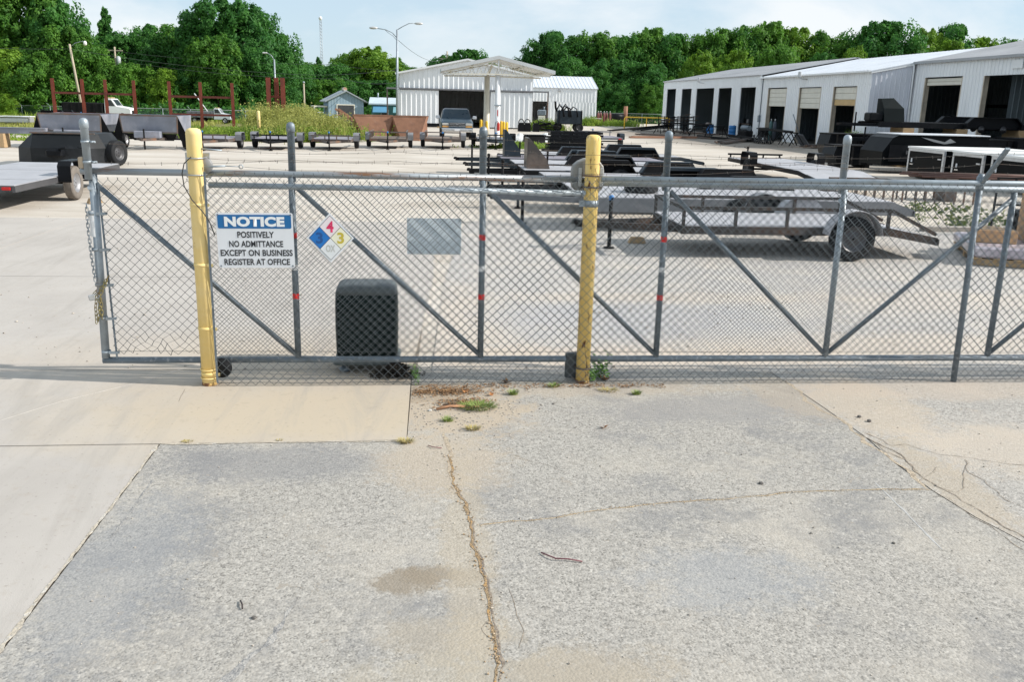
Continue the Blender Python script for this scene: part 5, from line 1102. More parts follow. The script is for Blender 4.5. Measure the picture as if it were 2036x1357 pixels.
# left: pale tilt deck trailer and the dump trailers behind
trailer('pale steel deck trailer beside the gate with black wheel boxes and a worn tyre', (-8.85, 13.6, 0), R90, 6.0, 2.4, .52, 1.6, 1, -.5, .36, 'box', deckg, M('dark_side_steel', (.07, .07, .075), .5, .2, .2, 3), black, 0, 0, 0, 0, name='flat_trailer', tyre=rubber_d)
def dump_body(lab, loc, rz, W, mat):
    t = thing('dump_trailer', lab, 'trailer', loc, rz); hW = W / 2; Lb = 2.2; z0, z1 = .64, 1.36
    def plate(nm, pts, mt, th=.02):
        q = MB(); q.add(pts, [tuple(range(len(pts)))]); o = q.build(nm, mt, t); o.modifiers.new('thick', 'SOLIDIFY').thickness = th; return o
    F, B = Lb / 2, -Lb / 2
    plate('front_panel', [(F + .12, -hW, z1), (F + .12, hW, z1), (F, hW * .95, z0), (F, -hW * .95, z0)], mat)
    plate('rear_panel', [(B, -hW, z1), (B, -hW * .95, z0), (B, hW * .95, z0), (B, hW, z1)], mat)
    for s in (-1, 1):
        plate('side_panel', [(F + .12, s * hW, z1), (F, s * hW * .95, z0), (B, s * hW * .95, z0), (B, s * hW, z1)], mat)
        plate('side_wing', [(F + .10, s * (hW + .02), z1 - .02), (F - .05, s * (hW + .42), .34), (F - .1, s * (hW + .05), .34), (F - .02, s * hW * .97, z0)], black)
        q = MB(); q.bar((F + .13, s * hW, z1 - .02), (F + .01, s * hW * .95, z0), .05, .04); q.build('corner_rib', steel_br, t)
    plate('under_hopper', [(F - .02, -hW * .93, z0 - .01), (F - .02, hW * .93, z0 - .01), (F - .5, hW * .7, .34), (F - .5, -hW * .7, .34)], black)
    for nm, z, w_ in (('top_rim', z1, hW), ('bottom_rim', z0 + .03, hW * .955)): q = MB(); x_ = F + .13 if z == z1 else F + .012; q.bar((x_, -w_, z), (x_, w_, z), .05, .06); q.build(nm, steel_br, t)
    q = MB()
    for s in (-1, 1): q.bar((F + .1, s * hW * .45, .42), (B, s * hW * .45, .42), .07, .12)
    q.bar((F + .1, -hW * .46, .42), (F + .1, hW * .46, .42), .08, .12)
    for s in (-1, 1): q.bar((F + .1, s * hW * .45, .42), (F + 1.2, 0, .42), .06, .1)
    q.build('chassis', steel_br, t)
    q = MB(); q.tube((-.2, -hW - .1, .36), (-.2, hW + .1, .36), .04, 8); q.build('axle', blackm, t)
    for s in (-1, 1): wheel(t, .45, s * (hW + .12), .34, .34, .24)
    q = MB(); q.bbox((F + .35, 0, .60), (.30, 1.05, .28), .02); q.build('tool_box', mat, t)
    q = MB(); q.tube((F + .9, 0, .02), (F + .9, 0, .85), .035, 8); q.build('jack', blackm, t); q = MB(); q.bar((F + .06, 0, .45), (F + .06, 0, z0), .08, .08); q.build('lift_ram', rust, t)
    return t
dump_body('mill scale steel dump trailer with rusty rim beside the grey utility trailers', (-11.35, 33.4, 0), -R90, 2.3, mill)
dump_body('mill scale steel dump trailer standing behind the black hopper', (-14.35, 33.0, 0), -R90, 2.45, mill)
t = thing('hopper_trailer', 'black faceted steel hopper trailer with one tall wheel behind the pale deck trailer', 'trailer', (-11.15, 22.6, 0))
m = MB(); m.loft([[Vector(p) for p in ((-1.45, 0, .06), (-.85, -.55, .06), (.75, -.55, .06), (1.2, 0, .06), (1.2, 1.6, .06), (-1.45, 1.6, .06))], [Vector(p) for p in ((-1.42, 0, .55), (-.85, -.55, .55), (.75, -.55, .55), (1.2, 0, .55), (1.2, 1.6, .55), (-1.42, 1.6, .55))], [Vector(p) for p in ((-1.0, .1, .98), (-.82, -.30, 1.0), (.72, -.30, 1.0), (.95, .1, .98), (.95, 1.4, .98), (-1.0, 1.4, .98))]]); m.build('body', M('black_plate', (.009, .011, .013), .55, 0, .3, 1.2, patch=((.028, .03, .034), 1, .5, .7), spec=.25), t)
m = MB(); m.bar((-.9, -.33, 1.0), (1.0, -.33, 1.0), .06, .04); m.build('rim_bar', steel_br, t); wheel(t, 1.42, .3, .40, .40, .26, rubber, rim_w).rotation_euler = (0, 0, radians(70)); wheel(t, -1.2, 1.3, .40, .40, .26, rubber, rim_w).rotation_euler = (0, 0, radians(70))
m = MB(); m.tube((-1.2, 1.3, .4), (1.42, .3, .4), .04, 8); m.build('axle', blackm, t)
m = MB(); m.bbox((-.05, -.75, .42), (.5, .3, .24), .05); m.tube((.1, -.85, .55), (.35, -.95, .6), .04, 8); m.build('winch', black, t)
o = thing('steel_beam', 'short dark steel channel lying across the hopper trailers', 'beam', (-16.1, 31.6, .55)); m = MB(); m.bb(-1.0, .9, -.1, .1, 0, .22); m.build('web', mill, o); m = MB(); m.bb(-1.0, .9, -.16, .16, .22, .24); m.build('flange', mill, o)
for x in (-16.9, -15.5):
    q = MB(); q.bb(-.12, .12, -.3, .3, 0, .545); b_ = q.build('timber_block', wood); b_.location = (x, 31.6, 0); tag(b_, 'timber block carrying the short dark steel channel', 'block', 'timber blocks under the channel')
# row of small trailers, tongues towards the gate
rowg = 'small utility trailers lined up along the weeds'
for px, lab, fr, dk, fm_, rl, r0 in [(405, 'small utility trailer with grey square wheel boxes next to the steel dump trailer', steel_br, purpl, primer, 0, .16), (535, 'small black utility trailer with low front rail beside the weeds', black, purpl, primer, 0, .16), (655, 'small purple grey utility trailer with grey rounded fenders before the rusted hoppers', steel_br, purpl, primer, 0, .16), (772, 'small brown framed utility trailer with side rails before the rusted hoppers', steel_br, M('brown_plank_deck', (.17, .13, .105), .8, 0, .25, 3, stretch=(1, 8, 1)), primer, .30, 0), (882, 'small brown framed utility trailer with side rails in front of the pickup', steel_br, MATS['brown_plank_deck'], primer, .30, 0), (985, 'small black utility trailer beside the canopy columns', bluegrey, primer, black, 0, .2)]:
    c = G(px, 300 if px < 700 else 296); trailer(lab, (c.x, c.y + 2.3 if px < 700 else c.y + 1.6, 0), -R90 + RND.uniform(-.04, .04), 2.9, 1.75, .46, 1.1, 1, -.2, .29, 'box', dk, fr, fm_, rl, 4, r0, 0, rimm=rim_w, group=rowg)
trailer('small grey trailer with dark wheel boxes alone near the stacked black skids', (9.6, 42.5, 0), R90, 3.0, 1.9, .55, 1.2, 1, -.3, .32, 'box', purpl, primer, bluegrey, 0, 0, .22)
# stacked black trailers on the right
sg = 'black trailers stacked on top of each other'
def stacked(lab, loc, L_, tandem, z, box=True):
    t = thing('stacked_trailer', lab, 'trailer', loc, pi, sg); m = MB()
    for s in (-1, 1): m.bb(-L_ / 2, L_ / 2, s * .95 - .05, s * .95 + .05, z, z + .2)
    for k in range(9): x = -L_ / 2 + .1 + k * (L_ - .2) / 8; m.bb(x - .04, x + .04, -.9, .9, z + .03, z + .16)
    m.build('frame', black, t); m = MB(); m.bb(-L_ / 2, L_ / 2, -.9, .9, z + .205, z + .225); m.build('deck_plate', M('black_deck', (.012, .013, .015), .6, 0, .2, 2, spec=.1), t)
    m = MB()
    for s in (-1, 1): m.bar((L_ / 2 - .2, s * .7, z + .08), (L_ / 2 + 1.2, s * .04, z + .08), .06, .12)
    m.build('tongue', black, t); m = MB(); m.bb(L_ / 2 + 1.1, L_ / 2 + 1.4, -.05, .05, z + .03, z + .14); m.build('coupler', blackm, t)
    m = MB(); m.tube((L_ / 2 + .6, 0, z - .2), (L_ / 2 + .6, 0, z + .6), .035, 8); m.build('jack', blackm, t)
    if tandem:
        for s in (-1, 1):
            prof = [(-1.25, z + .05), (-1.25, z + .25), (-.98, z + .50), (.98, z + .50), (1.25, z + .25), (1.25, z + .05)]; ya, yb = s * 1.0, s * 1.24; m = MB()
            m.loft([[Vector((x - .9, ya, q)), Vector((x - .9, yb, q)), Vector(((x) * .97 - .9, yb, q - .025)), Vector((x * .97 - .9, ya, q - .025))] for x, q in prof]); m.prism([(x * .99 - .9, s * 1.03, q) for x, q in prof], (0, s * .005, 0)); m.build('fender', black, t)
            for x in (-.5, .5):
                m = MB(); m.lathe([(.15, 0), (.15, .04), (.07, .06), (.07, .14), (.02, .16)] if s > 0 else [(.02, -.16), (.07, -.14), (.07, -.06), (.15, -.04), (.15, 0)], (x - .9, s * 1.06, z), 14, 'Y'); m.build('hub', M('hub_dark', (.07, .07, .075), .4, .5, .2, 9), t)
    return t
SX, SY = 23.2, 31.0
stacked('long black trailer frame, topmost of the right stack, with tandem fenders and bare hubs', (SX, SY, 0), 8.2, True, 1.62)
stacked('black trailer frame in the middle of the right stack', (SX + .2, SY, 0), 7.6, False, 1.0)
stacked('black trailer frame lowest in the right stack', (SX + .1, SY, 0), 7.8, True, .40)
for k, (x, z, hh) in enumerate([(20.4, 1.225, .39), (22.8, 1.225, .39), (25.6, 1.225, .39), (20.3, .625, .37), (23.0, .625, .37), (25.5, .625, .37), (20.3, 0, .395), (25.7, 0, .395)]):
    o = thing('timber_block', 'raw timber block wedged between the stacked black trailers', 'block', (x, SY - .5, z), 0, 'timber blocks between the stacked trailers'); m = MB(); m.bbox((0, 0, hh * .25), (.5, 1.2, hh * .49), .01); m.build('lower_timber', wood, o); m = MB(); m.bbox((.02, .05, hh * .75), (.5, 1.1, hh * .49), .01); m.build('upper_timber', wood, o)
t = thing('stone_guard', 'black folded steel guard standing on the front of the topmost stacked trailer', 'guard', (20.0, SY - .2, 1.85)); m = MB(); m.loft([[Vector(p) for p in ((-.45, -.3, 0), (.45, -.3, 0), (.45, .5, 0), (-.45, .5, 0))], [Vector(p) for p in ((-.48, -.2, .55), (.42, -.2, .55), (.45, .5, .55), (-.45, .5, .55))], [Vector(p) for p in ((-.50, .1, .95), (.05, .1, .98), (.2, .5, .95), (-.45, .5, .95))]]); m.build('plate', M('guard_black', (.008, .012, .013), .6, 0, .2, 2, spec=.06), t)
m = MB(); m.bbox((-.75, .1, .18), (.6, .6, .36), .05); m.build('battery_box', black, t)
t = thing('enclosed_trailer', 'glossy black enclosed trailer with slanted nose and pale roof edge', 'trailer', (19.0, 26.6, 0)); gb = M('gloss_black', (.004, .005, .006), .35, 0, .2, 2, spec=.06)
m = MB(); m.prism([(-1.85, -.9, .3), (2.3, -.9, .3), (2.3, -.9, 1.40), (-1.25, -.9, 1.43), (-1.5, -.9, 1.32), (-1.85, -.9, .8)], (0, 1.8, 0)); m.build('body', gb, t)
m = MB(); m.bb(-1.25, 2.32, -.93, .93, 1.435, 1.47); m.build('roof', roofw, t)
m = MB(); m.prism([(-.4, -.905, 1.36), (.1, -.905, 1.2), (.55, -.905, 1.12), (1.0, -.905, 1.2), (.75, -.905, 1.33), (.55, -.905, 1.2), (.05, -.905, 1.3)], (0, .003, 0)); m.build('side_graphic', M('grey_graphic', (.22, .23, .24), .3), t)
m = MB(); m.bb(-1.6, -.75, -.925, -.903, .45, 1.05); d_ = m.build('side_door', black, t); m = MB(); m.bb(-.95, -.88, -.95, -.926, .72, .86); m.build('latch', chrome, d_)
wheel(t, .6, -.85, .3, .3, .2, rubber, rim_w); wheel(t, .6, .85, .3, .3, .2, rubber, rim_w); m = MB(); m.tube((.6, -.85, .3), (.6, .85, .3), .04, 8); m.build('axle', blackm, t)
alu = M('aluminium_trim', (.62, .63, .65), .35, .6, .1, 6)
for k, (y0, y1, lab) in enumerate([(21.9, 24.2, 'black cargo box with aluminium corners and white roof next to the slanted nose trailer'), (19.7, 21.4, 'black cargo box with aluminium corners and white roof, middle of three'), (17.0, 19.3, 'black cargo box with white roof carrying the tyre stack')]):
    t = thing('cargo_box', lab, 'cargo box', (17.35, y0, 0)); w_ = y1 - y0; m = MB(); m.bb(.02, 3.4, .02, w_ - .02, .12, 1.03); m.build('body', gb, t)
    m = MB(); m.bb(-.03, 3.45, -.04, w_ + .04, 1.03, 1.09); m.build('roof', M('white_roof', (.80, .80, .78), .4, 0, .04, 2), t)
    for yy in (0, w_ - .09):
        m = MB(); m.bb(-.012, .06, yy, yy + .09, .12, 1.028); m.build('corner_trim', alu, t)
    m = MB(); m.bb(-.012, .05, .091, w_ - .091, .93, 1.026); m.build('header_trim', alu, t)
    m = MB(); m.bb(-.010, .018, .12, w_ - .12, .2, .92); d_ = m.build('door', gb, t)
    m = MB(); m.bb(-.05, -.012, .12, .30, .72, .76); m.build('hinge', alu, d_); m = MB(); m.bb(-.04, -.011, w_ - .34, w_ - .29, .55, .68); m.build('latch', white, d_); m = MB(); m.bb(-.05, -.012, w_ - .45, w_ - .25, .46, .50); m.build('handle', chrome, d_)
    for x in (.4, 3.0):
        m = MB(); m.bb(x - .1, x + .1, .1, w_ - .1, 0, .118); m.build('skid', blackm, t)
for x, y, z, w_, d_, h_, lab in [(21.9, 28.4, 0, 3.4, 1.5, 1.22, 'large black steel bin between the slanted nose trailer and the stack'), (25.4, 28.2, 0, 3.2, 1.6, 1.3, 'large black steel bin at the end of the trailer stack'), (17.6, 29.3, 0, 1.5, 1.2, .85, 'small black generator box before the trailer stack'), (20.6, 33.6, 0, 4.2, 1.2, 1.2, 'long black steel bin behind the trailer stack')]:
    o = thing('steel_bin', lab, 'bin', (x, y, z)); m = MB(); m.prism([(-w_ / 2, -d_ / 2, .12), (w_ / 2, -d_ / 2, .12), (w_ / 2, -d_ / 2, h_), (-w_ / 2 - .1, -d_ / 2, h_), (-w_ / 2 - .2, -d_ / 2, h_ * .6)], (0, d_, 0)); b_ = m.build('body', black, o)
    m = MB(); m.bb(-w_ / 2 - .12, w_ / 2 + .03, -d_ / 2 - .03, d_ / 2 + .03, h_ + .001, h_ + .05); m.build('rim', blackm, o)
    for q in range(4): m = MB(); xx = -w_ / 2 + .2 + q * (w_ - .4) / 3; m.bb(xx - .04, xx + .04, -d_ / 2 - .04, -d_ / 2 - .001, .12, h_); m.build('rib', blackm, o)
    for sx in (-1, 1): m = MB(); m.bb(sx * w_ * .35 - .1, sx * w_ * .35 + .1, -d_ / 2, d_ / 2, 0, .119); m.build('foot', blackm, o)
for k in range(5):
    o = thing('tyre', ['lowest', 'second', 'middle', 'fourth', 'topmost'][k] + ' tyre of the new tyre stack on the white cargo box roof', 'tyre', (18.75 + .02 * (k % 2), 18.6, 1.092 + k * .2), 0, 'tyres stacked on the cargo box'); m = MB(); m.lathe([(.20, .01), (.30, 0), (.335, .04), (.335, .15), (.30, .198), (.20, .19)], n=24, cap=False); m.lathe([(.20, .19), (.19, .1), (.20, .01)], n=24, cap=False); m.build('carcass', rubber, o)
    if k == 2: q = MB(); q.bb(-.05, .05, -.338, -.334, .06, .13); q.build('paper_label', white, o)
# frames, bars and pallets by the right part of the fence
for k, (x, y, lab) in enumerate([(11.6, 15.7, 'low angle iron rack with many legs beyond the pale hauler tail'), (13.3, 15.3, 'low angle iron rack next to the weeds and bar bundle')]):
    t = thing('steel_rack', lab, 'rack', (x, y, 0), radians(-4)); 
    for s in (-1, 1):
        m = MB(); m.bar((-.8, s * .55, .50), (.8, s * .55, .50), .05, .05); m.build('rail', steel_br, t)
        for i in range(7): m = MB(); m.bar((-.75 + i * .25, s * .55, 0), (-.75 + i * .25, s * .55, .475), .035, .035, (1, 0, 0)); m.build('leg', steel_br, t)
    for i in range(3): m = MB(); m.bar((-.78 + i * .78, -.52, .51), (-.78 + i * .78, .52, .51), .04, .03); m.build('cross_bar', steel_br, t)
t = thing('bar_bundle', 'bundle of long red brown steel bars lying on blocks before the cargo boxes', 'steel bars', (15.3, 15.6, 0), radians(-12))
for i in range(8): m = MB(); m.tube((-2.4 + RND.uniform(-.3, .3), -.3 + i * .08, .62 + .04 * (i % 3)), (2.4, -.3 + i * .08 + RND.uniform(-.1, .1), .62 + .04 * (i % 3)), .03, 6); m.build('bar', M('red_brown_bar', (.14, .075, .06), .6, .2, .3, 2), t)
for x in (-1.4, 1.4): m = MB(); m.bb(x - .15, x + .15, -.45, .45, 0, .59); m.build('block', steel_br, t)
t = thing('pallet', 'wooden pallet with purple grey film wrapped sheets by the right fence post', 'pallet', (9.63, 6.26, 0), radians(-22))
for i in range(3): m = MB(); m.bb(-.9, .9, -.85 + i * .8, -.75 + i * .8, 0, .10); m.build('runner', wood, t)
for i in range(7): x = -.86 + i * .287; m = MB(); m.bb(x - .06, x + .06, -.9, .9, .102, .122); m.build('deck_board', wood, t)
m = MB(); m.bbox((0, 0, .21), (1.86, 1.84, .17), .03); m.build('wrapped_sheets', M('mauve_film', (.40, .36, .40), .25, 0, .15, 3, .3, 12, patch=((.56, .52, .55), 4, .52, .7)), t)
def carton(lab, c, d, rz):
    t = thing('carton', lab, 'carton', c, rz); m = MB(); m.bbox((0, 0, d[2] / 2), d, .006); m.build('box', card, t); m = MB(); m.bb(-d[0] / 2, d[0] / 2, -.03, .03, d[2] + .0005, d[2] + .0015); m.build('tape', M('packing_tape', (.55, .42, .26), .3), t); return t
pw = lambda x, y: (9.63 + x * cos(radians(-22)) - y * sin(radians(-22)), 6.26 + x * sin(radians(-22)) + y * cos(radians(-22)), .297)
carton('low brown cardboard carton at the front edge of the pallet', pw(-.55, -.2), (.6, .45, .2), radians(-20)); carton('small brown carton behind the low carton on the pallet', pw(-.5, .35), (.35, .3, .17), radians(-28))
carton('tall brown cardboard carton standing on the pallet', pw(.25, .1), (.62, .6, .80), radians(-22)); carton('second tall brown carton at the far corner of the pallet', pw(.3, .65), (.6, .35, .72), radians(-26))
t = thing('dark_cage', 'black steel mesh cage behind the pallet of cartons', 'cage', (11.7, 8.4, 0)); 
for i in range(6):
    for s in (-1, 1): m = MB(); m.bar((-.9 + i * .36, s * .6, 0), (-.9 + i * .36, s * .6, 1.1), .03, .03, (1, 0, 0)); m.build('bar', blackm, t)
for z in (.05, .6, 1.1):
    for s in (-1, 1): m = MB(); m.bar((-.92, s * .6, z), (.92, s * .6, z), .035, .035); m.build('rail', blackm, t)
m = MB(); m.bbox((0, 0, .3), (1.5, .9, .5), .06); m.build('load', black, t)
# ------------------------------------------------------------------ red oxide racks and posts
def hbeam(m, x, y, z0, z1, w=.2, th=.025):
    m.bb(x - w / 2, x + w / 2, y - w / 2, y - w / 2 + th, z0, z1); m.bb(x - w / 2, x + w / 2, y + w / 2 - th, y + w / 2, z0, z1); m.bb(x - th / 2, x + th / 2, y - w / 2 + th, y + w / 2 - th, z0, z1)
for lab, X, xs_, zs in [('red oxide steel rack of four tall posts with cross beams in the grass', -24.1, (0, 1.85, 3.3, 5.1), (.85, 2.15)), ('red oxide steel rack of three tall posts with cross beams by the weeds', -16.75, (0, 2.0, 4.05), (.95, 2.1))]:
    t = thing('beam_rack', lab, 'rack', (X, 56, -.02))
    for x in xs_: m = MB(); hbeam(m, x, 0, 0, 3.05, .17); m.build('post', redox, t)
    for z in zs:
        for a, b in zip(xs_[:-1], xs_[1:]): m = MB(); m.bb(a + .086, b - .086, -.05, .05, z - .07, z + .07); m.build('cross_beam', M('dark_red_oxide', (.15, .035, .025), .7, 0, .25, 3), t)
t = thing('beam_rack', 'cluster of three tall red oxide beams bolted together in the weeds', 'rack', (-9.35, 50, -.02))
for k, x in enumerate((0, .43, .85)): m = MB(); hbeam(m, x, .3 * (k % 2), 0, 3.35, .24); m.build('post', redox, t)
for z in (1.35, 2.25): m = MB(); m.bb(-.05, .9, .13, .17, z - .06, z + .06); m.build('cross_beam', redox, t)
m = MB(); m.bar((.9, .2, 0), (.55, .2, 1.3), .08, .08); m.build('strut', redox, t)
for k, (px, py) in enumerate([(586, 274), (594, 268), (617, 262)]):
    o = thing('rusty_stake', 'short rusty steel stake sticking up in the weeds', 'stake', G(px, py), 0, 'rusty stakes in the weeds'); m = MB(); m.bar((0, 0, 0), (.02, 0, .95), .07, .07, (1, 0, 0)); m.build('shaft', rust, o); m = MB(); m.bb(-.07, .11, -.05, .05, .95, .97); m.build('cap', rust, o)
t = thing('ladder_frame', 'rusty ladder shaped steel frame tipped up in the weeds before the shed', 'frame', (-4.9, 51, 0)); t.rotation_euler = (0, radians(33), .3)
for s in (-1, 1): m = MB(); m.bar((-1.3, s * .45, 1.05), (1.3, s * .45, 1.05), .08, .12); m.build('rail', rust, t)
for i in range(6): m = MB(); m.bar((-1.1 + i * .42, -.45, 1.05), (-1.1 + i * .42, .45, 1.05), .06, .06); m.build('rung', rust, t)
for i in range(3): m = MB(); m.bar((-.9 + i * .5, -.45, 1.0), (-1.6 + i * .6, -.45, .2), .06, .06); m.build('strut', rust, t)
def hopper(lab, x, y, w, rz):
    t = thing('rusted_hopper', lab, 'hopper', (x, y, 0), rz); h_ = 1.32; d = 1.7
    T = [(-w / 2, -d / 2, h_), (w / 2, -d / 2, h_), (w / 2, d / 2, h_), (-w / 2, d / 2, h_)]; B = [(-w * .22, -d * .75, 0), (w * .30, -d * .75, 0), (w * .30, d * .35, 0), (-w * .22, d * .35, 0)]
    for nm, tri in (('front_panel', (T[0], B[0], B[1], T[1])), ('side_panel', (T[1], B[1], B[2], T[2])), ('back_panel', (T[2], B[2], B[3], T[3])), ('side_panel', (T[3], B[3], B[0], T[0]))):
        m = MB(); m.quad(*tri); o = m.build(nm, rust, t); o.modifiers.new('thick', 'SOLIDIFY').thickness = .02
    for tri in (((-w / 2, -d / 2, h_), (-w / 2 - .05, -d / 2 + .55, .03), (-w * .22, -d * .75, 0)), ((w / 2, -d / 2, h_), (w * .30, -d * .75, 0), (w / 2 + .05, -d / 2 + .55, .03))):
        m = MB(); m.add(tri, [(0, 1, 2)]); o = m.build('gusset', rust, t); o.modifiers.new('thick', 'SOLIDIFY').thickness = .02
    m = MB(); m.bar(T[0], T[1], .05, .06); m.bar(T[3], T[2], .05, .06); m.build('rim', rust, t)
hopper('wide rusted sheet steel hopper beside the weeds and ladder frame', -2.95, 46.9, 2.3, .05); hopper('rusted sheet steel hopper nearest the open hangar door', -.78, 46.7, 1.95, -.08)
# ------------------------------------------------------------------ trucks
def pickup(lab, loc, rz, paint, sc=1.):
    t = thing('pickup_truck', lab, 'pickup truck', loc, rz); t.scale = (sc,) * 3; hw = .96
    def sec(x, zs):   # cross-section: list of (halfwidth, z) from bottom to top, mirrored
        return [Vector((x, y, z)) for y, z in zs] + [Vector((x, -y, z)) for y, z in zs[::-1]]
    body = [(2.62, [(.80, .50), (.90, .62), (.90, .95), (.82, 1.02)]), (2.45, [(.84, .44), (.95, .60), (.96, .98), (.86, 1.09)]), (1.9, [(.86, .42), (.96, .6), (.97, 1.02), (.88, 1.14)]), (1.05, [(.86, .42), (.97, .6), (.98, 1.06), (.90, 1.20)]), (.9, [(.86, .42), (.97, .6), (.98, 1.08), (.92, 1.22)]), (-.75, [(.86, .42), (.97, .6), (.98, 1.08), (.92, 1.2)]), (-2.5, [(.86, .44), (.97, .6), (.98, 1.08), (.93, 1.18)]), (-2.62, [(.84, .48), (.94, .62), (.95, 1.05), (.90, 1.14)])]
    m = MB(); m.loft([sec(x, z) for x, z in body], True, False); m.build('body', paint, t, bevel=.02)
    cab = [(1.12, [(.90, 1.19), (.90, 1.2), (.88, 1.205)]), (.42, [(.91, 1.19), (.80, 1.68), (.70, 1.745)]), (.15, [(.91, 1.19), (.79, 1.72), (.68, 1.80)]), (-.55, [(.91, 1.19), (.79, 1.72), (.68, 1.80)]), (-.78, [(.91, 1.19), (.80, 1.66), (.70, 1.72)])]
    m = MB(); m.loft([sec(x, z) for x, z in cab], True, False); cb = m.build('cab', paint, t, bevel=.015)
    m = MB(); m.add([(1.045, -.80, 1.262), (1.045, .80, 1.262), (.47, .68, 1.675), (.47, -.68, 1.675)], [(0, 1, 2, 3)]); m.build('windscreen', glass_d, cb)
    for s in (-1, 1):
        m = MB(); m.add([(.92, s * .915, 1.25), (.36, s * .835, 1.62), (-.5, s * .825, 1.66), (-.62, s * .915, 1.25)], [(0, 1, 2, 3)]); m.build('side_window', glass_d, cb)
        m = MB(); m.bbox((.85, s * 1.13, 1.28), (.10, .24, .20), .03); m.bar((.85, s * .95, 1.22), (.85, s * 1.04, 1.25), .04, .03); m.build('mirror', white, t)
        m = MB(); m.bbox((2.60, s * .70, .90), (.08, .40, .13), .02); m.build('headlight', M('headlight_glass', (.55, .55, .52), .1, .2, .08, 9), t)
        m = MB(); m.bbox((2.60, s * .70, .76), (.08, .40, .09), .02); m.build('signal_light', M('amber_light', (.6, .33, .1), .2), t)
    m = MB(); m.bbox((2.62, 0, .88), (.06, .94, .24), .02); g_ = m.build('grille', blackm, t)
    for z in (.97, .88, .79): m = MB(); m.bbox((2.645, 0, z), (.04, .96, .03), .008); m.build('grille_bar', chrome, g_)
    m = MB(); m.bbox((2.68, 0, .885), (.03, .16, .045), .01); m.build('emblem', chrome, g_)
    m = MB(); m.bbox((2.68, 0, .56), (.20, 1.88, .22), .05); m.build('front_bumper', chrome, t); m = MB(); m.bbox((-2.68, 0, .58), (.16, 1.84, .18), .04); m.build('rear_bumper', chrome, t)
    m = MB(); m.bb(2.785, 2.79, -.16, .16, .52, .62); m.build('number_plate', white, t)
    m = MB(); m.bb(-2.45, -.85, -.80, .80, 1.195, 1.215); m.build('bed_floor', blackm, t)
    for x in (1.75, -1.65):
        for s in (-1, 1): wheel(t, x, s * .86, .37, .37, .24)
    return t
pickup('faded blue silver pickup truck parked facing the gate before the hangar door', (1.95, 50.4, 0), -R90, M('blue_silver_paint', (.05, .085, .12), .3, .25, .15, 2, patch=((.11, .14, .165), 1.4, .5, .75)))
def worktruck(lab, loc, rz, cabm, bedm, sc=1., boom=False):
    t = thing('work_truck', lab, 'truck', loc, rz); t.scale = (sc,) * 3
    m = MB(); m.prism([(.6, -.95, .55), (3.0, -.95, .55), (3.0, -.95, 1.15), (2.85, -.95, 1.28), (1.75, -.95, 1.45), (1.3, -.95, 2.12), (.65, -.95, 2.15), (.6, -.95, 1.4)], (0, 1.9, 0)); cb = m.build('cab', cabm, t, bevel=.05)
    m = MB(); m.add([(1.74, -.78, 1.50), (1.74, .78, 1.50), (1.36, .74, 2.04), (1.36, -.74, 2.04)], [(0, 1, 2, 3)]); m.build('windscreen', glass_d, cb)
    for s in (-1, 1): m = MB(); m.add([(1.6, s * .957, 1.45), (1.26, s * .957, 2.0), (.75, s * .957, 2.0), (.75, s * .957, 1.45)], [(0, 1, 2, 3)]); m.build('side_window', glass_d, cb)
    m = MB(); m.bbox((2.98, 0, .9), (.1, 1.2, .35), .03); m.build('grille', blackm, t); m = MB(); m.bbox((3.08, 0, .58), (.16, 1.9, .22), .04); m.build('front_bumper', chrome, t)
    m = MB(); m.bbox((.95, 0, 2.2), (.5, 1.1, .08), .03); m.build('light_bar', M('amber_bar', (.5, .35, .15), .4), t)
    m = MB(); m.bb(-3.2, 2.6, -.4, .4, .5, .7); m.build('chassis', blackm, t)
    m = MB(); m.bbox((-1.4, 0, 1.25), (3.7, 2.1, .9), .03); b_ = m.build('bed', bedm, t)
    for k in range(6): m = MB(); m.bb(-3.1 + k * .68, -3.02 + k * .68, -1.09, -1.051, .82, 1.66); m.build('stake', bedm, b_)
    for x in (2.2, -1.1, -2.2):
        for s in (-1, 1): wheel(t, x, s * .85, .42, .42, .26)
    if boom: m = MB(); m.tube((-.4, 0, 1.6), (-2.2, 0, 4.2), .07, 8); m.build('boom', white, t)
    return t
worktruck('white work truck with a black bed seen through the red rack', (-27.2, 74, terrain(-27, 74) - .1), 0, white, blackm, .88)
worktruck('small pale work truck with a leaning boom behind the three post rack', (-17.3, 70, terrain(-17, 70)), 0, M('pale_blue_cab', (.55, .60, .63), .4, 0, .08, 2), primer, .55, True)
trailer('distant black tandem trailer in the grass left of the red rack', (-25.3, 59.5, 0), 0, 1.9, 1.5, .5, 1.0, 2, 0, .36, 'flat', blackm, blackm, black, name='flat_trailer', ftop=.95)
t = thing('silver_crate', 'low silver metal crate lying in the grass on the far left', 'crate', (-27.0, 57, 0)); m = MB(); m.bbox((0, 0, .3), (1.9, 1.0, .4), .08); m.build('body', alu, t); m = MB(); m.bbox((0, 0, .53), (2.0, 1.1, .06), .02); m.build('lid', white, t)
trailer('distant rusty flat trailer in the grass by the three post rack', (-10.9, 62, 0), 0, 3.6, 1.8, .6, 1.0, 2, 0, .33, 'box', rust, rust, rust, name='flat_trailer')
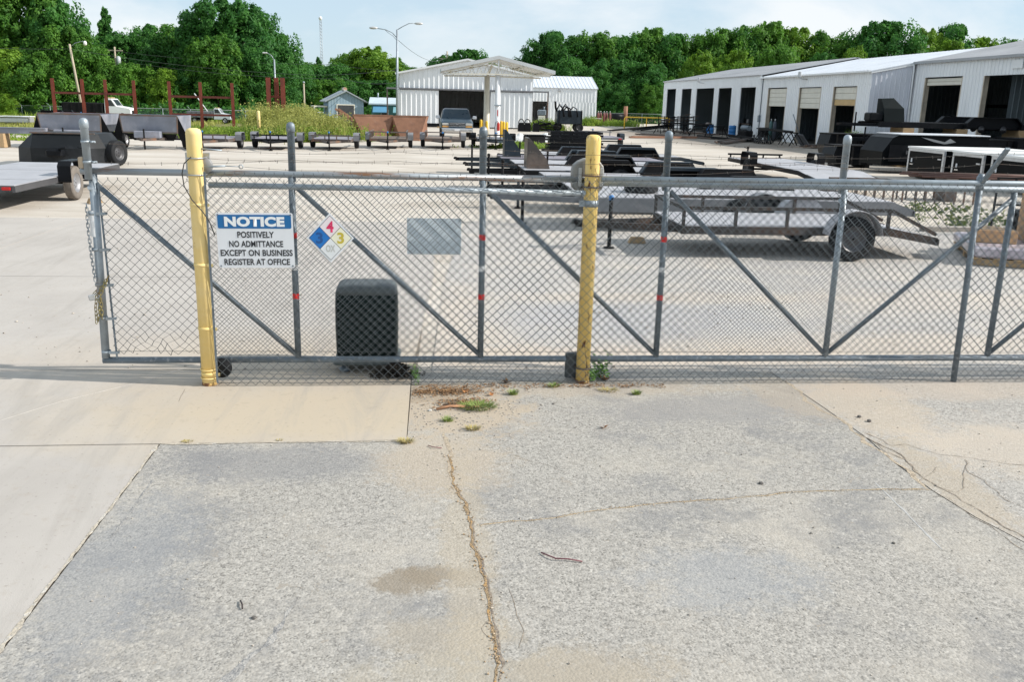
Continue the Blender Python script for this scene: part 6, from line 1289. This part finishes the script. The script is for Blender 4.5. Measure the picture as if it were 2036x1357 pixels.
# ------------------------------------------------------------------ things around the hangar
m = MB(); nx, ny = 40, 22; rn = random.Random(3); vs = []
for j in range(ny):
    for i in range(nx):
        x, y = i / (nx - 1) * 4.6 - 2.3, j / (ny - 1) * 2.4 - 1.2; e = max(0, 1 - (x / 2.3) ** 2) * max(0, 1 - (y / 1.2) ** 2)
        vs.append((x + .15 * noise.noise((x, y, 3)), y + .2 * noise.noise((x * .8, y, 7)), .01 + e ** .5 * (.32 + .42 * noise.noise((x * 1.3, y * 1.6, 0)) + .12 * abs(noise.noise((x * 4, y * 4, 2))))))
m.add(vs, [(j * nx + i, j * nx + i + 1, (j + 1) * nx + i + 1, (j + 1) * nx + i) for j in range(ny - 1) for i in range(nx - 1)], False)
t = thing('tarpaulin', 'crumpled white tarpaulin heaped on the ground by the yellow guard posts', 'tarpaulin', (6.7, 46.3, 0)); m.build('sheet', M('white_tarp', (.72, .72, .70), .5, 0, .06, 3), t); m = MB(); m.path([(-2.3, -1.1, .03), (-1, -1.25, .03), (.5, -1.2, .03), (2.2, -1.1, .03)], .03, 5); m.build('rope', wood, t)
o = thing('black_crate', 'black plastic crate lying at the edge of the white tarpaulin', 'crate', (6.1, 43.6, 0), .2); m = MB(); m.bbox((0, 0, .25), (1.1, .7, .5), .05); m.build('body', blackm, o); m = MB(); m.bbox((0, 0, .52), (1.16, .76, .04), .015); m.build('lid', black, o)
for k in range(7):
    o = thing('welded_skid', ['lowest', 'second', 'third', 'fourth', 'fifth', 'sixth', 'topmost'][k] + ' black welded skid in the flat stack beyond the car haulers', 'skid', (7.2 + RND.uniform(-.08, .08), 36.6, .12 + k * .125), RND.uniform(-.04, .04), 'black welded skids in a stack')
    for s in (-1, 1): m = MB(); m.bb(-1.25, 1.25, s * .7 - .05, s * .7 + .05, 0, .1); m.build('side_bar', black, o)
    for i in range(5): m = MB(); m.bb(-1.2 + i * .6 - .04, -1.2 + i * .6 + .04, -.649, .649, .02, .08); m.build('cross_bar', black, o)
o = thing('stack_bearer', 'rusty steel bearer under the stack of black skids', 'bearer', (7.2, 36.6, 0)); m = MB(); m.bb(-1.5, 1.5, -.65, -.5, 0, .115); m.build('beam', steel_br, o); m = MB(); m.bb(-1.5, 1.5, .5, .65, 0, .115); m.build('beam', steel_br, o)
t = thing('equipment_trailer', 'dark blue black tank trailer heaped with hoses by the annex wall', 'trailer', (11.9, 68.5, 0)); m = MB(); m.bbox((0, 0, 1.15), (2.1, 1.5, 1.1), .08); m.build('tank', bluegrey, t)
for x in (-.9, .95): m = MB(); m.bar((x, -.85, 0), (x, -.85, 1.75), .08, .08); m.build('leg', blackm, t)
wheel(t, .8, -.6, .36, .36, .24, rubber, rim_w); wheel(t, .8, .6, .36, .36, .24, rubber, rim_w); wheel(t, -.8, .6, .36, .36, .24, rubber, rim_w)
for k in range(6): m = MB(); a = RND.uniform(-1, 1); m.path([(a - .3, -.5, 1.7), (a - .1, -.7, 2.0 + .1 * (k % 3)), (a + .2, -.72, 1.85), (a + .3, -.80, 1.2)], .05, 6); m.build('hose', black, t)
m = MB(); m.path([(-1.0, 0, 1.6), (-1.15, -.2, 1.95), (-1.2, -.3, 2.4)], .09, 8); m.build('exhaust', black, t)
t = thing('scrap_heap', 'low heap of black sheet scrap before the annex wall', 'scrap', (10.1, 67.2, 0))
for k in range(5): m = MB(); m.box((RND.uniform(-.6, .6), RND.uniform(-.3, .3), .15 + k * .12), (1.3, .9, .05), RND.uniform(-.5, .5), RND.uniform(-.25, .25), RND.uniform(-.2, .2)); m.build('sheet', blackm, t)
for k, x in enumerate((7.75, 8.25, 8.95)):
    o = thing('hooped_weight', 'black weight block with a steel lifting hoop beside the hangar door', 'weight', (x, 66.2, 0), 0, 'hooped weights by the hangar'); m = MB(); m.prism([(-.26, 0, 0), (.26, 0, 0), (.26, 0, .5), (.16, 0, .68), (-.16, 0, .68), (-.26, 0, .5)], (0, .4, 0)); m.build('block', black, o); m = MB(); m.path([(.22 * cos(a), .2, .62 + .34 * sin(a)) for a in [pi * i / 10 for i in range(11)]], .035, 6); m.build('hoop', blackm, o)
o = thing('engine_stand', 'cream pump stand with a small grey engine before the annex door', 'pump', (9.9, 70.5, 0)); m = MB(); m.bbox((0, 0, .6), (.55, .5, 1.2), .03); m.build('stand', wht2, o); m = MB(); m.bbox((0, 0, 1.45), (.7, .5, .5), .08); m.tube((.2, 0, 1.7), (.2, 0, 1.95), .06, 8); m.build('engine', galv_d, o)
o = thing('floor_beam', 'black steel channel lying before the left hangar door', 'beam', (.3, 71.5, 0)); m = MB(); m.bb(-1.3, 1.1, -.15, .15, .1, .35); m.build('channel', black, o); m = MB(); m.bb(-1.2, -1.0, -.2, .2, 0, .099); m.build('foot', wood, o); m = MB(); m.bb(.8, 1.0, -.2, .2, 0, .099); m.build('foot', wood, o)
# gas bottles, yellow rail, cage far right of the annex
for k in range(5):
    o = thing('gas_cylinder', 'dark red gas cylinder standing in the group beyond the annex', 'gas cylinder', (19.6 + k * .34, 96 + .3 * (k % 2), 0), 0, 'gas cylinders beyond the annex'); m = MB(); m.lathe([(.14, 0), (.14, 1.15), (.10, 1.3), (.04, 1.36)], n=10); m.build('body', M('dull_red', (.16, .05, .045), .5, 0, .2, 3), o); m = MB(); m.lathe([(.05, 1.36), (.05, 1.5), (.02, 1.52)], n=8); m.build('valve', zc, o)
t = thing('pipe_barrier', 'yellow steel pipe barrier beside the far end of the workshop', 'barrier', (19.6, 82, 0)); m = MB(); m.path([(0, 0, 0), (0, 0, 1.0), (.1, 0, 1.1), (4.4, 0, 1.1), (4.5, 0, 1.0), (4.5, 0, 0)], .06, 8); m.build('pipe', yellow2, t); m = MB(); m.tube((2.2, 0, 0), (2.2, 0, 1.05), .05, 8); m.build('leg', yellow2, t)
o = thing('smoker', 'black barrel smoker with a tall brown chimney by the far fence', 'smoker', (23.6, 104, 0)); m = MB(); m.tube((-1, 0, .8), (.6, 0, .8), .45, 12); m.build('barrel', black, o); m = MB(); m.tube((.9, 0, 0), (.9, 0, 2.1), .25, 10); m.build('chimney', rust, o)
for x in (-.8, .4): m = MB(); m.bar((x, 0, 0), (x, 0, .4), .08, .5); m.build('leg', black, o)
o = thing('work_table', 'low cream table frame beside the gas cylinders', 'table', (18.3, 92, 0)); m = MB(); m.bb(-.9, .9, -.4, .4, .72, .78); m.build('top', wht2, o)
for x in (-.8, .8):
    for y in (-.35, .35): m = MB(); m.bar((x, y, 0), (x, y, .72), .07, .07); m.build('leg', rust, o)
# ------------------------------------------------------------------ steel stock in front of the workshop
def trestle(lab, x, y, rz):
    t = thing('trestle', lab, 'trestle', (x, y, 0), rz, 'steel trestles before the workshop'); m = MB(); m.bar((-.7, 0, .8), (.7, 0, .8), .08, .08); m.build('beam', blackm, t)
    for sx in (-1, 1):
        for sy in (-1, 1): m = MB(); m.bar((sx * .55, 0, .78), (sx * .75, sy * .5, 0), .05, .05); m.build('leg', blackm, t)
for x, y, rz in [(20.6, 66, .3), (21.8, 64, .2), (20.2, 69, .4), (22.6, 62.5, .1), (23.6, 55, 1.5), (23.8, 52, 1.5), (23.5, 49.5, 1.5)]: trestle('black steel trestle carrying long bars before the open bays', x, y, rz)
def bars(lab, x, y, z, L_, n, rz, mat, tilt=0.):
    t = thing('steel_stock', lab, 'steel bars', (x, y, z), rz)
    for i in range(n): m = MB(); w_ = RND.choice((.05, .07, .1)); dx = RND.uniform(-.4, .4); m.bar((-L_ / 2 + dx, -.12 * n / 2 + i * .13, w_ / 2 + .03 * (i % 3)), (L_ / 2 + dx, -.12 * n / 2 + i * .13 + RND.uniform(-.15, .15), w_ / 2 + .03 * (i % 3) + tilt), w_, w_); m.build('bar', mat, t)
bars('bundle of dark angle iron lying flat before the raised doors', 22.6, 50.2, .84, 6.5, 6, 1.45, blackm); bars('long brown pipes lying on the ground past the black trestles', 19.0, 60.5, .02, 8., 5, 2.2, steel_br); bars('dark flat bars scattered on the ground before the middle bays', 21.5, 56.5, .02, 6., 7, 1.9, blackm, .05)
bars('thin rusty rods lying out across the pale yard', 17.0, 57.5, .02, 5.5, 4, .3, rust); bars('dark tubes laid across the trestles by the far bays', 21.2, 66.2, .85, 6., 5, 2.0, blackm); bars('loose dark bars sloping from the trestle to the ground', 18.7, 72, .05, 7., 5, .5, blackm, .5); bars('pile of short dark offcuts near the third raised door', 24.0, 47.2, .02, 2.4, 8, .8, steel_br)
t = thing('scrap_rack', 'dark welded steel rack full of offcuts by the far bays', 'rack', (22.4, 73.5, 0), .3)
for i in range(4):
    for s in (-1, 1): m = MB(); m.bar((-1.5 + i, s * .5, 0), (-1.5 + i, s * .5, 1.4), .06, .06, (1, 0, 0)); m.build('post', blackm, t)
for z in (.3, .8, 1.3): m = MB(); m.bb(-1.6, 1.6, -.46, .46, z, z + .05); m.build('shelf', blackm, t)
for k in range(6): m = MB(); m.bar((-1.8 + RND.uniform(-.3, .3), -.4 + k * .15, .95), (2.0 + RND.uniform(-.3, .6), -.4 + k * .15, 1.0 + RND.uniform(-.1, .7)), .05, .05); m.build('bar', steel_br, t)
for x, y, lab in ((23.5, 66.9, 'bright blue plastic drum standing before an open bay'), (24.6, 64.6, 'blue plastic drum half hidden beside the bay pier')):
    o = thing('plastic_drum', lab, 'drum', (x, y, 0)); m = MB(); m.lathe([(.27, 0), (.29, .05), (.29, .28), (.275, .3), (.29, .32), (.29, .58), (.275, .6), (.29, .62), (.29, .85), (.25, .88)], n=16); m.build('barrel', blue_p, o); m = MB(); m.lathe([(.04, .88), (.04, .91)], (.12, 0, 0), 8); m.build('bung', blackm, o)
for x, y, c, lab in ((24.9, 57.2, (.05, .12, .12), 'dark green gas cylinder leaning in the first raised door bay'), (24.95, 56.6, (.04, .05, .07), 'black gas cylinder in the first raised door bay')):
    o = thing('gas_cylinder', lab, 'gas cylinder', (x, y, 0)); m = MB(); m.lathe([(.13, 0), (.13, 1.2), (.09, 1.35), (.04, 1.4)], n=10); m.build('body', M('cyl_%d' % int(y * 10), c, .5), o); m = MB(); m.lathe([(.04, 1.4), (.04, 1.55)], n=8); m.build('valve', zc, o)
o = thing('welder', 'dark welding machine on a cart in the first raised door bay', 'welder', (25.0, 58.6, 0)); m = MB(); m.bbox((0, 0, .55), (.7, 1.0, .7), .06); m.build('case', blackm, o)
for s in (-1, 1): m = MB(); m.lathe([(.05, -.05), (.16, -.05), (.16, .05), (.05, .05)], (s * .38, 0, .16), 12, 'X'); m.build('wheel', rubber, o)
o = thing('leaning_plate', 'grey steel plate leaning before the third raised door', 'plate', (24.6, 50.2, 0)); o.rotation_euler = (0, radians(-40), .2); m = MB(); m.bb(-.02, .02, -.5, .5, 0, .9); m.build('plate', primer, o); m = MB(); m.tube((.2, .55, 0), (.75, .7, 1.9), .03, 6); m.build('pole', galv_d, o)
for k, (y, hh) in enumerate([(76.5, 1.2), (74.0, 1.0), (70.5, 1.3), (64.0, 1.1), (52.5, 1.2), (47.0, 1.0), (39.5, 1.1)]):
    o = thing('workbench', 'cluttered steel workbench standing inside an open workshop bay', 'workbench', (29.5, y, .012), 0, 'workbenches inside the bays'); m = MB(); m.bb(-.5, .5, -1.0, 1.0, .8, .88); m.build('top', steel_br, o)
    for sx in (-1, 1):
        for sy in (-1, 1): m = MB(); m.bar((sx * .42, sy * .9, 0), (sx * .42, sy * .9, .8), .07, .07); m.build('leg', blackm, o)
    m = MB(); m.bbox((0, .3, .88 + hh * .2), (.5, .6, hh * .4), .05); m.build('machine', primer if k % 2 else galv_d, o)
# ------------------------------------------------------------------ weeds and grass
GR = [leaf_mat('weed_straw', (.22, .25, .05), (.46, .46, .14)), leaf_mat('weed_green', (.11, .20, .025), (.33, .44, .06))]
def weeds(lab, n, place, hmin, hmax, mat, w=.02, seed=1, spread=.25, leafy=0):
    rn = random.Random(seed); vs = []; fs = []
    while n > 0:
        p = place(rn)
        if p is None: continue
        n -= 1; z = terrain(*p) - .02; k = .6 + .8 * abs(noise.noise((p[0] * .35, p[1] * .35, seed)))
        for _ in range(4):
            a = rn.uniform(0, 6.28); hh = rn.uniform(hmin, hmax) * k; b = Vector((p[0] + rn.uniform(-.2, .2), p[1] + rn.uniform(-.2, .2), z)); s = Vector((cos(a), sin(a), 0)) * w * rn.uniform(.6, 1.3); tip = b + Vector((rn.gauss(0, spread) * hh, rn.gauss(0, spread) * hh, hh)); o = len(vs)
            mid = b.lerp(tip, .6) + Vector((rn.gauss(0, .05), rn.gauss(0, .05), .05)) * hh
            vs += [b - s, b + s, mid + s, mid - s, tip]; fs += [(o, o + 1, o + 2, o + 3), (o + 3, o + 2, o + 4)]
            for _ in range(leafy):
                q = b.lerp(tip, rn.uniform(.3, 1.05)) + Vector((rn.gauss(0, .09), rn.gauss(0, .09), rn.gauss(0, .06))); v1 = Vector((rn.gauss(0, 1), rn.gauss(0, 1), rn.gauss(0, .7))).normalized() * rn.uniform(.03, .075); v2 = v1.orthogonal().normalized() * v1.length * .6; o = len(vs); vs += [q - v1, q + v2, q + v1, q - v2]; fs.append((o, o + 1, o + 2, o + 3))
    me = bpy.data.meshes.new('weeds'); me.from_pydata([tuple(v) for v in vs], [], fs); me.materials.append(mat); o = bpy.data.objects.new('weeds', me); COL.objects.link(o); return tag(o, lab, 'weeds', kind='stuff')
def inbox(x0, x1, y0, y1): return lambda rn: (rn.uniform(x0, x1), rn.uniform(y0, y1))
def blobs(cs): return lambda rn: (lambda c: (rn.gauss(c[0], c[2]), rn.gauss(c[1], c[3])))(rn.choice(cs))
weeds('tall straw coloured weeds round the red beams and ladder frame', 3600, blobs([(-7.9, 48, .8, 2.5), (-6.9, 46, .8, 2.), (-5.6, 45, .6, 1.2), (-8.3, 52, .8, 3)]), .4, 1.55, GR[0], .018, 1, .2, 4)
weeds('wild tall green and straw weeds close round the bolted red beams', 900, blobs([(-8.0, 48.5, .45, 1.2), (-7.2, 49.5, .35, 1.0), (-9.6, 48.5, .3, .8)]), .7, 2.2, GR[0], .016, 21, .16, 6)
weeds('green leafy weeds growing through the straw coloured ones', 2400, blobs([(-7.2, 44, 1.5, 1.3), (-8.6, 54, 1.0, 3), (-6.2, 47, .6, 1.5), (-8, 43.3, 1.8, .8)]), .25, .95, GR[1], .02, 2, .22, 6)
weeds('low mixed grass between the red racks', 5200, inbox(-24, -9, 41.5, 60), .06, .24, GR[1], .02, 3, .4)
weeds('pale dry grass on the far left field', 4200, inbox(-42, -16, 44.5, 72), .10, .40, GR[0], .025, 4, .4)
weeds('grass and weeds along the far fence on the left', 3800, inbox(-60, -8, 72, 99), .2, .7, GR[1], .03, 5, .35)
weeds('green weeds at the foot of the annex wall', 700, blobs([(19.6, 98, .7, .7), (10.8, 70, .6, .4), (21.5, 92, .8, 1), (17.6, 90, .8, .6), (9.4, 69.6, .4, .4)]), .3, 1.0, GR[1], .03, 6, .25, 5)
weeds('grass patch on the ground by the stack of black skids', 500, blobs([(5.0, 39.2, 1.0, .4), (5.2, 41.5, .5, .6)]), .06, .2, GR[1], .02, 7, .5, 2)
weeds('weeds along the low kerb beyond the near trailer tail', 70, blobs([(12.3, 11.6, .9, .35), (11.6, 10.4, .5, .3), (13.4, 10.4, .8, .5), (11.8, 13.4, .8, .3)]), .05, .2, leaf_mat('weed_dull', (.06, .10, .03), (.20, .22, .08)), .008, 8, .5, 3)
weeds('green weed clump at the corner of the workshop end wall', 160, blobs([(26.0, 43.3, .5, .3), (25.2, 44.4, .2, .6)]), .5, 1.5, GR[1], .03, 9, .25, 8)
weeds('thin grass line across the yard left of the black hopper', 700, inbox(-26, -14.5, 37.0, 38.2), .05, .2, GR[1], .02, 10, .5, 1)
m = MB(); m.bb(9.8, 16, 9.55, 9.75, -.03, .09); tag(m.build('kerb', M('kerb_concrete', (.36, .33, .29), .9, 0, .15, 4, .2, 50)), kind='structure')

for args in [('crossed dark angle irons piled before the second and third bays', 22.6, 70.5, .03, 5., 8, 1.2, blackm, .25), ('rusty flat bars piled beside the blue drum', 22.2, 68.0, .02, 4.5, 7, 2.4, steel_br, .12), ('dark channel sections stacked before the first raised door', 23.6, 58.6, .02, 4.0, 7, 1.6, blackm, .1), ('tangle of dark rods before the second raised door', 22.9, 53.6, .02, 5., 9, 1.25, blackm, .3), ('brown tubes spread on the stained ground before the raised doors', 20.6, 52.5, .02, 7., 6, 1.0, steel_br, .05), ('dark offcut bars beside the scrap rack', 20.8, 76.0, .03, 5., 8, .7, blackm, .4), ('long dark pipes lying along the foot of the middle piers', 24.2, 62.5, .02, 6.5, 6, 1.55, blackm, .06)]: bars(*args)
for k, (x, y, lab) in enumerate([(24.3, 69.9, 'dark oily machine casting before the third open bay'), (24.5, 61.2, 'dark compressor tank before the section joint of the workshop'), (24.4, 45.2, 'dark scrap bin beside the shade-tinted end wall')]):
    o = thing('machine', lab, 'machine', (x, y, 0), .3 * k); m = MB(); m.bbox((0, 0, .35), (.7, 1.0, .5), .06); m.build('base', blackm, o); m = MB(); m.tube((0, -.45, .78), (0, .45, .78), .2, 12); m.build('drum', galv_d if k == 1 else steel_br, o)
    for q in (-1, 1): m = MB(); m.bb(-.3, .3, q * .4 - .06, q * .4 + .06, 0, .099); m.build('foot', blackm, o)
# ---- small clutter on and round the near trailers
t = thing('spare_wheel', 'spare wheel lying on the grey car hauler deck', 'wheel', (4.2, 10.1, .735)); t.rotation_euler = (R90, 0, 0); wheel(t, 0, 0, 0, .33, .2, rubber, rim_w)
o = thing('safety_chain', 'loose safety chain hanging from the near trailer coupler', 'chain', (2.5, 7.1, .05)); m = MB(); chain([Vector((0, 0, .32)), Vector((.12, -.05, .1)), Vector((.3, -.08, .02)), Vector((.5, -.03, .12)), Vector((.62, .0, .33))], m, .04); m.build('links', galv_d, o, 'stuff')
for k, (x, y, lab) in enumerate([(3.6, 7.7, 'timber chock lying under the near trailer tongue'), (7.4, 8.9, 'timber chock against the grey hauler wheel'), (-6.9, 12.5, 'timber chock lying by the worn tyre of the pale deck trailer')]):
    o = thing('timber_chock', lab, 'chock', (x, y, 0), .4 * k); m = MB(); m.prism([(-.15, -.06, 0), (.15, -.06, 0), (.1, -.06, .1), (-.1, -.06, .1)], (0, .12, 0)); m.build('wedge', wood, o)
for k in range(4):
    o = thing('ramp', 'dark steel loading ramp lying on the car hauler deck', 'ramp', (6.2 + .5 * (k % 2), (12.4, 15.1)[k // 2] + .35 * (k % 2), .566), pi, 'loading ramps on the hauler decks')
    for s_ in (-1, 1): m = MB(); m.bar((-.8, s_ * .13, .03), (.8, s_ * .13, .03), .04, .06); m.build('rail', blackm, o)
    for i in range(6): m = MB(); m.bar((-.7 + i * .28, -.11, .03), (-.7 + i * .28, .11, .03), .04, .04); m.build('rung', blackm, o)
m = MB()
for _ in range(1500):
    x, y = RND.uniform(-8, 10), RND.uniform(.4, 14)
    if RND.random() < .6: x, y = RND.gauss(2.5, 3), RND.uniform(.3, 4)
    pebble(m, x, y, RND.choice((.004, .006, .008, .012)) * RND.uniform(.7, 1.3), .002)
tag(m.build('yard_gravel', MATS['loose_gravel']), 'loose stones strewn over the yard behind the gate', 'gravel', kind='stuff')
